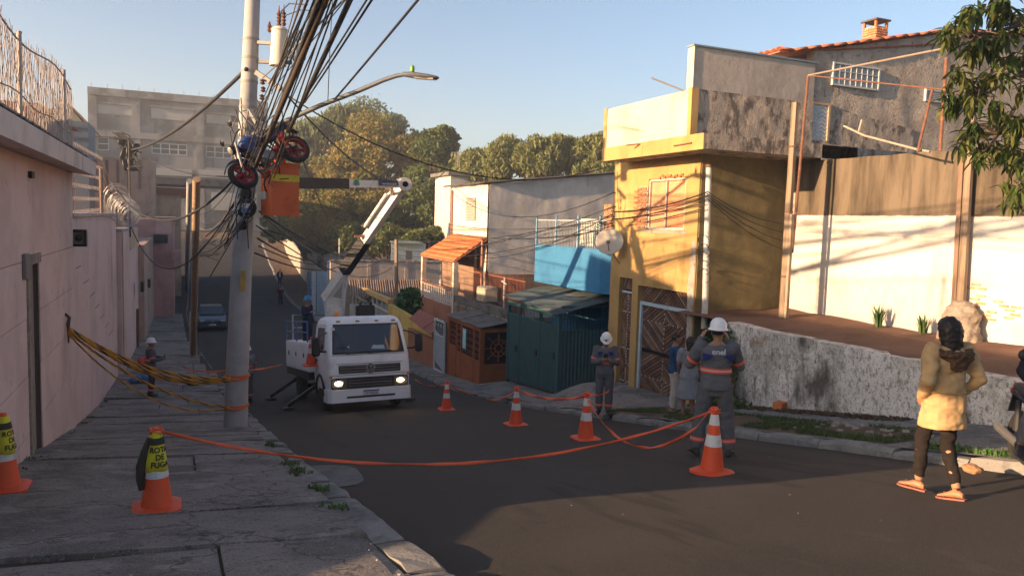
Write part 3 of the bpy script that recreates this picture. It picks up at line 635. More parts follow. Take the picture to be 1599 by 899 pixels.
while x < x1_-.3:
    sl3 = atan2(roofz(x+.4)-roofz(x), .4)
    for j in range(5):
        M3 = Matrix.Rotation(-sl3,3,'Y') @ Matrix.Rotation(-pi/2,3,'Z')
        piece(tm, 'tile', rf, (x+rr.uniform(-.01,.01), GY-.02+.2*j, roofz(x)+.035+rr.uniform(0,.012)), M3)
    x += .4
# barred windows and a door
def RY(px0, py0, px1, py1, Y):
    a = PY(px0, py0, Y); c = PY(px1, py1, Y); return (min(a.x,c.x), max(a.x,c.x), min(a.z,c.z), max(a.z,c.z))
GLASS = mat('dusty window glass', (.09,.11,.125), .25, [((.2,.22,.23), 4, .5, .75, .6)], (), spec=.5)
PALE = simple('pale window steel', (.5,.52,.52))
def grid_window(root, w, Y, cols, rows, glass=GLASS, fr=PALE, bar=.02, fw=.04, out=-1, bright=False):
    x0, x1, z0, z1 = w; b = MB(); b.box(x0, x1, Y+.02*-out*0-.012, Y-.004, z0, z1); o = b.build('window', glass, root, world=True); WM[o.name] = Matrix.Identity(4)
    b = MB()
    for (a, c, d, e) in ((x0-fw,x0,z0-fw,z1+fw),(x1,x1+fw,z0-fw,z1+fw),(x0,x1,z1,z1+fw),(x0,x1,z0-fw,z0)): b.box(a, c, Y-.05, Y+.02, d, e)
    for k in range(1, cols): b.box(x0+(x1-x0)*k/cols-bar/2, x0+(x1-x0)*k/cols+bar/2, Y-.04, Y-.013, z0, z1)
    for k in range(1, rows): b.box(x0, x1, Y-.038, Y-.014, z0+(z1-z0)*k/rows-bar/2, z0+(z1-z0)*k/rows+bar/2)
    b.build('frame', fr, o); return o
grid_window(gh, RY(1301, 100, 1368, 140, GY), GY-.01, 8, 3, mat('frosted glass', (.3,.33,.34), .5, [((.2,.22,.23), 3, .45, .7, .7)]))
grid_window(gh, RY(1445, 142, 1476, 160, GY), GY-.01, 1, 5, simple('grey louvre', (.3,.31,.31)))
b = MB(); w = RY(1259, 162, 1288, 221, GY); b.box(w[0], w[1], GY-.03, GY, w[2], w[3]); do = b.build('door', simple('patterned steel door', (.36,.41,.45), .45), gh, world=True)
b = MB()
for r_ in range(9):
    pts = [(w[0]+(w[1]-w[0])*k/12, GY-.035, w[2]+(w[3]-w[2])*(r_+.5)/9+.03*sin(k*pi/2)) for k in range(13)]; b.tube(pts, .01, 4)
b.build('door_pattern', PALE, do); b = MB(); b.box(w[1], w[1]+.07, GY-.06, GY+.02, w[2], w[3]+.05); b.box(w[0]-.03, w[1], GY-.06, GY+.02, w[3]+.002, w[3]+.05); b.build('door_frame', wood('door frame wood', (.5,.34,.2)), do)
# chimney of loose bricks
cw = RY(1357, 27, 1400, 62, GY+1.2); ch = thing('brick_chimney', 'rough orange brick chimney with a flat slab cap on the tiled roof', 'chimney', ((cw[0]+cw[1])/2, GY+1.4, roofz((cw[0]+cw[1])/2)))
cx_, cy_, sx_ = (cw[0]+cw[1])/2, GY+1.45, .22
CB = mat('chimney brick', (.55,.24,.12), .92, [((.36,.14,.07), 8, .45, .66, .8), ((.66,.42,.26), 15, .58, .72, .5)], [(50,.5,.01)])
b = MB(); b.box(cx_-sx_*.93, cx_+sx_*.93, cy_-sx_*.93, cy_+sx_*.93, cw[2]-.5, cw[3]-.16); b.build('core', MORT, ch, world=True)
cbm = box_mesh('brick', .2, .1, .052, CB, .008); z = cw[2]-.35; row = 0
while z < cw[3]-.17:
    for sd in range(4):
        for k in range(2):
            u = -sx_+.1+(k*.225)+(0 if row % 2 else -.03); R_ = Matrix.Rotation(sd*pi/2,3,'Z'); v = R_ @ Vector((min(max(u+.01,-sx_+.1), sx_-.1), -sx_+.04, 0))
            piece(cbm, 'brick', ch, (cx_+v.x+rr.uniform(-.008,.008), cy_+v.y+rr.uniform(-.006,.006), z), R_)
    z += .064; row += 1
b = MB()
for a_ in (-1,1):
    for c_ in (-1,1): b.box(cx_+a_*sx_-.06*(a_>0)-.0, cx_+a_*sx_+.06*(a_<0), cy_+c_*sx_-.06*(c_>0), cy_+c_*sx_+.06*(c_<0), z-.03, cw[3]-.02)
b.build('cap_leg', BRICK, ch, world=True)
b = MB(); b.bev(cx_-sx_-.05, cx_+sx_+.05, cy_-sx_-.05, cy_+sx_+.05, cw[3]-.02, cw[3]+.03, .01); b.build('cap_slab', simple('dark slab', (.1,.09,.09)), ch, world=True)
# ================================================================ blue house and green garage
BLUE = mat('blue paint', (.04,.17,.33), .8, [((.028,.12,.24), 1.4, .45, .7, .7), ((.02,.10,.2), 3, .58, .75, .6, (1,1,.2)), ((.3,.42,.5), 18, .66, .72, .5)], [(40,.25,.01)])
bh = thing('blue_house', 'bright blue house front with a railed balcony between garage and yellow house', 'house', (11.6, 21, -5.1))
bz0, bz1 = -1.98, -.69; by0, by1 = 19.35, 23.85
b = MB(); b.poly([(11.2, by0, bz0), (11.2, by1, bz0), (13.5, by1, bz0), (13.5, 18.45, bz0), (11.75, 18.45, bz0)], (0,0,bz1-bz0)); b.build('balcony', BLUE, bh, world=True)
b = MB(); b.box(11.9, 13.5, 18.46, 23.8, -5.4, bz0-.003); b.build('wall', BLUE, bh, world=True)
RAILM = simple('balcony rail steel', (.33,.34,.35), .5); RAILB = simple('blue rail steel', (.2,.36,.5), .5)
rl = MB(); rl.box(11.23, 11.27, by0, by1, .12, .16); rl.bar((11.25, by0, .14), (11.78, 18.5, .14), .04); rail = rl.build('balcony_rail', RAILM, bh, world=True); WM[rail.name] = Matrix.Identity(4)
barm = box_mesh('bar', .022, .022, .86, RAILM)
for k in range(44):
    y_ = by0+.05+k*(by1-by0-.1)/43; piece(barm, 'bar', rail, (11.25, y_, -.27))
for k in range(9): piece(barm, 'bar', rail, (11.25+.53*k/9, by0-.85*k/9-.03, -.27))
pm_ = box_mesh('rail_post', .05, .05, 1.0, RAILB)
for y_ in (by0+.1, 20.8, 22.3, by1-.06): piece(pm_, 'rail_post', rail, (11.21, y_, -.2))
b = MB(); b.box(12.7, 12.85, 18.6, 23.4, -.69, .22); b.build('terrace_wall', plaster('pale terrace wall', (.7,.66,.52), .2, .2), bh, world=True)
b = MB(); b.box(12.6, 12.69, 19.2, 22.2, -.69, -.2); b.build('terrace_panel', BLUE, bh, world=True)
br = thing('brick_pier', 'unplastered red brick pier on the balcony corner beside the dish', 'pier', (11.5, 19.3, -.69))
b = MB(); b.box(11.36, 11.9, 19.05, 19.53, -.69, .62); b.build('core', MORT, br, world=True)
pbm = box_mesh('brick', .05, .21, .06, BRICK, .008); pbx = box_mesh('brick', .21, .05, .06, BRICK, .008); z = -.65; row = 0
while z < .6:
    for k in range(2):
        piece(pbm, 'brick', br, (11.35, 19.17+k*.23-(.05 if row % 2 else 0), z)); piece(pbx, 'brick', br, (11.5+k*.24-(.05 if row % 2 else 0), 19.045, z))
    z += .078; row += 1
# potted climbing plants on the balcony
def leafy(name, label, c, rx, ry, rz, n, size, m, seed, cat='plant', stem=None, group=None, part='foliage'):
    rng = np.random.default_rng(seed); t = thing(name, label, cat, (c[0], c[1], c[2]-rz), group=group)
    d = rng.normal(size=(n,3)); d /= np.linalg.norm(d,axis=1)[:,None]; r = rng.random(n)**.45
    P = d*r[:,None]*np.array([rx,ry,rz])+np.array(c); leaf_mesh(part, P, rng, size, m, t)
    if stem:
        b = MB()
        for k in range(4): b.tube([(c[0]+rng.normal()*.03, c[1]+rng.normal()*.05, c[2]-rz-.02), (c[0]+rng.normal()*rx*.4, c[1]+rng.normal()*ry*.4, c[2])], stem, 5)
        b.build('stem', simple('bark', (.09,.065,.045)), t, world=True)
    return t
def leaf_mesh(name, P, rng, size, m, parent, elong=1.7, droop=.0, kind='stuff'):
    n = len(P); a = rng.normal(size=(n,3)); a[:,2] -= droop*2; a /= np.linalg.norm(a,axis=1)[:,None]
    w = np.cross(a, rng.normal(size=(n,3))); w /= np.linalg.norm(w,axis=1)[:,None]
    s = size*(.6+.8*rng.random(n))[:,None]
    nrm = np.cross(a, w)
    v0 = P-a*s*elong*.5; v1 = P+w*s*.42+nrm*s*.12; v2 = P+a*s*elong*.5; v3 = P-w*s*.42+nrm*s*.12
    V = np.stack([v0,v1,v2,v3],1).reshape(-1,3)
    me = bpy.data.meshes.new(name); me.vertices.add(4*n); me.vertices.foreach_set('co', V.ravel()); me.loops.add(4*n); me.polygons.add(n)
    me.loops.foreach_set('vertex_index', np.arange(4*n)); me.polygons.foreach_set('loop_start', np.arange(0,4*n,4)); me.polygons.foreach_set('loop_total', np.full(n,4)); me.update(calc_edges=True)
    ms = m if isinstance(m, list) else [m]
    for q_ in ms: me.materials.append(q_)
    if len(ms) > 1: me.polygons.foreach_set('material_index', (rng.random(n)**1.3*len(ms)).astype(int))
    o = link(me, name, parent, True); tag(o, kind=kind); return o
leafy('balcony_plant', 'green leafy pot plant behind the balcony railing beside the brick pier', (11.5, 19.85, -.2), .16, .16, .42, 160, .1, WEED, 4, stem=.012)
# garage
GRN = mat('dark teal sheet steel', (.032,.09,.092), .5, [((.02,.07,.075), 3, .45, .7, .7), ((.06,.17,.17), 8, .58, .75, .5), ((.12,.07,.045), 12, .66, .72, .5)], [(30,.15,.005)], spec=.4)
ga = thing('metal_garage', 'dark teal steel garage of ribbed sheets with a corrugated lean-to roof', 'garage', (10.8, 21.5, -5.2))
gy0, gy1, gx0, gx1 = 19.68, 23.55, 10.1, 12.0; gb = lambda y: zfR(y)-.03
gt = -2.62
# front: three ribbed leaves, each rib panel one sheet
def ribbed(root, name, X, ya, yb, zb_, zt_, m, pitch=.11, depth=.03):
    b = MB(); n = max(2, int((yb-ya)/pitch)*4); prof = [0,1,1,0]; vs = []
    for k in range(n+1):
        y = ya+(yb-ya)*k/n; d = depth*(1 if (k % 4) in (1,2) else 0); z0 = zb_(y)
        vs += [(X-d, y, z0), (X-d, y, zt_), (X+.02, y, zt_), (X+.02, y, z0)]
    b.add(vs, [(4*k+i, 4*k+(i+1)%4, 4*k+4+(i+1)%4, 4*k+4+i) for k in range(n) for i in range(4)]+[(0,3,2,1),(4*n,4*n+1,4*n+2,4*n+3)])
    return b.build(name, m, root, world=True)
lf = [(gy1-1.02, gy1-.1), (gy1-2.55, gy1-1.06), (gy0+.1, gy1-2.59)]
zg_ = -3.02
for a, c in lf:
    o = ribbed(ga, 'gate_leaf', gx0+.02, a, c, lambda y: gb(y)+.12, zg_, GRN); WM[o.name] = Matrix.Identity(4)
    b = MB(); b.box(gx0-.005, gx0+.04, a, c, zg_, zg_+.04); b.box(gx0-.004, gx0+.04, a, c, gt-.1, gt-.05); b.box(gx0-.006,gx0+.04,a,a+.035,zg_+.04,gt-.1); b.box(gx0-.006,gx0+.04,c-.035,c,zg_+.04,gt-.1); b.build('grille_frame', GRN, o)
    bm_ = box_mesh('grille_bar', .014, .014, gt-.1-zg_-.04, GRN)
    nb_ = int((c-a)/.1)
    for k in range(1, nb_): piece(bm_, 'grille_bar', o, (gx0+.015, a+(c-a)*k/nb_, (gt-.1+zg_+.04)/2))
    b = MB(); b.bev(gx0-.045, gx0-.01, a+.12, a+.24, gb(a)+1.1, gb(a)+1.3, .008); b.build('lock_box', simple('black lock', (.02,.02,.02), .4), o)
b = MB(); 
for y_ in (gy0, gy1-.1): 
    b = MB(); b.box(gx0-.01, gx0+.09, y_, y_+.1, gb(y_)-.3, gt+.02 ); b.build('corner_post', GRN, ga, world=True)
b = MB(); b.box(gx0, gx0+.08, gy0+.1, gy1-.1, gt-.05, gt+.02); b.build('lintel', GRN, ga, world=True)
b = MB(); b.box(gx0+.12, gx1+1, gy0+.12, gy1-.1, -5.6, -5.2); b.build('floor_slab', CONC, ga, world=True)
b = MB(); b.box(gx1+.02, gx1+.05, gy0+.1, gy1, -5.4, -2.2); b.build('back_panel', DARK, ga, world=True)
# side wall, ribbed and with an open grille above
b = MB(); n = 60; vs = []
for k in range(n+1):
    x = gx0+.09+(gx1-gx0-.09)*k/n; d = .03*(1 if (k%4) in (1,2) else 0); vs += [(x, gy0-d+.05, -5.35), (x, gy0-d+.05, -3.1), (x, gy0+.08, -3.1), (x, gy0+.08, -5.35)]
b.add(vs, [(4*k+i, 4*k+(i+1)%4, 4*k+4+(i+1)%4, 4*k+4+i) for k in range(n) for i in range(4)]+[(0,3,2,1),(4*n,4*n+1,4*n+2,4*n+3)]); sw = b.build('side_sheet', GRN, ga, world=True); WM[sw.name] = Matrix.Identity(4)
b = MB(); b.box(gx0+.09, gx1, gy0+.03, gy0+.07, -2.42, -2.37); b.box(gx0+.09, gx1, gy0+.032, gy0+.068, -2.78, -2.75); b.build('side_rail', GRN, sw)
bm_ = box_mesh('grille_bar', .014, .014, .72, GRN)
for k in range(1, 18): piece(bm_, 'grille_bar', sw, (gx0+.09+(gx1-gx0-.09)*k/18, gy0+.05, -2.74))
CORR = mat('weathered roof sheet', (.10,.125,.13), .7, [((.05,.065,.07), 2.0, .44, .68, .85, (1,.25,1)), ((.2,.22,.22), 4, .54, .72, .6, (1,.3,1)), ((.14,.10,.075), 9, .62, .72, .5)], [(20,.3,.01)])
def corr_roof(root, A, B, Cc, D, sheets, m, amp=.02, waves=6, name='roof_sheet', seed=0):
    """A,B = low edge ends, D,Cc = high edge ends; sheets lie side by side along the edge"""
    rr = random.Random(seed); A, B, Cc, D = map(Vector, (A,B,Cc,D)); nrm = (B-A).cross(D-A).normalized(); nrm = nrm if nrm.z > 0 else -nrm
    for s_ in range(sheets):
        b = MB(); n = waves*4; lift = rr.uniform(0,.02)+(s_ % 2)*.012; e0 = rr.uniform(-.05,.04)
        for lay in (0, -.012):
            pass
        vs = []
        for k in range(n+1):
            u = (s_-.03+1.06*k/n)/sheets; u = min(max(u,0),1); w = amp*sin(2*pi*waves*k/n)+lift
            lo = A.lerp(B, u)+(A-D).normalized()*e0; hi = D.lerp(Cc, u)
            vs += [lo+nrm*w, hi+nrm*w, hi+nrm*(w-.012), lo+nrm*(w-.012)]
        b.add(vs, [(4*k+i, 4*k+(i+1)%4, 4*k+4+(i+1)%4, 4*k+4+i) for k in range(n) for i in range(4)]+[(0,3,2,1),(4*n,4*n+1,4*n+2,4*n+3)])
        b.build(name, m, root, world=True, smooth=True)
A_ = PX(872, 487, 9.95); B_ = PX(794, 462, 9.95)
corr_roof(ga, (9.95, gy0-.12, -2.6), (9.95, gy1+.1, -2.45), (12.25, gy1+.1, -1.98), (12.25, gy0-.4, -2.02), 7, CORR, seed=3)
# ================================================================ orange gate, white gate, terrace house
ORG = mat('brick-red painted steel', (.30,.085,.028), .6, [((.19,.055,.022), 2.5, .45, .7, .7), ((.38,.14,.06), 7, .58, .74, .5)], [(25,.2,.006)])
og = thing('orange_gate_shelter', 'brick-red steel gate enclosure with cut-out scrollwork and a notice taped on', 'gate', (9.6, 26, -5.8))
ox, oy0, oy1 = 9.45, 24.35, 27.75; ozt = PX(750, 513, 9.45).z
zb_ = lambda y: zfR(y)-.02
pans = [(oy0+.05, oy0+.62), (oy0+.66, oy0+1.95), (oy0+1.99, oy0+2.45), (oy0+2.5, oy1-.05)]
for i, (a, c) in enumerate(pans):
    zm = ozt-1.15 if i != 3 else ozt-1.0
    b = MB(); b.box(ox, ox+.03, a, c, zb_((a+c)/2)-.1, zm); b.box(ox, ox+.03, a, c, ozt-.12, ozt); b.box(ox,ox+.03,a,a+.05,zm,ozt-.12); b.box(ox,ox+.03,c-.05,c,zm,ozt-.12)
    o = b.build('panel', ORG, og, world=True); WM[o.name] = Matrix.Identity(4)
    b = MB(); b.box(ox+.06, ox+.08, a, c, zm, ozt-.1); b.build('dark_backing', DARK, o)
    n = max(2, int((c-a)/.22))
    for k in range(n):
        yc = a+.05+(c-a-.1)*(k+.5)/n; b = MB()
        for j in range(4):
            zc = zm+.1+(ozt-.22-zm)*(j+.3)/4
            b.tube([(ox+.015, yc+.085*cos(t_*.7+j)*(.4+.08*t_), zc+.085*sin(t_*.7+j)*(.4+.08*t_)) for t_ in range(9)], .014, 4)
        b.build('scroll', ORG, o)
b = MB(); b.box(ox-.02, ox+.06, oy0-.05, oy0+.05, -6, ozt+.01); b.build('corner_post', ORG, og, world=True)
b = MB(); b.box(ox-.02, ox+.06, oy1-.05, oy1+.05, -6.2, ozt+.01); b.build('corner_post', ORG, og, world=True)
sx1 = 10.75
b = MB(); b.box(ox+.06, sx1, oy0-.02, oy0+.01, -6, ozt-1.25); b.box(ox+.06, sx1, oy0-.02, oy0+.01, ozt-.14, ozt); b.box(ox+.06, ox+.16, oy0-.02, oy0+.01, ozt-1.25, ozt-.14); b.box(sx1-.08, sx1, oy0-.02, oy0+.01, ozt-1.25, ozt-.14); so_ = b.build('side_panel', ORG, og, world=True)
b = MB(); b.box(ox+.1, sx1, oy0+.03, oy0+.05, ozt-1.3, ozt-.1); b.build('dark_backing', DARK, so_)
cxs, czs = (ox+.16+sx1-.08)/2, ozt-.7
for k in range(8):
    a = k*pi/4; b = MB(); b.bar((cxs+.1*cos(a), oy0-.005, czs+.1*sin(a)), (cxs+.52*cos(a)*(1 if k%2==0 else 1.1), oy0-.005, czs+.5*sin(a)*(1 if k%2==0 else 1.1)), .05, .02); b.build('ray_bar', ORG, so_)
for rr_ in (.14,.3): b = MB(); b.tube([(cxs+rr_*cos(t_*pi/12), oy0-.006, czs+rr_*sin(t_*pi/12)) for t_ in range(25)], .02, 4); b.build('ring', ORG, so_)
b = MB(); b.box(ox-.008, ox-.003, oy0+1.42, oy0+1.78, ozt-.95, ozt-.22); no_ = b.build('notice', mat('turquoise notice', (.22,.55,.56), .7, [((.5,.7,.7), 5, .5, .7, .5)]), og, world=True)
b = MB()
for k in range(6): b.box(ox-.012, ox-.0085, oy0+1.5, oy0+1.7-.05*(k%3), ozt-.36-k*.085, ozt-.335-k*.085)
tag(b.build('print_lines', simple('notice print', (.7,.8,.8)), no_), kind='stuff')
FIBRO = mat('fibre-cement sheet', (.17,.155,.14), .93, [((.09,.08,.075), 2, .44, .66, .85), ((.26,.24,.2), 6, .56, .72, .5)], [(30,.4,.01)])
corr_roof(og, (9.35, oy0-.12, ozt+.03), (9.35, oy1+.15, ozt+.06), (10.9, oy1+.15, ozt+.3), (10.9, oy0-.12, ozt+.28), 5, FIBRO, .012, 7, seed=4)
wg = thing('white_gate', 'white steel lattice gate between the orange enclosure and the red awning', 'gate', (9.35, 28.6, -5.95))
WST = simple('white gate steel', (.55,.56,.55), .5)
wy0, wy1 = 27.95, 29.25; wzt = PX(680,497,9.35).z
b = MB(); b.box(9.33,9.4,wy0,wy0+.06,-6.1,wzt); b.box(9.33,9.4,wy1-.06,wy1,-6.1,wzt); b.box(9.335,9.395,wy0+.06,wy1-.06,wzt-.06,wzt-.002); b.box(9.335,9.395,wy0+.06,wy1-.06,-5.98,-5.9); b.box(9.337,9.393,wy0+.06,wy1-.06,-4.55,-4.5); b.build('frame', WST, wg, world=True)
b = MB(); b.box(9.42,9.44,wy0,wy1,-6.1,wzt); b.build('dark_backing', simple('grey shade sheet', (.1,.11,.11)), wg, world=True)
for k in range(22):
    z = -5.85+k*.075; 
    if z > -4.6: break
    b = MB(); b.bar((9.365, wy0+.07, z), (9.365, wy1-.07, z+.28), .028, .02); b.build('lattice_bar', WST, wg, world=True)
for k in range(7): b = MB(); yc = wy0+.16+k*.165; b.tube([(9.365, yc+.07*cos(t_*.8)*(.3+.09*t_), -4.1+.2*(k%2)+.1*sin(t_*.8)*(.3+.09*t_)) for t_ in range(9)], .013, 4); b.build('scroll', WST, wg, world=True)
RAWN = simple('faded red awning sheet', (.28,.09,.06), .7)
aw = thing('red_awning', 'faded red lean-to awning over a brick wall beside the white gate', 'awning', (9.5, 31, -6.1))
A_, B_, C_, D_ = PX(672,522,9.2), PX(640,497,9.2), PX(655,483,9.9), PX(700,505,9.9)
corr_roof(aw, A_, B_, C_, D_, 3, RAWN, .012, 5, seed=5)
b = MB(); b.box(9.45, 9.6, wy1+.05, 33.5, -6.4, PX(665,525,9.45).z); b.build('wall', plaster('terracotta low wall', (.36,.15,.08), .3, .3), aw, world=True)
# terrace house: brick terrace, iron fence, tiled porch, white upper floor
PALEW = plaster('off-white render', (.55,.5,.45), .35, .45)
FRONTW = plaster('cream front render', (.66,.56,.46), .3, .25)  # front wall tone, warmer and lighter than the side wall
BRN = mat('brown unpainted render', (.25,.16,.11), .95, [((.15,.09,.065), 1.5, .42, .66, .8), ((.33,.24,.18), 4, .55, .72, .6)], [(20,.5,.02)])
wh = thing('white_house', 'two-storey off-white house with a bare side wall and long shed roof', 'house', (12, 32, -4.2))
b = MB(); b.box(12, 12.2, 30.28, 35.3, -6.2, 1.62); b.build('front_wall', FRONTW, wh, world=True)
hz = lambda x: 1.62 + (x-12)*(2.35-1.62)/6
rough_wall(wh, 'side_wall', PALEW, lambda u, v: (12.0+u*7.5, 30.27, -2.2*(1-v)+hz(12.0+u*7.5)*v), 60, 30, (0,.2,0), .02, 1.4, 5)
rough_wall(wh, 'lower_side_wall', BRN, lambda u, v: (12.0+u*7.5, 30.22, -6.3*(1-v)-2.2*v), 60, 30, (0,.25,0), .03, 1.6, 6)
b = MB(); b.poly([(19.4,30.5,-6.2),(19.4,30.5,hz(19.4)-.1),(19.4,35.3,hz(19.4)-.1),(19.4,35.3,-6.2)], (.1,0,0)); b.build('rear_wall', PALEW, wh, world=True)
A_ = Vector((11.75, 30.0, 1.63)); corr_roof(wh, (11.7, 30.05, 1.66), (11.7, 35.6, 1.66), (19.6, 35.6, 2.6), (19.6, 30.05, 2.6), 6, FIBRO, .03, 6, seed=6)
b = MB(); b.box(11.78, 19.5, 30.06, 30.1, 0,0.001)
w = RX(729, 309, 743, 344, 12); b = MB(); b.box(11.97, 11.995, w[0], w[1], w[2], w[3]); wo_ = b.build('window', simple('brown louvre window', (.24,.17,.13)), wh, world=True); WM[wo_.name] = Matrix.Identity(4)
lm = box_mesh('slat', .03, (w[1]-w[0])-.02, .05, simple('grey louvre slat', (.42,.36,.3)))
for k in range(14): piece(lm, 'slat', wo_, (11.955, (w[0]+w[1])/2, w[2]+.05+k*(w[3]-w[2]-.08)/13), Matrix.Rotation(.5,3,'Y'))
b = MB(); b.tube([(11.94, 35.0, 1.5), (11.94, 35.0, -4)], .045, 8); b.build('downpipe', simple('rusty downpipe', (.3,.14,.08)), wh, world=True)
TERR = plaster('terracotta paint', (.33,.14,.085), .3, .35)
po = thing('tiled_porch', 'small porch with an orange clay tile roof and white balustrade', 'porch', (11, 33.5, -4.8))
pA, pB, pC, pD = PX(657,398,10.6), PX(709,408,10.6), PX(761,373,12.0), PX(707,368,12.0)
b = MB(); b.poly([pA, pB, pC, pD], (0,0,-.06)); rf = b.build('roof', TILE, po, world=True); WM[rf.name] = Matrix.Identity(4)
TILE2 = mat('orange clay tile', (.50,.15,.05), .85, [((.34,.10,.04), 3, .45, .68, .8), ((.6,.24,.1), 8, .55, .72, .6)], [(40,.4,.01)])
nc, nrw = 22, 6; e1 = (pB-pA); e2 = (pD-pA); nm = e1.cross(e2).normalized(); nm = nm if nm.z > 0 else -nm
tlm = tile_mesh(e2.length/nrw*1.12, e1.length/nc*1.05, .05, TILE2)
xa = e1.normalized(); ya_ = (e2-xa*e2.dot(xa)).normalized(); M3 = Matrix(((xa.x,ya_.x,nm.x),(xa.y,ya_.y,nm.y),(xa.z,ya_.z,nm.z)))
if M3.determinant() < 0: M3 = Matrix(((-xa.x,ya_.x,nm.x),(-xa.y,ya_.y,nm.y),(-xa.z,ya_.z,nm.z)))
for i in range(nc):
    for j in range(nrw):
        piece(tlm, 'tile', rf, pA.lerp(pB, (i+.5)/nc)+(pD-pA).lerp(pC-pB, (i+.5)/nc)*(j/nrw)+nm*(.015+rr.uniform(0,.008)+.004*j), M3)
pz = PX(690,450,10.6).z; pyA, pyB = pA.y-.2, pB.y+.1
for y_ in (pyA, pyB):
    b = MB(); b.box(10.6, 10.8, y_-.1, y_+.1, -5.2, pA.z-.02 if y_ == pyA else pB.z-.02); b.build('pier', plaster('cream pier', (.6,.5,.38), .3, .3), po, world=True)
b = MB(); b.box(11.6, 11.7, pyB+.1, pyA-.1, -5.2, pA.z+.5); b.build('inner_wall', BRN, po, world=True)
wp = MB(); wp.box(11.58,11.6,(pyA+pyB)/2-.2,(pyA+pyB)/2+.5,-4.2,-2.3); wp.build('doorway', DARK, po, world=True)
zbal = PX(690,450,10.6).z
b = MB(); b.box(10.58, 10.82, pyB+.1, pyA-.1, -6.3, PX(690,474,10.6).z); b.build('base_wall', TERR, po, world=True)
b = MB(); b.box(10.6, 10.8, pyB+.1, pyA-.1, zbal, zbal+.07); b.build('handrail', simple('porch rail', (.4,.2,.14)), po, world=True)
zb0 = PX(690,474,10.6).z; hb_ = zbal-zb0
bl = MB(); bl.lathe([(.05,0),(.05,.03*hb_),(.03,.1*hb_),(.055,.32*hb_),(.04,.5*hb_),(.025,.62*hb_),(.03,.9*hb_),(.05,.95*hb_),(.05,hb_)], 8); blm = bl.mesh('baluster'); blm.materials.append(simple('white baluster', (.6,.58,.55))); blm.polygons.foreach_set('use_smooth', [True]*len(blm.polygons))
nb_ = 16
for k in range(nb_): piece(blm, 'baluster', po, (10.7, pyB+.25+(pyA-pyB-.5)*k/(nb_-1), zb0))
b = MB(); b.lathe([(.06,0),(.1,.08),(.09,.25),(.05,.3)], 10, Matrix.Translation((10.7, (pyA+pyB)/2-.4, zbal+.07))); t = b.build('flower_vase', simple('grey vase', (.4,.38,.36))); tag(t, 'small pale vase standing on the porch handrail', 'vase')
# terrace with rusty iron fence in front of the bare side wall
te = thing('brick_terrace', 'low brick terrace with a rusty iron fence above the orange gate', 'terrace', (11, 28, -5))
tz = PX(760, 490, 10.6).z
b = MB(); b.box(10.6, 10.8, 24.6, 30.2, -5.8, tz-.02); b.build('front_wall', BRN, te, world=True)
b = MB(); b.box(10.5, 12.6, 24.5, 30.2, tz-.02, tz+.1); b.build('ledge', SOOT, te, world=True)
b = MB(); b.box(10.46, 10.72, 24.45, 30.15, tz+.1, tz+.38); b.build('parapet', mat('blackened parapet', (.13,.115,.1), .95, [((.05,.045,.042), 2, .45, .65, .85),((.25,.21,.18), 6, .56, .7, .5)], [(25,.5,.02)]), te, world=True)
IR = simple('rusty iron bar', (.2,.075,.045), .7)
fy0, fy1 = 24.8, 30.1; b = MB(); b.box(11.3,11.34,fy0,fy1,tz+1.35,tz+1.39); b.box(11.3,11.34,fy0,fy1,tz+.25,tz+.29); fo = b.build('fence_rail', IR, te, world=True); WM[fo.name] = Matrix.Identity(4)
fbm = box_mesh('fence_bar', .025, .025, 1.35, IR)
for k in range(42): piece(fbm, 'fence_bar', fo, (11.32, fy0+.05+k*(fy1-fy0-.1)/41, tz+.78+.05*(k%2)))
b = MB(); b.tube([(11.0, 28.4, tz), (11.02, 28.45, PX(757,372,11).z)], .05, 8); tag(b.build('porch_pole', simple('rusty pole', (.34,.15,.09)), smooth=True), 'tall rusty steel pole standing on the brick terrace', 'pole')
b = MB(); p = PX(751, 470, 10.62); b.bev(p.x-.05, p.x+.55, p.y-.42, p.y+.42, tz+.38, tz+.98, .06); tag(b.build('water_tank', mat('dirty cream fibreglass', (.42,.34,.24), .8, [((.26,.2,.14), 2, .5, .7, .7)], [(20,.3,.01)]), smooth=True), 'dirty cream square water tank on the terrace parapet', 'tank')
b = MB(); p = Vector((10.95, 25.9, tz+.1)); b.tube([p, p+Vector((0,0,1.35))], .03, 8); b.tube([p+Vector((0,-.25,1.1)), p+Vector((0,.25,1.2))], .025, 8); tag(b.build('vent_pipe', simple('pale vent pipe', (.45,.4,.35)), smooth=True), 'thin pale vent pipe on the terrace above the orange gate', 'pipe')
# ================================================================ further down the right side
YW = plaster('ochre boundary wall', (.62,.42,.12), .35, .5)
yw = thing('ochre_wall', 'ochre boundary wall with a white railing and sloping top beside the truck', 'wall', (9.55, 38, -6.3))
P0, P1, P2 = PX(546,447,9.7), PX(606,474,9.7), PX(664,500,9.7)
b = MB(); b.poly([(9.7, P1.y, -6.8), (9.7, P1.y, P1.z), (9.7, P2.y-1, P2.z-.25), (9.7, P2.y-1, -6.3)], (.2,0,0)); b.build('wall', YW, yw, world=True)
b = MB(); b.poly([(9.7, P0.y, -7.2), (9.7, P0.y, P0.z-1.1), (9.7, P1.y, P1.z-1.0), (9.7, P1.y, -6.8)], (.2,0,0)); b.build('low_wall', plaster('pale low wall', (.5,.46,.42), .35, .4), yw, world=True)
b = MB(); b.poly([P0, P0+Vector((0,0,.22)), P1+Vector((0,0,.22)), P1], (.3,0,0)); b.build('sloping_beam', plaster('orange beam', (.62,.38,.14), .3, .3), yw, world=True)
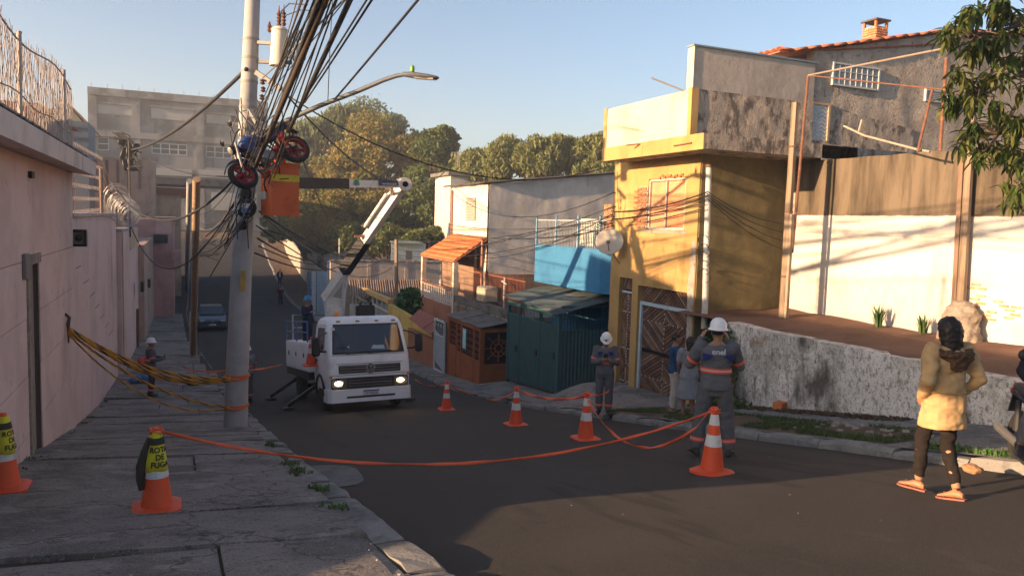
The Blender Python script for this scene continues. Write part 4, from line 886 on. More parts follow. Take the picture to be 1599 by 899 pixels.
for k in range(9):
    a = P0.lerp(P1, (k+.5)/9); b = MB(); b.box(9.74, 9.84, a.y-.06, a.y+.06, a.z-1.12, a.z); b.build('baluster', simple('cream baluster', (.55,.5,.42)), yw, world=True)
b = MB(); b.bar(P0+Vector((.05,0,-.45)), P1+Vector((.05,0,-.45)), .08); b.build('mid_rail', simple('cream rail', (.55,.5,.42)), yw, world=True)
leafy('climbing_shrub', 'green shrub spilling over the ochre wall', PX(645, 473, 10.6), .7, 2.0, .75, 1500, .16, [WEED, GRASS], 9, cat='shrub', stem=.03)
YB = 48
bw = thing('beige_wall', 'long beige wall standing across the slope behind the truck boom', 'wall', (14, YB, -5))
b = MB(); x0_, x1_ = PY(516,430,YB).x, PY(700,430,YB).x; z1_ = PY(600,409,YB).z; zc_ = PY(600,437,YB).z
b.box(x0_, x1_+6, YB, YB+.25, -7.6, z1_); b.build('wall', plaster('beige render', (.40,.34,.29), .4, .5), bw, world=True)
for k in range(1,4): b = MB(); x_ = x0_+(x1_+2-x0_)*k/4; b.box(x_-.12, x_+.12, YB-.04, YB-.002, -7.6, z1_+.02); b.build('pilaster', plaster('beige pilaster', (.36,.31,.27), .4, .4), bw, world=True)
b = MB(); b.box(x0_-.05, x1_+6, YB-.06, YB+.3, z1_+.021, z1_+.12); b.build('coping', SOOT, bw, world=True)
sh = thing('tiled_shed', 'low shed with a weathered brown roof below the beige wall', 'shed', (14, 44, -6.5))
corr_roof(sh, PY(548,463,42), PY(676,470,42), PY(672,437,YB-.2), PY(545,437,YB-.2), 9, mat('brown roof sheets', (.30,.21,.15), .92, [((.17,.12,.09), 2, .44, .66, .8, (.3,1,1)), ((.4,.31,.22), 6, .56, .72, .5)], [(20,.4,.01)]), .05, 4, seed=7)
p = PY(548,463,42); p2 = PY(676,470,42); b = MB(); b.box(p.x+.2, p2.x, 42.3, 42.5, -7.2, p2.z-.15); b.build('wall', PALEW, sh, world=True)
sw_ = thing('white_outhouse', 'small white sunlit outhouse with a dark doorway above the beige wall', 'building', PY(645,412,52))
w = RY(622, 380, 664, 412, 52); b = MB(); b.box(w[0], w[1], 52, 54, w[2]-2, w[3]); b.build('wall', plaster('bright white render', (.75,.68,.52), .2, .2), sw_, world=True)
b = MB(); b.box(w[0]-.1, w[1]-.3, 51.6, 54, w[3]+.002, w[3]+.12); b.build('roof_slab', plaster('cream slab', (.7,.6,.4), .2, .2), sw_, world=True)
b = MB(); b.box(w[0]+.55, w[0]+1.0, 51.97, 51.998, w[2]+.3, w[3]-.5); b.build('window', simple('brown shutter', (.3,.2,.14)), sw_, world=True)
# long wall of the wooded lot, along the far pavement
fw = thing('roadside_wall', 'long pale wall rising along the far pavement below the trees', 'wall', (12.6, 80, -7))
def fx(y): return float(np.interp(y, [54, 66, 80, 100, 114, 122], [11.7, 11.6, 11.7, 12.2, 13.2, 15]))
b = MB(); yy = np.linspace(58, 113, 30)
for s_ in range(len(yy)-1):
    pass
vs = []
for y_ in yy:
    x_ = fx(y_); zt2 = zr(y_)+2.55; vs += [(x_, y_, zr(y_)-.3), (x_, y_, zt2), (x_+.25, y_, zt2), (x_+.25, y_, zr(y_)-.3)]
n = len(yy)-1
b.add(vs, [(4*k+i, 4*k+(i+1)%4, 4*k+4+(i+1)%4, 4*k+4+i) for k in range(n) for i in range(4)]+[(0,3,2,1),(4*n,4*n+1,4*n+2,4*n+3)]); b.build('wall', plaster('dusty wall render', (.36,.30,.25), .5, .6), fw, world=True)
pg_ = thing('sheet_gate', 'pale blue and white sheet gate at the end of the far pavement', 'gate', PG(500, 470))
for k, (a, c, m_) in enumerate(((480,486,simple('blue grey sheet', (.12,.16,.2))), (487,494,simple('white sheet', (.45,.47,.5))), (495,514,simple('pale blue sheet', (.33,.4,.46))))):
    b = MB(); p = PY(a, 425, 57); p2 = PY(c, 425, 57); b.box(p.x, p2.x-.03, 57, 57.08, -7.3, PY(a,424,57).z); b.build('panel', m_, pg_, world=True)
b = MB(); p = PY(513,408,56); b.box(p.x-.05, p.x+.2, 56, 56.3, -7.3, p.z); tag(b.build('gate_pillar', plaster('white pillar', (.5,.48,.45), .3, .4)), 'white gate pillar beside the pale sheet gate', 'pillar')
# ================================================================ left side: pink walls
PNK = mat('pink wall paint', (.66,.48,.43), .93, [((.53,.38,.335), .7, .44, .68, .85), ((.68,.52,.47), 1.5, .52, .74, .6), ((.27,.19,.17), 1.3, .56, .76, .65, (1,1,.09)), ((.35,.24,.21), 4, .6, .72, .5), ((.38,.27,.235), 22, .60, .72, .5)], [(50,.4,.008),(5,.3,.02)])
JNT = mat('dirty joint', (.10,.07,.062), .95)
BEAM = mat('weathered beam', (.66,.55,.49), .93, [((.46,.38,.33), 1.2, .44, .68, .8), ((.14,.1,.085), 2.6, .58, .74, .7, (1,1,.2)), ((.58,.46,.38), 6, .56, .74, .5)], [(30,.4,.01),(5,.4,.03)])
LX = -2.1
p1 = thing('pink_house', 'tall pink street wall with a heavy concrete eave and a mesh fence on top', 'house', (LX, 14, zr(14)))
dr = (13.25, 14.2, zr(13.7)+.12, -.74)
b = MB(); b.box(LX+.035-.3, LX-.02, 6.4, dr[0], -5.0, .78); b.box(LX-.265, LX-.02, dr[1], 18.42, -5.2, .78); b.box(LX-.265, LX-.02, dr[0], dr[1], dr[3], .78); b.box(LX-.3, LX-.14, dr[0], dr[1], -5, dr[3]); b.build('backing_wall', JNT, p1, world=True)
# shadow casters added past the left edge of the view: slanted flank, low wall, beam
b = MB(); b.poly([(LX-.02, 6.38, -4.2), (LX-.02, 6.38, -1.72), (LX-.02, 6.2, -1.5), (LX-.02, 5.5, -.95), (LX-.02, 4.6, .42), (LX-.02, 4.6, .78), (LX-.02, 6.38, .78)], (-.25,0,0)); b.build('shade_slope', PNK, p1, world=True)  # added out of view, slanted to shape the shadow edge on the road
b = MB(); b.box(LX-.3, LX-.021, -14, 6.42, -4.0, -1.72); b.build('shade_low_wall', PNK, p1, world=True)  # added out of view, its height set to cast the foreground shadow
b = MB(); b.box(LX-.55, LX-.05, -12, 4.7, .46, .9); b.build('shade_beam', BEAM, p1, world=True)  # added out of view to keep sun off the walking woman's shoulders
b = MB(); b.box(LX-10, LX-.3, 6.45, 18.4, -5, .76); b.build('house_block', PNK, p1, world=True)
b = MB(); b.poly([(LX-4.4, 14.0, .7), (LX-4.4, 14.0, 2.35), (LX-4.4, 18.6, 2.95), (LX-4.4, 18.6, .7)], (-3,0,0)); b.build('shade_block', PNK, p1, world=True)  # unseen block added to shade the lower part of the yellow facade
courses = [(-5.2,-3.32),(-3.308,-2.47),(-2.458,-1.62),(-1.608,-.77),(-.758,.1),(.1,.775)]
for i, (za, zb_) in enumerate(courses):
    if i == 5: continue
    if i == 4: zb_ = .775
    segs = [(6.4, dr[0]), (dr[1], 18.42)] if i < 4 else [(6.4, 18.42)]
    for a, c in segs:
        def Pf(u, v, a=a, c=c, za=za, zb_=zb_): return (LX, a+(c-a)*u, za+(zb_-za)*v)
        rough_wall(p1, 'wall_course', PNK, Pf, max(4, int((c-a)*3)), 4, (-.03,0,0), .006, 1.2, i)
# door recess with a raw concrete jamb
b = MB(); b.box(LX-.12, LX-.09, dr[0], dr[1], dr[2], dr[3]-.1); do = b.build('door', plaster('dull steel door', (.26,.2,.185), .3, .4), p1, world=True)
b = MB(); b.box(LX-.085, LX-.075, dr[0]+.12, dr[1]-.12, dr[2]+.3, dr[3]-1.6); b.build('door_panel', simple('door panel', (.24,.185,.17)), do)
b = MB(); b.box(LX-.1, LX+.03, dr[0]-.2, dr[0]-.002, dr[2]-.1, dr[3]+.06); b.build('jamb', RUBB, p1, world=True)
b = MB(); b.box(LX-.1, LX+.025, dr[0]-.002, dr[1]+.05, dr[3]-.1, dr[3]+.05); b.build('lintel', RUBB, p1, world=True)
b = MB(); p = PX(37, 412, LX); b.bev(LX, LX+.06, p.y-.16, p.y+.14, p.z-.22, p.z+.15, .012); b.build('meter_box', simple('grey meter box', (.17,.155,.15), .5), p1, world=True)
b = MB(); b.box(LX-.1, LX+.25, dr[0], dr[1], dr[2]-.25, dr[2]-.005); b.build('step', CONC, p1, world=True)
# eave beam and its underside vent
BX = LX+.42
b = MB(); b.poly([(BX, 3.8, .74), (BX, 3.8, 1.02), (BX-.12, 3.8, 1.1), (LX-.6, 3.8, 1.12), (LX-.6, 3.8, .79), (LX, 3.8, .78)], (0, 14.95, 0)); b.build('eave_beam', BEAM, p1, world=True)
b = MB(); b.box(LX-.62, BX-.12, 4.0, 18.5, 1.125, 1.15); b.build('roof_edge', SOOT, p1, world=True)
b = MB(); p = PX(46, 273, LX); b.box(LX+.001, LX+.05, p.y-.12, p.y+.12, p.z-.05, p.z+.05); b.build('air_vent', simple('dark vent', (.04,.035,.035)), p1, world=True)
# mesh fence on the eave
FW = simple('bent fence wire', (.25,.21,.19), .6); FP = simple('fence post steel', (.42,.36,.31), .6)
mf = thing('wire_fence', 'crooked wire mesh fence with pale posts on the eave of the pink house', 'fence', (LX-.05, 12, 1.15))
FXx = LX+.12; fz = lambda y: 2.35+.12*sin(y*.9)
for y_ in (9.0, PX(30,120,FXx).y, PX(100,180,FXx).y):
    b = MB(); b.tube([(FXx, y_, 1.12), (FXx+.01, y_, fz(y_)+.12)], .03, 8); b.build('post', FP, mf, True, True)
b = MB(); b.tube([(FXx, 8+k*.5, fz(8+k*.5)) for k in range(20)], .014, 5); b.build('top_wire', FW, mf, True, True)
b = MB(); b.tube([(FXx, 8+k*.5, 1.5+.04*sin(k)) for k in range(20)], .010, 5); b.build('low_wire', FW, mf, True, True)
b = MB(); rr = random.Random(21)
for k in range(105):
    y_ = 8.3+k*.088; y_ += rr.uniform(-.03,.03); ph = rr.uniform(0,6); top = fz(y_)+rr.uniform(-.05,.16); am = rr.uniform(.02,.07)
    b.tube([(FXx+rr.uniform(-.02,.02), y_+am*sin(ph+j*1.7), 1.15+(top-1.15)*j/7) for j in range(8)], .0048, 4)
for k in range(46):
    y_ = 8.3+k*.2; b.tube([(FXx, y_, 1.2), (FXx, y_+.5, fz(y_+.5)-.05)], .005, 4)
tag(b.build('wire_mesh', FW, mf, world=True), kind='stuff')
# second, lower pink wall with coping
p2 = thing('pink_wall', 'lower pink wall with a thin coping next to the tall pink house', 'wall', (LX, 24, zr(24)))
L2 = -2.17
yE2 = PX(181, 345, L2).y; zt2 = PX(181,337,L2).z
rough_wall(p2, 'wall_face', PNK, lambda u, v: (L2, 18.43+u*(yE2-18.43), -6.3*(1-v)+(zt2+.02)*v), 50, 24, (-.25,0,0), .008, 1.2, 3)
b = MB(); b.box(L2-.3, L2+.08, 18.5, yE2+.02, zt2+.022, zt2+.1); b.build('coping', plaster('pale coping', (.5,.42,.38), .4, .3), p2, world=True)
b = MB(); b.box(L2-9, L2-.3, 18.5, 33, -6.3, zt2-.3); b.build('house_block', PNK, p2, world=True)
for k in range(7):
    z = -1.3-.75*k*.6; y_ = 19.4+k*1.35; b = MB(); b.box(L2-.02, L2+.006, y_, y_+rr.uniform(.8,1.4), z, z+.014); b.build('joint_line', JNT, p2, world=True)
YLm = 18.62; w = RY(110, 358, 136, 385, YLm); x0_, x1_, z0_, z1_ = w
lf_ = thing('wall_lamp', 'square black framed lamp jutting from the lower pink wall', 'lamp', (L2, YLm, (z0_+z1_)/2)); t_ = .055
for q_ in ((x0_,x1_,z1_-t_,z1_),(x0_,x1_,z0_,z0_+t_),(x0_,x0_+t_,z0_+t_,z1_-t_),(x1_-t_,x1_,z0_+t_,z1_-t_)): b = MB(); b.box(q_[0],q_[1],YLm-.1,YLm+.1,q_[2],q_[3]); b.build('frame_bar', simple('black lamp frame', (.018,.018,.02), .4), lf_, world=True)
b = MB(); b.box(x0_+t_,x1_-t_,YLm+.02,YLm+.05,z0_+t_,z1_-t_); b.build('back_plate', simple('lamp plate', (.4,.36,.33)), lf_, world=True)
b = MB(); b.lathe([(.05,0),(.07,.04),(.05,.09),(.01,.12)], 12, Matrix.Translation(((x0_+x1_)/2, YLm+.01, (z0_+z1_)/2)) @ Matrix.Rotation(pi/2,4,'X')); b.build('bulb_housing', simple('dark bulb housing', (.05,.05,.05), .4), lf_, True, True)
# third and fourth walls, stepping down
p3 = thing('pink_wall', 'third pink wall section with pale edging and a brick window below the cables', 'wall', (LX, 34, zr(34)))
L3 = -2.02; y3 = 42.5; zt3 = PX(190,362,L3).z
b = MB(); b.box(L3-.3, L3, yE2+.05, y3, -7, zt3); b.box(L3-8, L3-.3, yE2+.1, y3, -7, zt3-.4); b.build('wall_face', PNK, p3, world=True)
b = MB(); b.box(L3-.34, L3+.05, yE2+.03, y3-3, zt3+.002, zt3+.1); b.build('coping', plaster('grey coping', (.36,.32,.3), .4, .4), p3, world=True)
b = MB(); b.box(L3+.001, L3+.05, yE2+.3, yE2+.42, -6.6, zt3-.02); b.build('edge_strip', plaster('light pink strip', (.55,.36,.32), .2, .2), p3, world=True)
b = MB(); w = RX(205, 365, 228, 395, L3); b.box(L3+.002, L3+.02, y3-6.5, y3-1.2, zt3-.9, zt3-.1); b.build('window', plaster('tan lattice brick', (.55,.40,.26), .6, .5), p3, world=True)  # flat tan panel for the lattice brick window
aw2 = thing('balcony_awning', 'small striped orange awning above the third pink wall', 'awning', (L3, 38, zt3+.6))
AWM = simple('orange striped cloth', (.42,.17,.06)); AWM2 = simple('cream striped cloth', (.5,.4,.28))
for k in range(7):
    b = MB(); y_ = 36.0+k*.9; b.poly([(L3-.5, y_, zt3+1.0), (L3+.1, y_, zt3+.65), (L3+.1, y_, zt3+.4), (L3+.08, y_, zt3+.4), (L3+.08, y_, zt3+.63), (L3-.5, y_, zt3+.97)], (0,.88,0)); b.build('stripe', AWM if k % 2 else AWM2, aw2, world=True)
b = MB(); b.box(L3-.9, L3-.5, 35, 43, zt3, zt3+1.1); b.build('back_wall', plaster('green grey wall', (.2,.19,.15), .3, .3), aw2, world=True)
p4 = thing('pink_wall', 'last pink wall with small dark meter boxes and a white door frame', 'wall', (LX, 47, zr(47)))
L4 = -1.75; y4 = 57; zt4 = PX(222,455,L4).z+1.2
b = MB(); b.box(L4-.3, L4, y3+.02, y4, -7.8, zt3-.9); b.box(L4-6, L4-.3, y3+.05, y4, -7.8, zt3-.95); b.build('wall_face', plaster('buff pink render', (.44,.30,.24), .3, .3), p4, world=True)
b = MB(); b.box(L4, L4+.08, 47.0, 47.35, -7.4, -3.4); b.build('door_frame', plaster('white jamb', (.5,.47,.45), .3, .3), p4, world=True)
for px_, py_ in ((220, 447), (231, 442)):
    p = PX(px_, py_, L4); b = MB(); b.bev(L4, L4+.14, p.y-.5, p.y+.5, p.z-.22, p.z+.25, .02); b.build('meter_box', simple('black meter box', (.03,.03,.032), .5), p4, world=True)
b = MB(); b.tube([(L3+.06, 40.3, -6.8), (L3+.06, 40.3, -4.6)], .06, 6); b.build('rusty_pipe', RUST, p3, world=True)
# razor wire and service mast above the lower walls
rz = thing('razor_wire', 'tangled razor wire strung on a post above the lower pink wall', 'wire', (L2, 25, zt2+.1))
pa = PX(159, 338, L2+.02)
b = MB(); b.tube([(pa.x, pa.y, zt2), (pa.x, pa.y, PX(158,264,L2).z)], .045, 6); b.build('post', simple('rusty wire post', (.2,.13,.1)), rz, True, True)
zt_p = PX(158,264,L2).z; b = MB()
for k in range(6):
    z = zt2+.2+k*.3; b.tube(sag((L2, 18.6, z-.1), (pa.x, pa.y, z), .05, 8), .005, 4); b.tube(sag((pa.x, pa.y, z), (L2, yE2+rr.uniform(0,3), z-.4-.1*k), .15, 8), .005, 4)
    for j in range(26): y_ = 18.6+j*.3; c = Vector((L2, y_, z-.1+(y_-18.6)/(pa.y-18.6)*.1)); b.tube([c+Vector((0,-.05,-.05)), c+Vector((0,.05,.05))], .006, 3)
tag(b.build('barbed_strand', FW, rz, world=True), kind='stuff')
b = MB()
for k in range(26): 
    y_ = 26.5+k*.32; R_ = .42+.1*sin(k*1.3); cz_ = zt2+.45-.02*k + .1*sin(k)
    b.tube([(L2+.3+R_*cos(a*pi/7)*.8, y_+.05*a, cz_+R_*sin(a*pi/7)) for a in range(15)], .006, 4)
tag(b.build('razor_coil', simple('galvanised razor coil', (.33,.32,.32), .45, metal=.4), rz, world=True), kind='stuff')
# pink house further on, standing forward to the pavement
fp = thing('pink_house', 'narrow pink house front standing forward at the far end of the pavement', 'house', PG(255, 484))
yf = 56.5; w = RY(239, 342, 273, 486, yf); PNK2 = plaster('rose paint', (.52,.29,.255), .25, .3)
b = MB(); b.box(w[0]-2, w[1]-.05, yf, yf+9, w[2]-.6, w[3]); b.build('wall', PNK2, fp, world=True)
b = MB(); wf = RY(240, 366, 262, 379, yf); b.box(wf[0], wf[1], yf-.3, yf-.002, wf[2], wf[3]); b.build('planter_box', simple('black planter', (.03,.03,.035)), fp, world=True)
b = MB(); b.box(w[0], w[1]+.1, yf-.05, yf+9, w[3], w[3]+.15); b.build('coping', plaster('rose coping', (.45,.3,.27), .3, .3), fp, world=True)
wf = RY(243, 345, 268, 365, yf); b = MB(); b.box(wf[0], wf[1], yf-.03, yf-.002, wf[2], wf[3]); b.build('panel', plaster('pale rose panel', (.58,.36,.32), .2, .2), fp, world=True)
wf = RY(268, 392, 282, 408, yf-.4); b = MB(); b.box(wf[0], wf[1], yf-.5, yf+2, wf[2], wf[3]); b.build('oriel', PNK2, fp, world=True)
# heap of rubbish: red cloth over black bags
p = PG(246, 492, .2); hp = thing('rubbish_heap', 'red cloth over black rubbish bags against the far pink house', 'rubbish', p)
b = MB()
for k in range(6): c = p+Vector((rr.uniform(-.6,.5), rr.uniform(-.4,.4), .32)); b.lathe([(.02,-.33),(.3,-.3),(.4,-.05),(.28,.22),(.05,.36)], 10, Matrix.Translation(c))
me = remesh(b, .06, 1, (.05, 4, 2)); me.materials.append(simple('black plastic bag', (.012,.012,.014), .35)); link(me, 'bag', hp, True)
b = MB(); b.lathe([(.02,-.12),(.4,-.1),(.5,.02),(.3,.14),(.03,.2)], 10, Matrix.Translation(p+Vector((-.2,-.1,.72)))); me = remesh(b, .06, 1, (.06, 4, 5)); me.materials.append(simple('red cloth', (.35,.025,.02))); link(me, 'red_cloth', hp, True)
# beige house, pale green house and sheds behind the left walls
BEI = plaster('beige pink render', (.46,.33,.25), .3, .5)
be = thing('beige_house', 'beige rendered house with rain streaks behind the left walls', 'house', (-3, 72, -7))
w = RY(205, 236, 283, 400, 72); w2 = RY(140, 250, 236, 380, 66)
b = MB(); b.box(w[0], w[1], 72, 84, -8, PY(240,303,72).z); b.box(w2[0], PY(240,260,66).x, 66, 71.9, -8, PY(236,250,66).z); b.build('wall', BEI, be, world=True)
wf = RY(233, 292, 294, 306, 72); b = MB(); b.box(wf[0]-.3, wf[1], 71.8, 84, wf[2], wf[3]); b.build('roof_band', simple('red roof band', (.2,.06,.045)), be, world=True)
wf = RY(230, 276, 340, 291, 76); b = MB(); b.box(wf[0], wf[1]+1, 76, 84, wf[2], wf[3]); b.build('shutter_roof', FIBRO, be, world=True)
for k in range(5): b = MB(); x_ = PY(150+k*17, 260, 66).x; b.box(x_-.1, x_+.1, 65.97, 65.998, PY(150,300-8*(k%3),66).z, PY(150,249,66).z); b.build('rain_streak', simple('dark streak', (.2,.12,.09)), be, world=True)
gr_ = thing('green_house', 'pale green gabled house far behind the wire fence', 'house', PY(118, 250, 75))
w = RY(60, 172, 138, 300, 75); zz = PY(118,168,75).z
b = MB(); b.poly([(w[0],75,-6),(w[0],75,w[3]-.6),(PY(108,165,75).x,75,zz+.1),(w[1],75,w[3]-1.2),(w[1],75,-6)], (0,8,0)); b.build('wall', plaster('pale green render', (.40,.42,.26), .3, .3), gr_, world=True)
b = MB(); g_ = PY(108,165,75).x; b.poly([(w[0]-.3,74.7,w[3]-.62),(g_,74.7,zz+.15),(w[1]+.3,74.7,w[3]-1.25),(w[1]+.3,74.7,w[3]-1.1),(g_,74.7,zz+.3),(w[0]-.3,74.7,w[3]-.45)], (0,8.5,0)); b.build('roof', TILE, gr_, world=True)
bs = thing('blue_shed', 'blue-grey metal shed below the pale green house', 'shed', PY(122, 240, 62))
w = RY(104, 188, 138, 244, 62); b = MB(); b.box(w[0]-2, w[1]-.0, 62, 67, -6, w[3]); b.build('wall', simple('blue grey cladding', (.12,.15,.19)), bs, world=True)
for k in range(3): b = MB(); z = w[2]+(w[3]-w[2])*(.2+.3*k); b.box(w[0]-2, w[1], 61.9, 61.99, z, z+.12); b.build('cladding_band', simple('grey cladding band', (.10,.11,.13)), bs, world=True)
tr_ = thing('tiled_house', 'brown tiled house roof seen through the wire fence', 'house', PY(40, 230, 48))
w = RY(-40, 158, 88, 320, 48); b = MB(); b.box(w[0]-3, w[1], 48, 56, -6, w[3]-.5); b.build('wall', plaster('dusky wall', (.3,.22,.18), .3, .3), tr_, world=True)
b = MB(); b.poly([(w[0]-3.3,47.6,w[3]-.4),(w[1]+.3,47.6,w[3]-.5),(w[1]-.6,47.6,w[3]+.1),(w[0]-3.3,47.6,w[3]+.1)], (0,8.6,0)); b.build('roof', TILE, tr_, world=True)
# ================================================================ big concrete building closing the street
FC = mat('sooty exposed concrete', (.215,.215,.22), .95, [((.10,.10,.102), .22, .44, .6, .9), ((.31,.30,.29), .5, .52, .72, .6), ((.06,.06,.06), .5, .50, .68, .85, (1,1,.10)), ((.2,.19,.18), 3, .55, .7, .5)], [(6,.4,.05)])
FC2 = mat('pale infill panel', (.33,.325,.32), .95, [((.25,.23,.215), .4, .44, .68, .8), ((.16,.15,.14), .8, .58, .78, .5, (1,1,.15))], [(6,.3,.04)])
YF = 124
fa = thing('concrete_building', 'large grey exposed concrete building closing the far end of the street', 'building', (-2, YF, -3))
fx0, fx1 = PY(138,134,YF).x, PY(418,160,YF).x; fzt = PY(138,136,YF).z; g0 = -2.5
b = MB(); b.box(fx0, fx1, YF, YF+25, g0, fzt); b.build('wall', FC, fa, world=True)
for i in range(4):
    x_ = PY([142,190+5,306-8,380][i],200,YF).x
def fband(nm, py0, py1, out, m):
    za, zb_ = PY(138,py1,YF).z, PY(138,py0,YF).z; b = MB(); b.box(fx0-.1, fx1, YF-out, YF-.003, za, zb_); b.build(nm, m, fa, world=True); return za, zb_
fband('top_beam', 136, 148, .5, FC); fband('mid_beam', 202, 212, .45, FC); fband('low_beam', 252, 262, .5, FC)
for px_ in (138, 206, 306, 378):
    x_ = PY(px_, 200, YF).x; b = MB(); b.box(x_, x_+1.1, YF-.35, YF-.004, g0, fzt-.6); b.build('column', FC, fa, world=True)
for (a, c, d, e) in ((152,162,214,182),(236,168,302,190),(322,178,376,196)):
    w = RY(a, c, d, e, YF); b = MB(); b.box(w[0], w[1], YF-.08, YF-.004, w[2], w[3]); b.build('infill_panel', FC2, fa, world=True)
    b = MB(); b.box(w[0]-.2, w[1]+.2, YF-.3, YF-.006, w[3]+.01, w[3]+.35); b.build('lintel', FC, fa, world=True)
w = RY(361, 178, 378, 192, YF); b = MB(); b.box(w[0], w[1], YF-.1, YF-.082, w[2], w[3]); b.build('dark_opening', DARK, fa, world=True)
for (a, c, d, e, n) in ((237,224,292,242,4),(322,229,362,247,3),(152,215,170,234,1)):
    w = RY(a, c, d, e, YF)
    for i in range(n):
        x0_ = w[0]+(w[1]-w[0])*i/n; x1_ = w[0]+(w[1]-w[0])*(i+1)/n; grid_window(fa, (x0_+.08, x1_-.08, w[2], w[3]), YF-.01, 1, 2, mat('dark factory glass', (.05,.055,.06), .4), PALE, .12, .1)
for (a, c, d, e) in ((236,262,300,276),(310,265,378,280),(330,300,400,330)):
    w = RY(a, c, d, e, YF); b = MB(); b.box(w[0], w[1], YF-.6, YF-.004, w[2], w[3]); b.build('canopy_band', simple('grey canopy', (.3,.3,.3)), fa, world=True)
for k in range(5): w = RY(300+k*22, 305, 317+k*22, 340, YF); b = MB(); b.box(w[0], w[1], YF-.1, YF-.004, w[2], w[3]); b.build('shop_shutter', simple('grey roller shutter', (.13,.13,.13)), fa, world=True)
b = MB()
for k in range(12): x_ = fx0+.3+k*(fx1-fx0)/12; b.tube([(x_, YF+.3, fzt), (x_+rr.uniform(-.1,.1), YF+.3, fzt+rr.uniform(.3,1.1))], .03, 4)
tag(b.build('starter_bars', RUST, fa, world=True), kind='stuff')
# sunlit bank of bare earth where the street turns
q = MB(); q.grid(10, 6, lambda u, v: (6+u*14, 113+v*6+u*1.5, -2.75+ .5*v + .3*noise.noise(Vector((u*3,v*3,0)))))
# ================================================================ poles standing on the left pavement
wp_ = PG(302, 553, .25); 
t = post('timber_pole', 'brown timber service pole with a whitewashed foot on the left pavement', wp_, PX(307, 280, wp_.x), .125, wood('pole timber', (.34,.23,.14)), cat='pole', n=10)
b = MB(); zz = PX(302,490,wp_.x).z; b.tube([wp_+Vector((0,0,-.1)), Vector((wp_.x, wp_.y, zz))], .15, 10); b.build('whitewashed_foot', mat('whitewash', (.5,.47,.43), .9, [((.25,.2,.17), 4, .5, .68, .7)], [(20,.4,.01)]), t, True, True)
b = MB(); zz = PX(304,400,wp_.x).z
for k in range(14): a = Vector((wp_.x+.15, wp_.y-.1, zz+rr.uniform(-.35,.35))); b.tube([a, a+Vector((rr.uniform(.2,1.0), rr.uniform(-.3,.3), rr.uniform(-.15,.3))), a+Vector((rr.uniform(.5,1.3), rr.uniform(-.3,.3), rr.uniform(-.3,.2)))], .012, 4)
tag(b.build('wire_bundle', simple('tan cable ends', (.3,.2,.12)), t, world=True), kind='stuff')
p = PG(291, 452, .2); post('concrete_pole', 'slim grey concrete pole behind the timber pole', p, PX(296, 283, p.x), .14, plaster('pole concrete', (.33,.33,.33), .3, .4), cat='pole', n=10)
# ================================================================ trees
def leafmat(name, c, c2, v=.5):
    m = mat(name, c, .62, [(c2, .35, .42, .64, .75), (dk(c,.5), 1.1, .5, .7, .6), (dk(c2,1.4), 3, .58, .74, .5)], (), spec=.2)
    n = m.node_tree.nodes; L = m.node_tree.links; pb = n['Principled BSDF']; tl = n.new('ShaderNodeBsdfTranslucent'); L.new(pb.inputs['Base Color'].links[0].from_socket, tl.inputs[0]); ms = n.new('ShaderNodeMixShader'); ms.inputs[0].default_value = .38; L.new(pb.outputs[0], ms.inputs[1]); L.new(tl.outputs[0], ms.inputs[2]); L.new(ms.outputs[0], n['Material Output'].inputs[0])
    return m
BARK = mat('bark', (.1,.075,.055), .95, [((.05,.04,.03), 6, .45, .66, .8)], [(20,.6,.02)])
LG = [leafmat('dark green leaf', (.075,.11,.034), (.11,.145,.046)), leafmat('mid green leaf', (.11,.15,.042), (.155,.18,.055))]
LB = [leafmat('olive leaf', (.15,.165,.042), (.21,.20,.052)), leafmat('bronze leaf', (.25,.175,.055), (.32,.205,.062))]
LW = [leafmat('grey green leaf', (.085,.115,.06), (.12,.145,.07)), leafmat('pale green leaf', (.19,.215,.085), (.24,.25,.095))]
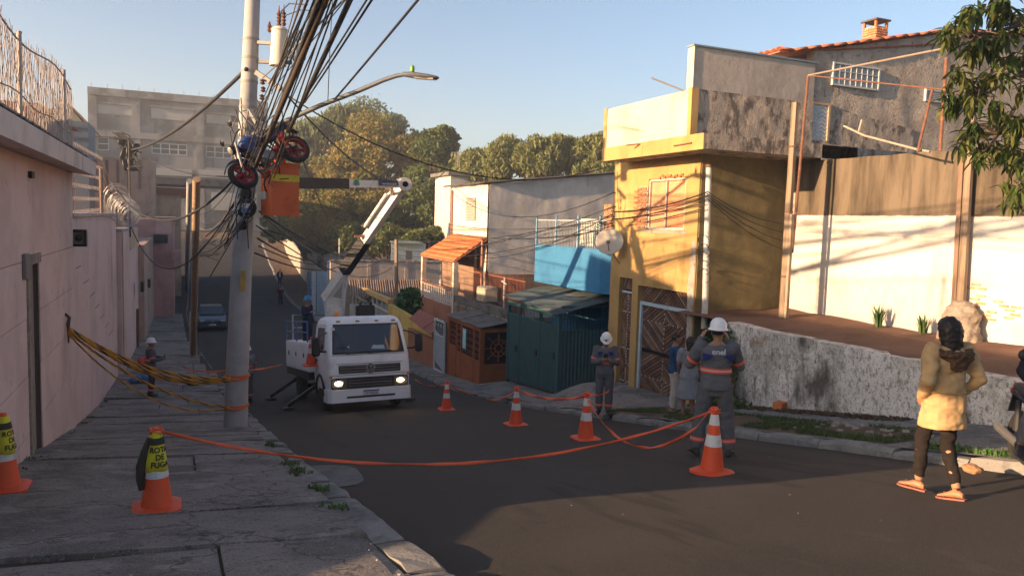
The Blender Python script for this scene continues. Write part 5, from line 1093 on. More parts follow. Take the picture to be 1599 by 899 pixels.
def tree(name, label, lobes, base, mats, leaf, per, seed, droop=0., elong=1.7, trunk=.35, clusters=26, cr_=.32, group='trees beyond the street'):
    """lobes: (centre, rx, ry, rz); leaves gather in clumps on and inside each lobe"""
    rng = np.random.default_rng(seed); t = thing(name, label, 'tree', base, group=group); Ps = []
    cl = []
    for (c, rx, ry, rz) in lobes:
        k = clusters; d = rng.normal(size=(k,3)); d /= np.linalg.norm(d,axis=1)[:,None]; d[:,2] = np.where(d[:,2] < -.55, -d[:,2], d[:,2])
        r = .45+.55*rng.random(k)**.5; C = np.array(c)+d*r[:,None]*np.array([rx,ry,rz]); sz = cr_*(rx+ry+rz)/3*(.35+1.25*rng.random(k)**1.6); cl.append((C, sz))
        for i in range(k):
            n = int(per*(sz[i]/(cr_*(rx+ry+rz)/3))**2); e = rng.normal(size=(n,3)); e /= np.linalg.norm(e,axis=1)[:,None]
            rad = rng.random(n)**.4*(1+.35*(rng.random(n)<.12)*rng.random(n)); P = C[i]+e*rad[:,None]*sz[i]*np.array([1.15,1.15,.8]); 
            if droop: P[:,2] -= droop*sz[i]*rng.random(n)**2*1.6
            Ps.append(P)
    P = np.concatenate(Ps); leaf_mesh('crown', P, rng, leaf, mats, t, elong, droop)
    b = MB(); bs = Vector(base); cc = sum((Vector(l[0]) for l in lobes), Vector())/len(lobes)
    b.tube([bs+Vector((0,0,-.5)), bs.lerp(cc,.4)+Vector((rng.normal()*.3,0,0)), bs.lerp(cc,.75), cc], [trunk*1.2, trunk*.9, trunk*.65, trunk*.3], 8); b.build('trunk', BARK, t, True, True)
    for (C, sz) in cl:
        for i in range(0, len(C), 4):
            a = bs.lerp(cc, .45+.4*rng.random()); e = Vector(C[i]); m_ = a.lerp(e, .5)+Vector((0,0,.1*(e-a).length)); b = MB(); b.tube([a, m_, e], [trunk*.35, trunk*.2, .03], 5); b.build('limb', BARK, t, True, True)
    return t
def lobe(px, py, d, rx, rz, ry=None): c = PD(px, py, d); k = d/F_PX; return (tuple(c), rx*k, (ry or rx)*k, rz*k)
def foot(px, d, dz=0): c = PD(px, 400, d); return (c.x, c.y, zt(c.x, c.y)+dz)
tree('broad_tree', 'broad dark green tree rising highest behind the hanging motorcycle', [lobe(545,215,105,62,52), lobe(610,225,105,60,42), lobe(500,225,105,40,40), lobe(675,240,104,38,36)], foot(560,105), LG, .30, 380, 1, clusters=26)
tree('drooping_tree', 'grey-green tree of long drooping leaves left of the bronze tree', [lobe(497,225,84,40,52), lobe(540,215,84,36,40), lobe(470,250,84,26,50)], foot(500,84), LW, .26, 420, 2, droop=1.2, elong=3.4, clusters=22)
tree('bronze_tree', 'large tree with sunlit bronze and olive leaves in the middle of the wood', [lobe(590,265,72,66,66), lobe(530,300,72,52,60), lobe(645,250,73,50,50), lobe(570,340,71,60,46), lobe(500,350,72,40,36)], foot(580,72), LB, .21, 560, 3, clusters=36)
tree('round_tree', 'dark round tree at the right end of the wood beside the white house', [lobe(676,270,68,36,60), lobe(655,330,68,50,50), lobe(690,235,69,24,36), lobe(690,330,67,30,50)], foot(675,68), LG, .20, 430, 4, clusters=28)
tree('low_tree', 'low dark green tree overhanging the far pavement wall', [lobe(462,365,78,44,26), lobe(510,380,76,40,28), lobe(440,345,80,26,20)], foot(480,78), LG, .2, 380, 5, clusters=22, trunk=.2)
tree('low_tree', 'low green tree behind the lower boom of the lift', [lobe(600,385,64,56,26), lobe(560,375,65,40,28), lobe(660,385,63,44,24)], foot(610,64), [LG[0], LB[0]], .19, 380, 6, clusters=24, trunk=.2)
tree('feathery_tree', 'sunlit feathery tree above the long shed roof, leftmost of the row', [lobe(765,262,62,42,30), lobe(800,248,62,40,30)], foot(780,62), [LW[1], LB[0]], .16, 560, 7, droop=.7, elong=2.6, clusters=24, trunk=.2)
tree('feathery_tree', 'sunlit feathery tree in the middle of the row above the shed roof', [lobe(845,250,61,44,36), lobe(880,245,61,36,32)], foot(860,61), [LW[1], LB[0]], .16, 560, 8, droop=.7, elong=2.6, clusters=24, trunk=.2)
tree('feathery_tree', 'feathery tree partly hidden behind the cream balcony parapet', [lobe(925,250,60,36,36), lobe(955,260,60,30,34)], foot(935,60), [LW[1], LB[0]], .16, 560, 9, droop=.7, elong=2.6, clusters=22, trunk=.2)
hb2 = thing('far_house', 'small pale house between the wood and the white house', 'house', PY(712, 300, 58))
w = RY(704, 270, 724, 400, 58); b = MB(); b.box(w[0], w[1]+2, 58, 62, -6, w[3]); b.build('wall', PALEW, hb2, world=True)
w2 = RY(698, 268, 726, 275, 58); b = MB(); b.box(w2[0], w2[1]+2, 57.6, 62.4, w2[2], w2[3]); b.build('roof', FIBRO, hb2, world=True)
b = MB(); w3 = RY(706, 292, 714, 302, 58); b.box(w3[0], w3[1], 57.95, 57.998, w3[2], w3[3]); b.build('window', GLASS, hb2, world=True)
b = MB(); p = PD(715,262,58); b.tube([p, PD(716,238,58)], .04, 5); b.tube([PD(706,238,58), PD(722,238,58)], .025, 5); tag(b.build('roof_antenna', simple('antenna', (.2,.2,.2))), 'thin television antenna on the far pale house roof', 'antenna')
# mango branch hanging into the picture from the tree at the right edge of the yard
mt = thing('mango_tree', 'mango tree with long drooping leaves overhanging the plastered wall at the right', 'tree', PD(1760, 560, 8.6))
trk = PD(1760, 560, 8.6); trk.z = -2.0; ML = [leafmat('mango leaf', (.085,.125,.03), (.14,.15,.04)), leafmat('young mango leaf', (.13,.14,.04), (.2,.15,.055)), leafmat('deep mango leaf', (.04,.075,.018), (.07,.09,.025))]
top = PD(1700, 60, 8.8); b = MB(); b.tube([trk, trk.lerp(top,.35)+Vector((.05,.1,0)), trk.lerp(top,.7), top], [.2,.16,.12,.07], 9); b.build('trunk', BARK, mt, True, True)
rng = np.random.default_rng(31); lv = []; tips = []
for (px_, py_) in [(1490,40),(1520,20),(1560,15),(1590,30),(1540,70),(1500,110),(1495,165),(1520,150),(1560,110),(1590,90),(1530,200),(1560,180),(1590,170),(1575,240),(1595,220),(1545,235),(1590,290),(1515,215),(1610,130),(1640,60),(1640,200),(1620,260),(1660,120),(1510,70),(1570,60),(1640,310)]:
    for q_ in range(4): tips.append(PD(px_+rng.normal()*11, py_+rng.normal()*11, 8.5+rng.normal()*.4))
hubs = [PD(px_, py_, 8.6) for px_, py_ in ((1520,60),(1570,40),(1535,150),(1590,120),(1560,210),(1625,70),(1630,210),(1590,260))]
for h in hubs: bb = MB(); m_ = top.lerp(h,.55)+Vector((rng.normal()*.1,rng.normal()*.1,.15)); bb.tube([top, m_, h], [.05,.03,.014], 6); bb.build('limb', BARK, mt, True, True)
me_l = []
for v_ in range(3):                                   # leaf blades: folded along the midrib, curling down
    b = MB(); L_ = 1.0; pts = []
    for k in range(6):
        f_ = k/5; wv = .13*sin(pi*min(1, f_*.94+.05))**.8 if k < 5 else .0; z_ = -.22*f_*f_*(1+.5*v_)
        pts += [(-wv, f_, z_+wv*.45), (0, f_, z_), (wv, f_, z_+wv*.45)]
    b.add(pts, [(3*k+i, 3*k+i+1, 3*k+4+i, 3*k+3+i) for k in range(5) for i in (0,1)])
    m_ = b.mesh('leaf'); m_.materials.append(ML[v_]); m_.polygons.foreach_set('use_smooth', [True]*len(m_.polygons)); me_l.append(m_)
for tp in tips:
    k_ = len(lv) % 3; hubp = min(hubs, key=lambda h: (h-tp).length); a = hubp.lerp(tp, .5)+Vector((rng.normal()*.05,rng.normal()*.05,.08)); bb = MB(); bb.tube([hubp, a, tp], [.012,.009,.005], 5); bb.build('twig', BARK, mt, True, True)
    for k in range(int(rng.integers(13,20))):
        az = rng.uniform(0, 2*pi); pit = rng.uniform(-1.25, .15); d = Vector((cos(az)*cos(pit), sin(az)*cos(pit), sin(pit))); o = tp+Vector(rng.normal(size=3)*.035); sc = rng.uniform(.12,.21)
        x_, y_, z_ = frame(d); R3 = Matrix(((x_.x, d.x, y_.x),(x_.y, d.y, y_.y),(x_.z, d.z, y_.z)))
        if R3.determinant() < 0: R3 = Matrix(((-x_.x, d.x, y_.x),(-x_.y, d.y, y_.y),(-x_.z, d.z, y_.z)))
        lv.append((o, R3*sc, int(rng.integers(0,3))))
def scr(p): dd = p.dot(cf); return CX+F_PX*p.dot(cr)/dd, CY-F_PX*p.dot(cu)/dd, dd
lv.sort(key=lambda l: (0 if scr(l[0])[0] < 1605 and scr(l[0])[1] > -10 else 1, scr(l[0])[2]))
for o, R3, v_ in lv[:300]: piece(me_l[v_], 'leaf', mt, o, R3)
vs, fs, mi = [], [], []
for o, R3, v_ in lv[300:]:
    k0 = len(vs); vs += [tuple(o+R3 @ v.co) for v in me_l[v_].vertices]
    for pl in me_l[v_].polygons: fs.append(tuple(k0+i for i in pl.vertices)); mi.append(v_)
me = bpy.data.meshes.new('crown'); me.from_pydata(vs, [], fs)
for m_ in ML: me.materials.append(m_)
me.polygons.foreach_set('material_index', mi); me.polygons.foreach_set('use_smooth', [True]*len(fs)); tag(link(me, 'crown', mt, True), kind='stuff')
# shrub of tall weeds at the end of the retaining wall
c = PG(1150, 625, .3); leafy('weedy_shrub', 'tall green weedy shrub growing at the end of the retaining wall', (10.45, 13.0, -2.95), .32, .6, 1.05, 1500, .085, [WEED, ML[0]], 15, cat='shrub', stem=.018)
leafy('weedy_shrub', 'low weeds at the foot of the retaining wall behind the tall worker', (10.3, 12.3, -3.62), .3, .7, .28, 420, .07, [WEED, GRASS], 16, cat='shrub')
blade_plant('dry_stalks', 'dry upright stalks beside the weedy shrub', (10.45, 12.5, -3.75), 26, 1.0, simple('dry stalk', (.24,.17,.09)), 5, w=.008, spread=.15)
# rubble and litter at the foot of the retaining wall
rd = MB(); p = PG(1218, 640, .2)
b = MB(); b.bev(-.17,.17,-.09,.09,-.07,.07,.012); o = b.build('loose_brick', mat('bright orange brick', (.55,.16,.05), .9, [((.4,.1,.035), 9, .5, .7, .7)], [(40,.4,.01)])); o.location = (p.x, p.y, zsR(p.x,p.y)+.09); o.rotation_euler = (0,.06,.5); tag(o, 'loose orange brick lying at the foot of the retaining wall', 'brick')
def _lit(rr):
    y = rr.uniform(8.3, 13.4); x = 10.55-abs(rr.gauss(0,.16)); return (x, y, zsR(x,y)+.015)
tuft_field('leaf_litter', 900, _lit, .045, simple('dry leaf litter', (.09,.055,.03)), 'dark leaf litter and dead weeds along the retaining wall foot', blades=4, w=.02, seed=4)
def pebbles(name, label, n, fn, s, m, seed):
    rr = random.Random(seed); b = MB()
    for _ in range(n):
        p = fn(rr)
        if p is None: continue
        r = s*rr.uniform(.4,1.3); M = Matrix.Translation(p) @ Matrix.Rotation(rr.uniform(0,6),4,'Z') @ Matrix.Rotation(rr.uniform(-.5,.5),4,'X')
        b.bev(-r, r, -r*.7, r*.7, -r*.4, r*.5, r*.3, M)
    return tag(b.build(name, m), label, 'rubble', kind='stuff')
def _rb(rr):
    y = rr.uniform(6.9, 9.0); x = 9.2+rr.gauss(0,.2); return Vector((x, y, zsR(x,y)+.02))
pebbles('rubble', 'scattered pale rubble on the earth verge', 45, _rb, .045, RUBB, 3)
def _gr(rr):
    y = rr.uniform(4, 30); x = rr.uniform(1.7, 8.1); return Vector((x, y, zr(y)+.05*sin(pi*(x-1.62)/6.6)+.006))
pebbles('road_grit', 'tiny pale stones and litter scattered over the dark road', 130, _gr, .007, simple('pale grit', (.16,.145,.13)), 5)
def _gs(rr):
    y = rr.uniform(4, 16); x = rr.uniform(-2, 1.3); return Vector((x, y, zsL(x,y)+.01))
pebbles('pavement_grit', 'small loose stones on the cracked left pavement', 220, _gs, .012, simple('grey grit', (.28,.27,.25)), 6)
p = PG(1518, 738, .1); b = MB(); b.lathe([(.01,-.04),(.08,-.03),(.1,.02),(.05,.05),(.01,.055)], 9, Matrix.Translation((p.x, p.y, p.z+.04))); me = remesh(b, .012, 1, (.015, 12, 1)); me.materials.append(mat('orange rubble', (.36,.19,.1), .95, [((.25,.13,.07), 12, .45, .65, .8)], [(40,.6,.01)])); tag(link(me, 'kerb_rubble'), 'broken lump of orange rubble on the kerb behind the walking woman', 'rubble')
# ================================================================ utility truck with lift
from mathutils import Euler
WHT = mat('white truck paint', (.80,.81,.82), .35, [((.5,.5,.5), 2, .5, .75, .6), ((.35,.33,.31), 7, .62, .75, .4)], (), spec=.5)
BLK = simple('black plastic', (.018,.018,.02), .5); RUBR = simple('tyre rubber', (.02,.02,.021), .85)
CHR = simple('chrome', (.6,.6,.62), .18, metal=1); STEEL = simple('grey steel', (.2,.2,.21), .5)
WSH = mat('windscreen glass', (.018,.025,.035), .06, (), (), spec=.9)
ORNG = simple('orange plastic', (.8,.13,.02), .5)
sl4 = math.atan((zr(24.2)-zr(20.9))/3.3)
TL = (4.5, 20.05, zr(20.95)-.9*tan(sl4)*-1*-1 + .02)
TL = (4.6, 19.75, zr(19.75)+.03)
tk = thing('utility_truck', 'white utility lift truck with lit headlights and raised boom, parked facing the viewer', 'truck', TL, (sl4, 0, radians(2.8)))
tk.scale = (1.05,1.05,1.05); WM[tk.name] = WM[tk.name] @ Matrix.Scale(1.05,4)
def rrect(hw, yf, yb, z, c=.12, n=3):
    pts = []
    for (sx, yc, a0) in ((1, yb-c, 0), (-1, yb-c, pi/2), (-1, yf+c, pi), (1, yf+c, 3*pi/2)):
        for k in range(n+1):
            a = a0+pi/2*k/n; pts.append(Vector((sx*(hw-c)+c*cos(a), yc+c*sin(a), z)))
    return pts
CABP = [(.50,1.02,.03,1.70),(.62,1.05,.01,1.72),(1.0,1.07,.0,1.74),(1.42,1.07,.05,1.75),(1.50,1.06,.08,1.75),(2.18,.985,.33,1.74),(2.30,.955,.40,1.72),(2.38,.90,.50,1.68),(2.42,.80,.62,1.6)]
b = MB(); b.loft([rrect(hw, yf, yb, z, .11 if z < 2.2 else .16) for z, hw, yf, yb in CABP]); b.build('cab', WHT, tk, smooth=True)
def cabat(z):
    zs = [c[0] for c in CABP]; return [float(np.interp(z, zs, [c[i] for c in CABP])) for i in (1,2,3)]
# windscreen with black surround, side windows
def fpanel(name, z0, z1, in0, in1, out, m, nz=4, inset=.0):
    b = MB(); rings = []
    for k in range(nz+1):
        z = z0+(z1-z0)*k/nz; hw, yf, yb = cabat(z); hw -= in0+(in1-in0)*k/nz
        rings.append([(-hw, yf-out+.035, z), (-hw+.1, yf-out, z), (0, yf-out-.01, z), (hw-.1, yf-out, z), (hw, yf-out+.035, z)])
    vs = [q_ for r in rings for q_ in r]; b.add(vs, [(5*i+k, 5*i+k+1, 5*i+6+k, 5*i+5+k) for i in range(nz) for k in range(4)]); return b.build(name, m, tk, smooth=True)
fpanel('windscreen_seal', 1.47, 2.22, .06, .05, .012, BLK); ws = fpanel('windscreen', 1.51, 2.18, .10, .09, .022, WSH)
for s in (-1, 1):
    b = MB(); pts = [(.52,1.52),(1.38,1.52),(1.38,2.14),(.62,2.14)]
    def sp(y, z, o): hw = cabat(z)[0]; return (s*(hw+o), y, z)
    b.add([sp(y, z, .006) for y, z in pts]+[sp(y, z, -.02) for y, z in pts], [(0,1,2,3),(4,5,6,7),(0,1,5,4),(1,2,6,5),(2,3,7,6),(3,0,4,7)]); b.build('side_window', WSH, tk)
    b = MB()
    for P in ([(.42,.62),(.42,1.5),(.56,2.2),(1.46,2.2),(1.46,.62)],):
        b.tube([sp(y, z, .003) for y, z in P], .008, 4)
    b.build('door_seam', simple('door seam', (.12,.12,.12)), tk)
    b = MB(); b.bev(s*1.075-.02, s*1.075+.02, 1.2, 1.38, 1.28, 1.32, .008); b.build('door_handle', BLK, tk)
    # mirrors on tall arms
    b = MB(); b.bev(s*1.34-.1, s*1.34+.1, .02, .15, 1.45, 1.92, .04); mo = b.build('mirror', BLK, tk, smooth=True)
    b = MB(); b.tube([(s*1.04,.24,1.55),(s*1.2,.12,1.55),(s*1.3,.1,1.62)], .025, 6); b.tube([(s*1.0,.36,2.02),(s*1.2,.15,1.95),(s*1.3,.1,1.86)], .02, 6); b.build('mirror_arm', BLK, mo)
    # wheel arch, front wheel
for y_ in (.95, 4.1):
    for s in (-1, 1):
        w_ = MB(); R_ = Matrix.Translation((s*.93, y_, .39)) @ Matrix.Rotation(s*pi/2,4,'Y')
        w_.lathe([(.22,-.11),(.34,-.11),(.385,-.08),(.395,0),(.385,.08),(.34,.11),(.22,.11)], 28, R_); wh_ = w_.build('wheel', RUBR, tk, smooth=True)
        b = MB(); b.lathe([(.225,-.09),(.225,.085),(.2,.1),(.17,.05),(.1,.06),(.09,.1),(.02,.11)], 20, R_); b.build('rim', simple('wheel rim', (.42,.42,.42), .5), wh_, smooth=True)
        if y_ < 2:
            b = MB(); b.tube([(s*1.06, y_+.5*cos(a*pi/8), .42+.5*sin(a*pi/8)) for a in range(9)], .045, 6); b.build('wheel_arch', BLK, tk, smooth=True)
b = MB()
for s in (-1,1): b.box(s*.42-.05, s*.42+.05, .5, 6.0, .5, .68)
b.box(-.37,.37,1.8,1.9,.52,.66); b.box(-.37,.37,3.6,3.7,.52,.66); b.box(-.37,.37,5.9,6.0,.52,.66); b.build('chassis', BLK, tk)
b = MB(); b.tube([(-.9,4.1,.39),(.9,4.1,.39)], .08, 8); b.build('axle', BLK, tk); b = MB(); b.tube([(-.9,.95,.39),(.9,.95,.39)], .06, 8); b.build('axle', BLK, tk)
b = MB(); b.box(-.95,.95,.25,1.6,.36,.56); b.build('underbody', BLK, tk)
# grilles, emblem, lamps, bumper
def gstrip(name, z0, z1, hw, out, m, parent=tk): b = MB(); b.bev(-hw, hw, -out, .1, z0, z1, .012); return b.build(name, m, parent)
ug = gstrip('upper_grille', .985, 1.19, .80, .018, BLK); lg = gstrip('lower_grille', .60, .88, .90, .02, BLK)
for z in (1.03, 1.10, 1.16): b = MB(); b.box(-.78,.78,-.026,-.0185,z,z+.014); b.build('chrome_bar', CHR, ug)
for z in (.66, .73, .80): b = MB(); b.box(-.56,.56,-.03,-.0205,z,z+.018); b.build('chrome_bar', CHR if z > .7 and z < .75 else simple('grey grille bar', (.1,.1,.1), .4), lg)
em = MB(); em.tube([(.115*cos(a*pi/14), -.045, 1.09+.115*sin(a*pi/14)) for a in range(29)], .013, 6)
def eb(P): 
    for a_, c_ in zip(P[:-1], P[1:]): em.bar((a_[0],-.045,1.09+a_[1]), (c_[0],-.045,1.09+c_[1]), .02, .016, Vector((0,1,0)))
eb([(-.045,.1),(0,.02),(.045,.1)]); eb([(-.095,.05),(-.045,-.09),(0,.0),(.045,-.09),(.095,.05)]); em.build('emblem', CHR, tk)
b = MB(); b.lathe([(.11,0),(.11,.02)], 20, Matrix.Translation((0,-.02,1.09)) @ Matrix.Rotation(pi/2,4,'X')); b.build('emblem_disc', simple('emblem disc', (.05,.05,.055), .3), tk)
LIT = mat('lit headlamp', (1,.8,.5), .3, emit=((1,.62,.28), 16)); LENS = mat('lamp lens', (.3,.28,.25), .12, (), (), spec=.8); AMB = mat('amber lens', (.7,.22,.02), .3)
for s in (-1, 1):
    b = MB(); b.bev(s*.80-.2, s*.80+.2, -.028, .12, .60, .87, .025); hl = b.build('headlight', simple('headlamp housing', (.12,.11,.1), .25), tk, smooth=True)
    b = MB(); b.bev(s*.84-.15, s*.84+.13, -.04, -.02, .67, .82, .02); b.build('lens', LENS, hl)
    b = MB(); b.lathe([(.062,0),(.05,.012),(.005,.016)], 14, Matrix.Translation((s*.80-.02,-.041,.75)) @ Matrix.Rotation(pi/2,4,'X'), 1.5, .8); b.build('bulb', LIT, hl)
    b = MB(); b.bev(s*1.0-.03, s*1.0+.045, -.012, .1, .88, .95, .01); b.build('indicator', AMB, tk)
    b = MB(); b.bev(s*.8-.13, s*.8+.13, -.05, 0, .41, .46, .01); b.build('fog_lamp', BLK, tk)
b = MB(); b.loft([[Vector((x, y, z)) for x, y in ((-1.08,.5),(-1.08,.05),(-1.0,-.06),(1.0,-.06),(1.08,.05),(1.08,.5))] for z in (.27,.33,.5,.59)]); b.build('bumper', WHT, tk)
b = MB(); b.box(-.62,.62,-.066,-.0605,.37,.42); b.build('bumper_slot', BLK, tk)
b = MB(); b.bev(-.21,.21,-.08,-.062,.42,.56,.006); pl_ = b.build('number_plate', simple('plate white', (.62,.62,.62), .5), tk)
b = MB(); b.box(-.2,.2,-.084,-.0805,.525,.555); b.build('plate_band', simple('plate blue', (.02,.06,.4)), pl_)
def put_text(s, size, m, parent, M, nm='lettering', bold=0.): o = link(text_mesh(s, size, m, .0015, bold), nm, parent); o.matrix_local = M; return o
RXM = Matrix.Rotation(pi/2,4,'X')
put_text('FJT3B28', .095, simple('plate ink red', (.45,.03,.04)), pl_, Matrix.Translation((0,-.082,.475)) @ RXM)
for s in (-1,1):
    b = MB(); yw_ = cabat(1.52)[1]; b.bar((s*.28-.3,yw_-.05,1.47),(s*.28+.3,yw_-.035,1.53), .02); b.build('wiper', BLK, tk)
hwz = cabat(1.6)[1]; b = MB(); b.add([(-.86,hwz-.03,1.56),(-.5,hwz-.04,1.56),(-.5,hwz-.005,1.66),(-.86,hwz+.005,1.66)], [(0,1,2,3)]); st_ = b.build('windscreen_sticker', simple('white sticker', (.6,.6,.58)), tk)
put_text('FBA-300', .08, simple('sticker ink', (.02,.02,.02)), st_, Matrix.Translation((-.68,hwz-.025,1.61)) @ Matrix.Rotation(pi/2-.32,4,'X'))
b = MB(); b.add([(.05,hwz-.05,1.58),(.42,hwz-.045,1.56),(.40,hwz-.012,1.66),(.12,hwz-.012,1.67)], [(0,1,2,3)]); b.build('dashboard_paper', simple('pale blue paper', (.35,.5,.55)), tk)
hz2 = cabat(2.1)[1]; b = MB(); b.add([(-.9,hz2-.03,2.07),(-.74,hz2-.03,2.07),(-.74,hz2,2.14),(-.9,hz2+.002,2.14)], [(0,1,2,3)]); b.build('toll_tag', simple('white tag', (.55,.55,.55)), tk)
for x in (-.7,-.2,.3,.75): b = MB(); yy = cabat(2.28)[1]; b.bev(x-.05,x+.05,yy-.03,yy+.04,2.27,2.31,.012); b.build('marker_lamp', simple('marker lens', (.35,.2,.1), .3), tk)
b = MB()
for z in (.2,.26,.32): pass
for z_, hw_ in ((1.44,.98),(1.225,.9),(.945,1.0)): b = MB(); b.tube([(-hw_,cabat(z_)[1]+.008,z_),(-hw_*.9,cabat(z_)[1]-.004,z_),(0,cabat(z_)[1]-.006,z_),(hw_*.9,cabat(z_)[1]-.004,z_),(hw_,cabat(z_)[1]+.008,z_)], .006, 5); b.build('panel_seam', simple('panel seam', (.09,.09,.09)), tk)
for s in (-1,1):
    b = MB(); b.tube([(s*.95,cabat(1.44)[1]+.01,1.44),(s*.94,cabat(1.2)[1]+.004,1.2),(s*.96,cabat(.95)[1]+.006,.95)], .006, 5); b.build('panel_seam', simple('panel seam', (.09,.09,.09)), tk)
    b = MB(); b.bev(s*.45-.26,s*.45+.2,.34,.42,1.44,1.86,.05); b.build('seat_back', simple('seat cloth', (.05,.05,.055)), tk)
# service body with lockers, ladder rack, rail
for s in (-1, 1):
    y0_ = 2.15
    for k in range(3):
        a, c = y0_+k*1.15, y0_+k*1.15+1.12; b = MB(); b.bev(min(s*.55,s*1.12), max(s*.55,s*1.12), a, c, .92, 1.72, .012); lo = b.build('locker', WHT, tk)
        b = MB(); b.bev(s*1.125-.008, s*1.125+.008, a+.05, c-.05, .98, 1.66, .006); d_ = b.build('locker_door', WHT, lo)
        b = MB(); b.bev(s*1.14-.01, s*1.14+.01, a+.5, a+.6, 1.3, 1.42, .004); b.build('latch', BLK, d_)
    b = MB(); b.box(min(s*.5,s*1.1), max(s*.5,s*1.1), 2.2, 5.6, .7, .9); b.build('sill', BLK, tk)
b = MB(); b.box(-.55,.55,2.0,5.6,.7,.95); b.build('deck', STEEL, tk)
b = MB()
for P in ([(-1.1,2.3,1.73),(-1.1,2.3,2.3),(-1.1,5.5,2.3),(-1.1,5.5,1.73)], [(-1.1,3.9,1.73),(-1.1,3.9,2.3)], [(-1.1,2.3,2.0),(-1.1,5.5,2.0)]): b.tube(P, .025, 6)
b.build('hand_rail', simple('blue rail', (.08,.16,.3), .5), tk)
b = MB()
for P in ([(-.9,5.6,1.7),(-.9,5.6,2.5),(-.35,5.6,2.5),(-.35,5.6,1.7)], [(-.9,5.6,2.1),(-.35,5.6,2.1)]): b.tube(P, .03, 6)
b.build('rear_rail', simple('grey rail', (.4,.4,.4), .5), tk)
b = MB(); b.bev(-.16,.16,1.86,1.98,1.0,2.32,.02); b.bar((-.8,1.9,2.36),(.95,1.9,2.36),.06); b.bar((-.8,1.9,1.0),(-.8,1.9,2.36),.06); b.bar((.95,1.9,1.0),(.95,1.9,2.36),.06); b.build('headboard', BLK, tk)
b = MB(); b.bev(.25,.72,1.95,2.3,2.15,2.72,.03); b.bev(.3,.36,2.0,2.1,2.72,2.8,.01); b.bev(.6,.66,2.0,2.1,2.72,2.8,.01); b.build('control_box', BLK, tk)
b = MB(); b.lathe([(.06,0),(.06,.05),(.055,.12),(.03,.15),(.005,.155)], 12, Matrix.Translation((-.38,1.92,2.40))); b.build('beacon', mat('amber beacon', (.8,.25,.02), .3), tk, smooth=True)
# outrigger legs planted on the road
for (y_, x1_) in ((2.0,-1.75),(4.9,-1.75),(2.0,1.6)):
    s = -1 if x1_ < 0 else 1; b = MB(); b.bar((s*.7,y_,.72),(x1_,y_-.25,.10),.1); b.bar((s*.9,y_,.55),(x1_,y_-.25,.12),.06); b.bev(x1_-.14,x1_+.14,y_-.4,y_-.1,.01,.06,.015); b.build('outrigger', BLK, tk)
# boom (points are real positions above the truck)
B0, E0, T0 = PD(508,466,22.4), PD(630,288,20.2), PD(463,286,16.35)
ub = (E0-B0).normalized(); ut = (T0-E0).normalized()
INS = simple('black insulated boom', (.022,.022,.025), .6); BW = mat('white boom paint', (.62,.61,.58), .45, [((.42,.38,.33), 6, .55, .72, .7), ((.16,.1,.07), 10, .62, .72, .6)], [(25,.2,.006)], spec=.4)
def wbar(name, a, c, w, h, m): b = MB(); b.bar(a, c, w, h); return b.build(name, m, tk, world=True)
turret = B0 - Vector((0,0,.1)); b = MB(); b.tube([Vector((B0.x+.25,B0.y-.05,zr(B0.y)+.95)), Vector((B0.x+.25,B0.y-.05,B0.z-.25))], [.3,.24], 14); b.build('turret', BW, tk, True, True)
b = MB(); b.poly([B0+Vector((-.05,-.16,.12)), B0+Vector((.55,-.16,-.05)), B0+Vector((.5,-.16,-.75)), B0+Vector((.05,-.16,-.75))], (0,.05,0)); b.poly([B0+Vector((-.05,.14,.12)), B0+Vector((.55,.14,-.05)), B0+Vector((.5,.14,-.75)), B0+Vector((.05,.14,-.75))], (0,.05,0)); b.build('turret_cheeks', BW, tk, world=True)
LB_ = (E0-B0).length
wbar('lower_boom', B0, B0+ub*LB_*.27, .21, .23, BW); wbar('lower_boom_insulator', B0+ub*LB_*.26, B0+ub*LB_*.53, .26, .3, INS); wbar('lower_boom_end', B0+ub*LB_*.52, E0, .19, .23, BW)
b = MB(); b.tube([B0+Vector((.5,0,-.55)), B0+ub*LB_*.2+Vector((.14,0,-.1))], .06, 10); b.tube([B0+ub*LB_*.12+Vector((.3,0,-.35)), B0+ub*LB_*.26+Vector((.1,0,-.12))], .035, 8); b.build('lift_cylinder', BW, tk, True, True)
side = ub.cross(Vector((0,1,0))).normalized()
b = MB(); off = Vector((-.2,0,.1)); b.tube([B0+ub*LB_*.62+off, E0-ub*.5+off], .05, 8); b.tube([E0-ub*.6+off, E0-ub*.1+off*.4], .03, 8); b.build('knuckle_cylinder', BW, tk, True, True)
b = MB(); b.bar(B0+ub*LB_*.56+Vector((-.35,0,.02)), B0+ub*LB_*.58+Vector((.12,0,0)), .07); b.bar(B0+ub*LB_*.62+off*1.4, B0+ub*LB_*.63, .06); b.bar(E0-ub*.35+off*1.5, E0-ub*.3, .07); b.build('link_bracket', simple('rusty bracket', (.28,.16,.1)), tk, world=True)
b = MB(); 
for s in (-1,1): b.tube([E0+Vector((0,s*.17-.03,0)), E0+Vector((0,s*.17+.03,0))], .18, 14)
b.tube([E0+Vector((0,-.2,0)), E0+Vector((0,.2,0))], .08, 10); b.build('knuckle_joint', BW, tk, True, True)
b = MB(); b.bar(E0-ub*.45+off*.5, E0+ut*.55-Vector((0,0,.05)), .07); b.build('knuckle_link', BW, tk, world=True)
LT_ = (T0-E0).length
wbar('upper_boom', E0, E0+ut*LT_*.6, .15, .18, BW); wbar('upper_boom_insulator', E0+ut*LT_*.59, T0+ut*.1, .2, .24, INS)
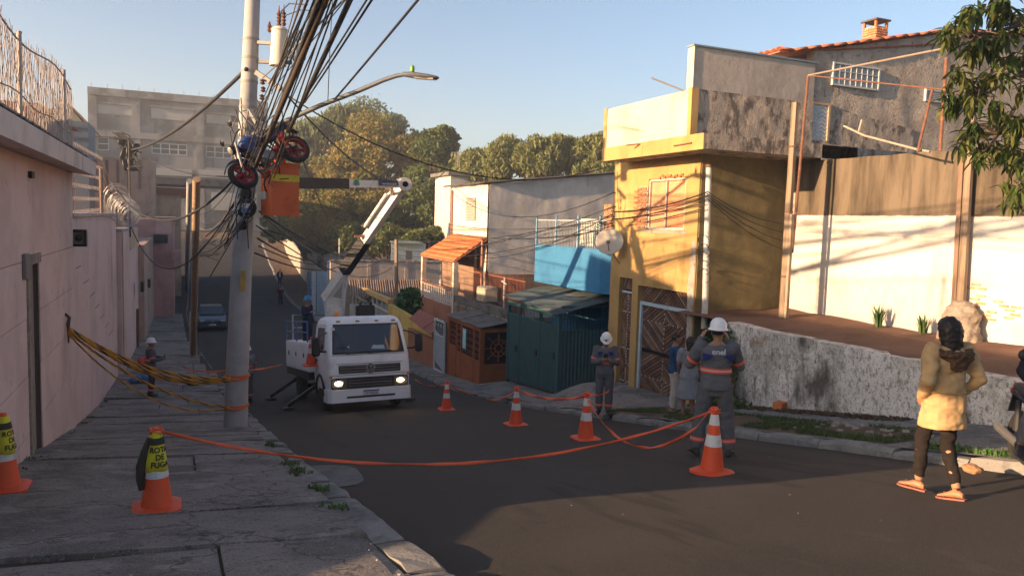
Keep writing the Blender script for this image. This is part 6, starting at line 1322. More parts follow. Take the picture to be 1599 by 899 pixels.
# dark label with lettering on the upper boom
ax = -ut; nrm_ = -cf; nrm_ = (nrm_-ax*nrm_.dot(ax)).normalized(); upv = nrm_.cross(ax)
if upv.z < 0: upv = -upv
lc = E0+ut*LT_*.2+nrm_*.115
def plate(name, c, w, h, th, m, parent): 
    b = MB(); M = Matrix(((ax.x,upv.x,nrm_.x,c.x),(ax.y,upv.y,nrm_.y,c.y),(ax.z,upv.z,nrm_.z,c.z),(0,0,0,1))); b.box(-w/2,w/2,-h/2,h/2,0,th,M); return b.build(name, m, parent, world=True), M
po_, Mp = plate('boom_label', lc, .85, .15, .004, BLK, tk); WM[po_.name] = Matrix.Identity(4)
o = link(text_mesh('www.blmei.com.br', .085, simple('label white', (.7,.7,.7)), .001), 'lettering', po_); o.matrix_basis = Mp @ Matrix.Translation((0,-.03,.006))
po2, Mp2 = plate('boom_mark', E0+ut*LT_*.52+nrm_*.115, .14, .14, .004, simple('green mark', (.03,.25,.12)), tk)
# bucket
bc = PD(437, 337, 16.3); ang = radians(38); BM = Matrix.Translation(bc) @ Matrix.Rotation(-YAW+ang,4,'Z')
bk = MB(); hw = .30; H = 1.08
BKM = mat('orange bucket fibreglass', (.56,.12,.032), .6, [((.38,.075,.02), 3, .48, .7, .7), ((.3,.07,.03), 10, .62, .74, .5)], [(20,.15,.005)], spec=.4)
prof = lambda z: hw*(.93+.07*z/H)
for (x0, x1, y0_, y1_) in ((-hw,hw,-hw,-hw+.03),(-hw,hw,hw-.03,hw),(-hw,-hw+.03,-hw+.031,hw-.031),(hw-.03,hw,-hw+.031,hw-.031)):
    low = x1 < 0 and x0 < -hw+.001 and (x1-x0) < .1
    bk.box(x0, x1, y0_, y1_, 0, H*(.72 if low else 1), BM)
bk.box(-hw+.031, hw-.031, -hw+.031, hw-.031, 0.002, .04, BM); bo = bk.build('bucket', BKM, tk, world=True); WM[bo.name] = Matrix.Identity(4)
b = MB()
for (a_, c_) in (((-hw,-hw),(hw,-hw)),((hw,-hw),(hw,hw)),((hw,hw),(-hw,hw))): b.bar(BM @ Vector((*a_,H)), BM @ Vector((*c_,H)), .06, .05)
b.build('rim', BKM, bo)
b = MB(); b.box(-hw-.004,hw+.004,-hw-.006,-hw-.001,.72,.86,BM); b.build('yellow_band', simple('yellow band', (.6,.5,.04)), bo)
b = MB(); b.box(hw+.001,hw+.006,-hw,hw,.72,.86,BM); b.build('yellow_band', simple('yellow band', (.6,.5,.04)), bo)
b = MB(); b.box(-hw-.05,-hw-.002,-.1,.16,.34,.5,BM); b.build('control_panel', simple('grey panel', (.45,.44,.42)), bo)
b = MB(); b.tube([BM @ Vector((-hw-.02,-.05,.5)), BM @ Vector((-hw-.08,-.1,.65)), BM @ Vector((-hw-.02,-.02,.78))], .02, 6); b.build('hose', BLK, bo)
b = MB(); pv = BM @ Vector((hw+.0,0,.8)); b.tube([T0, T0.lerp(pv,.6), pv], .09, 8); b.build('bucket_bracket', STEEL, tk, True, True)
# ================================================================ utility pole, transformer, lamp
PCON = mat('pole concrete', (.29,.25,.205), .9, [((.22,.205,.185), 1.5, .44, .68, .8, (1,1,.25)), ((.42,.4,.36), 5, .56, .74, .5), ((.14,.13,.12), 3, .6, .76, .5, (1,1,.15))], [(50,.4,.006),(6,.3,.02)])
pb_ = PG(367, 664, .17); D0 = pb_.dot(cf); ptop = PD(394.5, 0, D0); ptop = pb_+(ptop-pb_)*1.22
up_ = thing('utility_pole', 'tall concrete utility pole carrying a transformer, a street lamp and tangled cables', 'pole', pb_)
pole_at = lambda py: pb_.lerp(PD(394.5,0,D0), (664-py)/664.0)
b = MB(); b.tube([pb_-Vector((0,0,.4))]+[pb_.lerp(ptop, k/12) for k in range(1,13)], [.255]+[.25-.115*k/12 for k in range(1,13)], 20); b.build('shaft', PCON, up_, True, True)
prad = lambda py: .25-.095*(664-py)/664
for py_ in (62, 91, 112, 128, 168, 585, 632):
    p = pole_at(py_); b = MB(); b.tube([p-Vector((0,0,.03)), p+Vector((0,0,.03))], prad(py_)+.012, 18); b.build('clamp_band', simple('orange tape' , (.6,.13,.04)) if py_ > 500 else simple('galvanised band', (.26,.245,.22), .6), up_, True, True)
for k, py_ in enumerate((430, 446)):
    p = pole_at(py_)-cf*(prad(py_)+.004)+cr*.12; b = MB(); b.box(p.x-.05,p.x+.05,p.y-.02,p.y+.01,p.z-.11,p.z+.11); b.build('yellow_plate', simple('faded yellow plate', (.45,.28,.05)), up_, world=True)
GLV = simple('galvanised steel', (.2,.195,.185), .6); PORC = mat('brown porcelain', (.12,.05,.03), .25, spec=.6); TRM = mat('cream transformer paint', (.60,.52,.42), .55, [((.45,.37,.29), 2.5, .5, .72, .7), ((.25,.15,.09), 8, .62, .73, .5)], [(20,.1,.004)])
tf = thing('transformer', 'cream cylindrical transformer bolted to the utility pole', 'transformer', PD(435, 104, D0-.25))
tc0, tc1 = PD(434, 103, D0-.3), PD(437, 47, D0-.3); r_ = .18
b = MB(); b.tube([tc0, tc0+Vector((0,0,.04)), tc0+Vector((0,0,.05)), tc1-Vector((0,0,.03)), tc1-Vector((0,0,.02)), tc1], [r_*.98,r_*.98,r_*.93,r_*.93,r_*1.04,r_*1.02], 20); b.build('tank', TRM, tf, True, True)
b = MB(); b.tube([tc1, tc1+Vector((0,0,.05)), tc1+Vector((0,0,.08))], [r_*.98,r_*.7,.03], 18); b.build('lid', TRM, tf, True, True)
for k in range(5): 
    b = MB(); a = tc0+cr*(.24+.075*k)+cf*.1; b.box(a.x-.012,a.x+.012,a.y-.12,a.y+.12,a.z+.15,a.z+.75); b.build('cooling_fin', simple('blue-grey fin', (.24,.27,.3), .5), tf, world=True)
for (dx, dy) in ((-.02,.0),(.1,.06)):
    a = tc1+cr*dx-cf*dy+Vector((0,0,.06)); pr = [(.03,0)]; 
    for k in range(4): pr += [(.055,.05+k*.07),(.025,.085+k*.07)]
    pr += [(.015,.36),(.012,.44)]; b = MB(); b.lathe(pr, 12, Matrix.Translation(a)); b.build('bushing', PORC, tf, True, True)
a = tc1-cr*.22+Vector((0,0,-.05)); b = MB(); b.lathe([(.03,0),(.05,.05),(.03,.08),(.05,.12),(.03,.16),(.015,.22)], 10, Matrix.Translation(a)); b.build('lightning_arrester', PORC, tf, True, True)
for py_ in (66, 96):
    b = MB(); a = pole_at(py_); b.bar(a, PD(455 if py_ > 80 else 424, py_+2, D0-.15), .09, .07); b.build('bracket', GLV, tf, world=True)
b = MB(); b.bar(PD(400,113,D0-.2), PD(438,139,D0-.35), .08, .1); b.bar(PD(436,137,D0-.35), PD(452,141,D0-.3), .06); b.build('cross_arm', GLV, up_, world=True)
b = MB(); b.bar(PD(390,172,D0-.2), PD(402,192,D0-.6), .09); b.build('lower_arm', GLV, up_, world=True)
for (px_, py_) in ((410,128),(411,140),(409,152)):
    b = MB(); b.lathe([(.02,-.06),(.06,-.03),(.03,0),(.06,.03),(.02,.06)], 10, Matrix.Translation(PD(px_,py_,D0-.3))); b.build('insulator', PORC, up_, True, True)
# street lamp on its long arm
sl_ = thing('street_lamp', 'street lamp on a long curved grey arm fixed to the utility pole', 'lamp', pole_at(208))
b = MB(); b.tube([pole_at(214), PD(440,192,D0-.5), PD(500,165,D0-1.0), PD(560,142,D0-1.5), PD(600,125,D0-1.8), PD(618,119,D0-1.95), PD(634,116,D0-2.1)], [.05,.05,.048,.045,.042,.04,.036], 10); b.build('arm', simple('lamp arm grey', (.07,.08,.09), .55), sl_, True, True)
h0, h1 = PD(630,116,D0-2.05), PD(684,121.5,D0-2.5); hx = (h1-h0).normalized(); hy = Vector((0,0,1)).cross(hx).normalized(); hz_ = hx.cross(hy); L_ = (h1-h0).length
def hp(t_, w, h, n=12): c = h0+hx*t_*L_; return [c+hy*(w*cos(2*pi*k/n))+hz_*(h*sin(2*pi*k/n)) for k in range(n)]
b = MB(); b.loft([hp(0,.05,.045),hp(.1,.07,.05),hp(.35,.13,.06),hp(.7,.14,.05),hp(.95,.09,.03),hp(1,.04,.015)]); b.build('lamp_head', simple('lamp head grey', (.09,.095,.1), .5), sl_, True, True)
b = MB(); b.loft([hp(.4,.1,.04),hp(.92,.07,.025)]); lo_ = b.build('lens', mat('lamp glass', (.4,.4,.38), .2), sl_, True, True); lo_.location.z = -.03
b = MB(); c = h0+hx*L_*.25+hz_*.06; b.lathe([(.04,0),(.045,.06),(.035,.11),(.01,.12)], 12, Matrix.Translation(c)); b.build('photocell', mat('green photocell', (.14,.28,.03), .4), sl_, True, True)
# splice boxes
for (px_, py_, r_, lab) in ((386,325,.16,'black cable splice box with a blue and white label on the pole'),(384,302,.12,'black cable splice coil just above the labelled box'),(379,352,.1,'small black splice box left of the pole')):
    t = thing('splice_box', lab, 'splice box', PD(px_,py_,D0-.42)); c = PD(px_, py_, D0-.42); M = Matrix.Translation(c) @ Matrix.Rotation(-YAW,4,'Z')
    b = MB(); b.bev(-r_,r_,-.09,.09,-r_*.95,r_*.95,.05,M); b.build('case', BLK, t, True, True)
    if px_ == 386:
        b = MB(); b.box(-.085,.085,-.098,-.091,-.0,.1,M); b.build('label_white', simple('label paper', (.6,.62,.65)), t, world=True); b = MB(); b.box(-.085,.085,-.098,-.091,-.095,-.003,M); b.build('label_blue', simple('label blue', (.05,.25,.55)), t, world=True)
        b = MB(); b.tube([c+cr*.2*cos(a*pi/10)*1.0+cu*.2*sin(a*pi/10)-cf*.05 for a in range(-8,9)], .02, 6); b.build('loop', BLK, t, True, True)
# ================================================================ motorcycle caught in the cables
mf_ = (cr*-.62+cu*-.52-cf*.66).normalized(); mu_ = (cr*-.62+cu*.78); mu_ = (mu_-mf_*mu_.dot(mf_)).normalized(); ml_ = mu_.cross(mf_)
mc_ = PD(421, 253, D0-1.15) - mu_*.31
def moto(name, label, cat, M4, parent_none=None, tank_c=(.012,.028,.12), rim_c=(.24,.016,.018)):
    t = thing(name, label, cat); t.matrix_world = M4; WM[t.name] = M4.copy()
    TK = mat(name+' tank paint', tank_c, .25, [(dk(tank_c,.5), 4, .5, .7, .5)], spec=.6); RM = simple(name+' rim paint', rim_c, .4); ENG = simple('engine alloy', (.22,.21,.2), .4, metal=.6); SEAT = simple('seat vinyl', (.022,.022,.025), .6)
    def wheel(x, r, w, steer=0):
        R_ = Matrix.Translation((x,0,r)) @ Matrix.Rotation(steer,4,'Z') @ Matrix.Rotation(pi/2,4,'X')
        b = MB(); n = 30; prof = [(r-.085,-w*.42),(r-.05,-w*.5),(r-.012,-w*.34),(r,0),(r-.012,w*.34),(r-.05,w*.5),(r-.085,w*.42)]; m_ = len(prof)
        vs = [R_ @ Vector((cos(2*pi*k/n)*a, sin(2*pi*k/n)*a, z)) for a, z in prof for k in range(n)]; b.add(vs, [(i*n+k, i*n+(k+1)%n, ((i+1)%m_)*n+(k+1)%n, ((i+1)%m_)*n+k) for i in range(m_) for k in range(n)])
        wo2 = b.build('wheel', RUBR, t, smooth='all')
        b = MB(); pr2 = [(r-.115,-w*.36),(r-.082,-w*.42),(r-.082,w*.42),(r-.115,w*.36)]; vs = [R_ @ Vector((cos(2*pi*k/n)*a, sin(2*pi*k/n)*a, z)) for a, z in pr2 for k in range(n)]; b.add(vs, [(i*n+k, i*n+(k+1)%n, ((i+1)%4)*n+(k+1)%n, ((i+1)%4)*n+k) for i in range(4) for k in range(n)])
        for k in range(5):
            for d in (-.16,.16): a = 2*pi*k/5; b.bar(R_ @ Vector((.04*cos(a+d), .04*sin(a+d), 0)), R_ @ Vector(((r-.1)*cos(a+d*.55), (r-.1)*sin(a+d*.55), 0)), .03, .024)
        b.lathe([(.05,-.07),(.05,.07)], 12, R_); b.build('rim', RM, wo2, smooth=True)
        b = MB(); b.lathe([(.12,.055),(.12,.06)], 20, R_); b.build('brake_disc', simple('brake steel', (.4,.38,.36), .3, metal=.8), wo2)
    wheel(.66, .30, .11, .12); wheel(-.66, .315, .14)
    b = MB()
    for y_ in (-.1,.1): b.tube([(.66,y_,.30),(.44,y_,.80),(.38,y_,.93)], [.028,.026,.026], 8)
    b.build('fork', ENG, t, True); b = MB(); b.loft([[Vector((.66+ (.335)*cos(a), y_, .30+.335*sin(a))) for y_ in (-.06,0,.06)]+[Vector((.66+(.35)*cos(a), y_, .30+.35*sin(a)+.0)) for y_ in (.06,0,-.06)] for a in [radians(d) for d in range(35,150,12)]]); b.build('mudguard', TK, t, True)
    b = MB(); b.tube([(.36,-.38,1.02),(.34,-.3,1.03),(.38,-.1,.98),(.38,.1,.98),(.34,.3,1.03),(.30,.38,1.02)], .014, 8); hb3 = b.build('handlebar', BLK, t, True)
    for s in (-1,1):
        b = MB(); b.tube([(.34,s*.28,1.03),(.30,s*.40,1.015)], .02, 8); b.build('grip', BLK, hb3, True)
        b = MB(); b.tube([(.36,s*.24,1.03),(.36,s*.34,1.2)], .008, 6); b.lathe([(.005,-.01),(.06,-.006),(.065,.0),(.05,.02),(.01,.03)], 14, Matrix.Translation((.36,s*.36,1.22)) @ Matrix.Rotation(pi/2,4,'Y'), 1, 1.3); b.build('mirror', BLK, hb3, True)
        b = MB(); b.tube([(.36,s*.25,1.0),(.40,s*.36,.99)], .006, 5); b.build('lever', ENG, hb3)
    b = MB(); b.lathe([(.02,-.1),(.07,-.08),(.095,0),(.09,.03),(.03,.045)], 16, Matrix.Translation((.5,0,.86)) @ Matrix.Rotation(pi/2,4,'Y')); b.build('headlamp', BLK, t, True); b = MB(); b.lathe([(.08,0),(.06,.02),(.01,.03)], 16, Matrix.Translation((.535,0,.86)) @ Matrix.Rotation(pi/2,4,'Y')); b.build('headlamp_glass', LENS, t, True)
    def ring(x, zc, hw, hh, n=12): return [Vector((x, hw*cos(2*pi*k/n)*(1 if sin(2*pi*k/n) > 0 else 1.05), zc+hh*sin(2*pi*k/n))) for k in range(n)]
    b = MB(); b.loft([ring(.34,.82,.05,.06), ring(.28,.84,.13,.11), ring(.12,.86,.165,.135), ring(-.05,.83,.14,.11), ring(-.16,.79,.08,.06)]); b.build('fuel_tank', TK, t, 'all')
    b = MB(); 
    for s in (-1,1): b.poly([(.36,s*.17,.74),(.22,s*.2,.84),(.1,s*.19,.74),(.2,s*.18,.6)], (0,-s*.03,0))
    b.build('tank_shroud', TK, t)
    b = MB(); b.loft([ring(-.12,.80,.1,.05), ring(-.3,.79,.13,.05), ring(-.5,.83,.12,.05), ring(-.72,.88,.09,.05), ring(-.84,.90,.05,.03)]); b.build('seat', SEAT, t, 'all')
    b = MB(); b.loft([ring(-.35,.72,.1,.05), ring(-.6,.78,.09,.06), ring(-.88,.86,.04,.03)]); b.build('tail_panel', TK, t, 'all')
    b = MB(); b.bev(-.92,-.86,-.05,.05,.8,.87,.01); b.build('tail_lamp', simple('red lens', (.4,.02,.02), .3), t); b = MB(); b.poly([(-.84,-.05,.82),(-.98,-.05,.6),(-.96,-.05,.6),(-.8,-.05,.82)], (0,.1,0)); b.build('rear_mudguard', BLK, t)
    b = MB(); b.bev(-.16,.2,-.14,.14,.3,.52,.05); b.bev(.05,.24,-.09,.09,.45,.7,.03); b.lathe([(.11,-.17),(.12,-.13),(.12,.13),(.11,.17)], 16, Matrix.Translation((.02,0,.40)) @ Matrix.Rotation(pi/2,4,'X')); b.build('engine', ENG, t, True)
    for k in range(4): b = MB(); b.box(.02,.27,-.11,.11,.49+k*.05,.505+k*.05); b.build('cooling_fin', ENG, t)
    b = MB(); b.tube([(.38,0,.9),(.2,0,.72),(-.2,0,.66),(-.3,0,.4),(.1,0,.28),(.32,0,.6),(.38,0,.82)], .024, 8); b.tube([(-.2,.08,.68),(-.75,.08,.82)], .018, 6); b.tube([(-.2,-.08,.68),(-.75,-.08,.82)], .018, 6); b.build('frame', BLK, t, True)
    for s in (-1,1): b = MB(); b.bar((-.2,s*.1,.38),(-.68,s*.1,.315),.05,.03); b.build('swing_arm', BLK, t)
    for s in (-1,1): b = MB(); b.tube([(-.5,s*.13,.42),(-.48,s*.12,.74)], [.035,.03], 8); b.build('shock', RM, t, True)
    b = MB(); b.tube([(.24,-.1,.5),(.3,-.14,.36),(.1,-.16,.24),(-.25,-.17,.28),(-.85,-.19,.42)], [.022,.022,.025,.05,.045], 10); b.build('exhaust', ENG, t, True)
    for s in (-1,1): b = MB(); b.tube([(-.02,s*.1,.3),(-.02,s*.3,.29)], .014, 6); b.build('foot_peg', BLK, t)
    return t
M4 = Matrix(((mf_.x,ml_.x,mu_.x,mc_.x),(mf_.y,ml_.y,mu_.y,mc_.y),(mf_.z,ml_.z,mu_.z,mc_.z),(0,0,0,1)))
moto('hanging_motorcycle', 'blue motorcycle with red wheels hanging in the cables high on the pole', 'motorcycle', M4)
# ================================================================ cables
CBL = simple('black cable sheath', (.022,.022,.024), .6); CBB = simple('brown cable sheath', (.055,.04,.032), .7); CBG = simple('grey cable sheath', (.16,.15,.14), .6)
def cable(pts, r, m, label, group, name='overhead_cable', n=6): b = MB(); b.tube(pts, r, n); return tag(b.build(name, m, None, 'all', fix=False), label, 'cable', group)
rr = random.Random(77)
ORD = ['first','second','third','fourth','fifth','sixth','seventh','eighth','ninth','tenth','eleventh','last']
def fan(p0, d0, p1, d1, r, m, sg, label, group, ext=2.4):
    a = PD(*p0, d0); c = PD(*p1, d1); e = a+(c-a)*ext; cable(sag(a, e, sg, 22), r, m, label, group)
G1 = 'cables fanning up from the pole'
fan((398,262),D0-1.1,(502,0),9.0,.045,CBB,.12,'thick brown bundled cable rising from the hanging motorcycle over the viewer',G1)
fan((404,250),D0-1.2,(492,0),9.0,.03,CBL,.12,'black cable running tight along the left of the thick bundle',G1)
fan((450,206),D0-.5,(541,0),9.5,.04,CBL,.1,'thick black cable crossing the lamp arm on its way up',G1)
fan((522,156),15.2,(648,0),10,.02,CBL,.05,'single black cable at the far right of the fan, above the lamp arm',G1)
fan((476,160),15.6,(577,0),10,.018,CBL,.05,'right one of the paired black cables right of the thick ones',G1)
fan((470,162),15.6,(569,0),10,.016,CBL,.05,'left one of the paired black cables right of the thick ones',G1)
for k in range(12): fan((402+rr.uniform(-8,22), rr.uniform(120,235)),D0-.6,(462+k*6.5+rr.uniform(-4,4),0),9.2+rr.uniform(-.5,.8),rr.uniform(.008,.014),rr.choice([CBL,CBL,CBB,CBG]),rr.uniform(.02,.12),ORD[k]+' thin cable from the left in the fan above the utility pole',G1)
for k in range(7): fan((372+k*9+rr.uniform(-4,4), 270+rr.uniform(-8,18)),D0-1.3,(470+k*9,0),9.4,.012,rr.choice([CBL,CBB,CBB]),.05,ORD[k]+' thin cable from the left stretched over the hanging motorcycle',G1)
cable([PD(519,0,14.5), PD(515,80,14.7), PD(512,158,15.1)], .008, CBL, 'thin plumb wire hanging down to the lamp arm', G1)
cable([PD(437,40,D0-.3), PD(439,18,D0-.4), PD(452,6,D0-1), PD(480,8,D0-2)], .012, CBL, 'thin looped lead from the transformer bushing', 'leads on the transformer')
cable([PD(441,38,D0-.3), PD(447,24,D0-.4), PD(470,16,D0-1), PD(505,18,D0-2)], .010, CBL, 'second looped lead from the transformer bushing', 'leads on the transformer')
# towards the left wall
G2 = 'cables between pole and left walls'
mast = PX(203, 345, -1.95); mtop = PX(203, 222, -1.95)
ms = thing('cable_mast', 'cluster of black splice boxes and looped cables on a wall mast at the left', 'mast', (mast.x, mast.y, zt3))
b = MB(); b.tube([Vector((mast.x, mast.y, zt3-.3)), Vector((mast.x, mast.y, mtop.z))], .03, 8); b.build('mast', simple('dark mast', (.06,.055,.05)), ms, True, True)
dm = mtop.dot(cf)
for (px_, py_, w, h) in ((190,222,7,6),(204,237,8,12),(193,240,5,14),(213,228,7,5),(208,264,11,4),(205,253,7,8),(196,258,5,12)):
    c = PD(px_, py_, dm-.15); k = dm/F_PX; b = MB(); M = Matrix.Translation(c) @ Matrix.Rotation(rr.uniform(-.4,.4),4,'Y'); b.bev(-w*k/2*1.5,w*k/2*1.5,-.12,.12,-h*k/2*1.4,h*k/2*1.4,.03,M); b.build('splice_case', BLK, ms, True, True)
for k in range(22):
    a = PD(rr.uniform(174,192), rr.uniform(206,218), dm-.2); c = PD(rr.uniform(185,215), rr.uniform(225,262), dm-.2); e = PD(rr.uniform(190,225), rr.uniform(235,275), dm-.2); b = MB(); b.tube([a, a.lerp(c,.5)+Vector((.2,0,.12)), c, e], .028, 5); b.build('loop', CBL, ms, True, True)
cable(sag(pole_at(112)-cf*.2, PD(205,234,dm-.1), .35), .045, CBL, 'thick black cable sagging from the pole to the left wall mast', G2)
cable(sag(PD(220,240,dm), PD(372,276,D0-.6), .25), .018, CBL, 'lower black cable from the wall mast to the pole', G2)
cable(sag(PX(172,282,L2), PD(392,248,D0-.8), 1.3), .028, CBL, 'black cable hanging in a deep loop from the razor wire to the pole', G2)
cable(sag(PX(203,350,L3), PD(395,262,D0-.8), 2.0), .022, CBL, 'lowest black cable hanging in a deep loop in front of the far pink house', G2)
cable(sag(PX(165,292,L2), PX(236,330,L4), .5), .02, CBL, 'short black cable dropping along the razor wire', G2)
ptp = PX(307, 300, wp_.x)
for k in range(9): cable(sag(PD(372+rr.uniform(-8,16), 285+k*6, D0-.5), Vector((wp_.x+.1, wp_.y, PX(304,330+k*9,wp_.x).z)), rr.uniform(.1,.9)), .011, rr.choice([CBL,CBL,CBG]), ORD[k]+' thin cable from the top between the timber pole and utility pole', 'thin cables at the timber pole')
for k in range(12):
    a = PD(rr.uniform(362,402), rr.uniform(268,312), D0-.8); cable([a, a+Vector((rr.uniform(-.2,.1),rr.uniform(-.1,.1),-.5)), a+Vector((rr.uniform(-.7,-.1),rr.uniform(-.2,.2),-1.0-rr.random()*.7))], .010, rr.choice([CBL,CBL,CBB,CBG]), ORD[k]+' loose cable end dangling below the hanging motorcycle', 'loose cable ends', 'loose_cable')
for k in range(34):
    a = PD(rr.uniform(365,440), rr.uniform(150,250), D0-rr.uniform(.2,1.2)); c = PD(rr.uniform(370,460), rr.uniform(180,300), D0-rr.uniform(.2,1.3)); m_ = a.lerp(c,.5)+Vector((rr.uniform(-.2,.2),0,rr.uniform(-.35,.1)))
    cable([a, a.lerp(m_,.5)+Vector((rr.uniform(-.1,.1),0,-.05)), m_, m_.lerp(c,.5)+Vector((0,0,-.06)), c], .012, rr.choice([CBL,CBL,CBB,CBG]), 'short tangled cable wrapped round the hanging motorcycle', 'tangled cables on the pole', 'loose_cable')
# towards the right: service cables to the houses
G3 = 'service cables to the houses'
cpole = PX(1104, 300, 10.85)
far = PD(610, 380, 44)
for k, (a, c, s, r, m_) in enumerate([((405,330),(610,402),.6,.02,CBL),((412,338),(606,398),.9,.018,CBG),((400,352),(612,418),.8,.015,CBL),((402,372),(520,392),.5,.02,CBB),((404,384),(530,402),.4,.015,CBB),((398,395),(540,410),.4,.02,CBB),((420,360),(600,372),.4,.012,CBL)]):
    cable(sag(PD(*a, D0+.2), PD(*c, 43), s), r, m_, ORD[k]+' sagging cable from the top between the utility pole and far wooden post', G3)
for k, (a, da, c, X, s) in enumerate([((612,372),43,(958,338),10.95,.4),((612,380),43,(960,322),10.95,.7),((612,396),43,(958,352),10.95,.5),((700,350),36,(1098,318),10.9,.4),((700,362),36,(1098,326),10.9,.5),((716,400),34,(955,335),10.95,.5),((705,300),35,(960,300),10.95,.9),((612,388),43,(836,360),11.2,.4)]):
    cable(sag(PD(*a, da), PX(*c, X), s), .014, CBL, ['thin service cable ending just above the brick pier','service cable crossing the white house to end highest beside the yellow house','service cable ending lowest beside the yellow house','upper of two cables from the porch roof to the white service pole','lower of two cables from the porch roof to the white service pole','service cable rising from the porch to the yellow house corner','service cable dropping from the white house eave to the yellow house','service cable from the far post to the blue balcony'][k], 'service cables over the terrace house')
cable(sag(PX(955,330,10.95), cpole, .12), .014, CBL, 'thin cable across the window of the yellow house', G3); cable(sag(PX(955,342,10.95), cpole+Vector((0,0,-.1)), .1), .012, CBL, 'lower thin cable across the window of the yellow house', G3)
for k in range(4): cable(sag(cpole+Vector((0,0,.02-.05*k)), PY(1228,350+k*14,14.5)+Vector((0,-.05,0)), .15), .010, CBL, ORD[k]+' thin cable from the top along the dark side wall of the yellow house', 'cables on the side wall')
t = post('wooden_post', 'slim far wooden post in front of the brown shed roof', PD(619,465,40), PD(619,374,40), .1, WOODP, cat='post')
cable(sag(PD(528,368,60), PD(455,205,D0-.4), .3), .02, CBL, 'dark cable from the lamp arm down to the far trees', G3); cable(sag(PD(440,140,D0-.3), PX(700,262,13), 1.5), .02, CBL, 'black cable from the pole across the wood to the white house', G3); cable(sag(PD(450,150,D0-.3), PX(945,262,10.6), .9), .016, CBL, 'black cable from the pole to the cream parapet', G3)
p = PD(530,372,62); cable([p, PD(530,408,62)], .06, simple('thin mast grey', (.4,.42,.4)), 'thin pale mast standing before the wood', None, 'thin_mast')
# ================================================================ people
def PGL(px, py):
    w = ray(px, py); t = 2.0
    while t < 200 and (w*t).z > zsL((w*t).x, (w*t).y): t += .01
    return w*t
def PGR(px, py):
    w = ray(px, py); t = 2.0
    while t < 200 and (w*t).z > zsR((w*t).x, (w*t).y): t += .01
    return w*t
def ell(c, rx, ry, n=16, p=2.3, rot=0.):
    out = []
    for k in range(n):
        a = 2*pi*k/n; ca, sa = cos(a), sin(a); x = rx*abs(ca)**(2/p)*(1 if ca >= 0 else -1); y = ry*abs(sa)**(2/p)*(1 if sa >= 0 else -1)
        out.append(Vector(c)+Vector((x, y, 0)))
    return out
def limb(b, P, R, n=12, sub=4):
    pts, rs = [], []
    for i in range(len(P)-1):
        for k in range(sub):
            f = k/sub; pts.append(Vector(P[i]).lerp(Vector(P[i+1]), f)); rs.append(R[i]+(R[i+1]-R[i])*f)
    pts.append(Vector(P[-1])); rs.append(R[-1]); b.tube(pts, rs, n)
    for i in range(1, len(P)-1): sphere(b, P[i], R[i])
def sphere(b, c, r, n=12, sx=1, sy=1, sz=1, M=None):
    c = Vector(c); rings = []
    for k in range(1, 8):
        a = pi*k/8; rings.append([c+Vector((cos(2*pi*j/n)*sin(a)*r*sx, sin(2*pi*j/n)*sin(a)*r*sy, -cos(a)*r*sz)) for j in range(n)])
    if M: rings = [[M @ q for q in r] for r in rings]
    b.loft(rings)
def hand(b, w, d, nrm, curl=.5, s=1., thumb=1, spread=.0):
    d = Vector(d).normalized(); nrm = Vector(nrm); nrm = (nrm-d*nrm.dot(d)).normalized(); lat = d.cross(nrm)*thumb
    w = Vector(w); rings = []
    for f, wd, th in ((-.02,.024,.02),(.02,.032,.017),(.055,.042,.015),(.085,.043,.013),(.095,.038,.009)):
        c = w+d*f*s; rings.append([c+lat*(wd*cos(2*pi*k/10)*s)+nrm*(th*sin(2*pi*k/10)*s) for k in range(10)])
    b.loft(rings)
    for i, (o, L_) in enumerate(((.031,.072),(.011,.082),(-.010,.077),(-.030,.060))):
        p = w+d*.085*s+lat*o*s; dd = d+lat*spread*o*12; pts = [p-d*.015*s]; a = 0
        for k, f in enumerate((.45,.3,.25)):
            a += curl*(.5 if k == 0 else 1.0); v = (dd.normalized()*cos(a)+nrm*sin(a)); p = p+v*L_*f*s; pts.append(p.copy())
        b.tube(pts, [.0095*s,.009*s,.0082*s,.0068*s], 7)
    p = w+d*.02*s+lat*.03*s; t1 = (d*.7+lat*.75+nrm*.25).normalized(); t2 = (d*.9+lat*.25+nrm*.4).normalized()
    b.tube([p-lat*.01*s, p+t1*.035*s, p+t1*.035*s+t2*.03*s, p+t1*.035*s+t2*.052*s], [.013*s,.0115*s,.0095*s,.0075*s], 7)
DEF = dict(hipL=(-.095,0,.92), hipR=(.095,0,.92), kneeL=(-.10,.025,.50), kneeR=(.10,.025,.50), ankL=(-.10,-.02,.09), ankR=(.10,-.02,.09),
           shL=(-.185,-.01,1.415), shR=(.185,-.01,1.415), elL=(-.235,-.03,1.13), elR=(.235,-.03,1.13), wrL=(-.25,.06,.88), wrR=(.25,.06,.88), head=(0,.02,1.615), toeL=(0,1,0), toeR=(0,1,0))
EYEW = simple('eye white', (.7,.68,.65), .3); EYED = simple('eye dark', (.02,.015,.012), .3); LIPS = simple('lip', (.32,.12,.09))
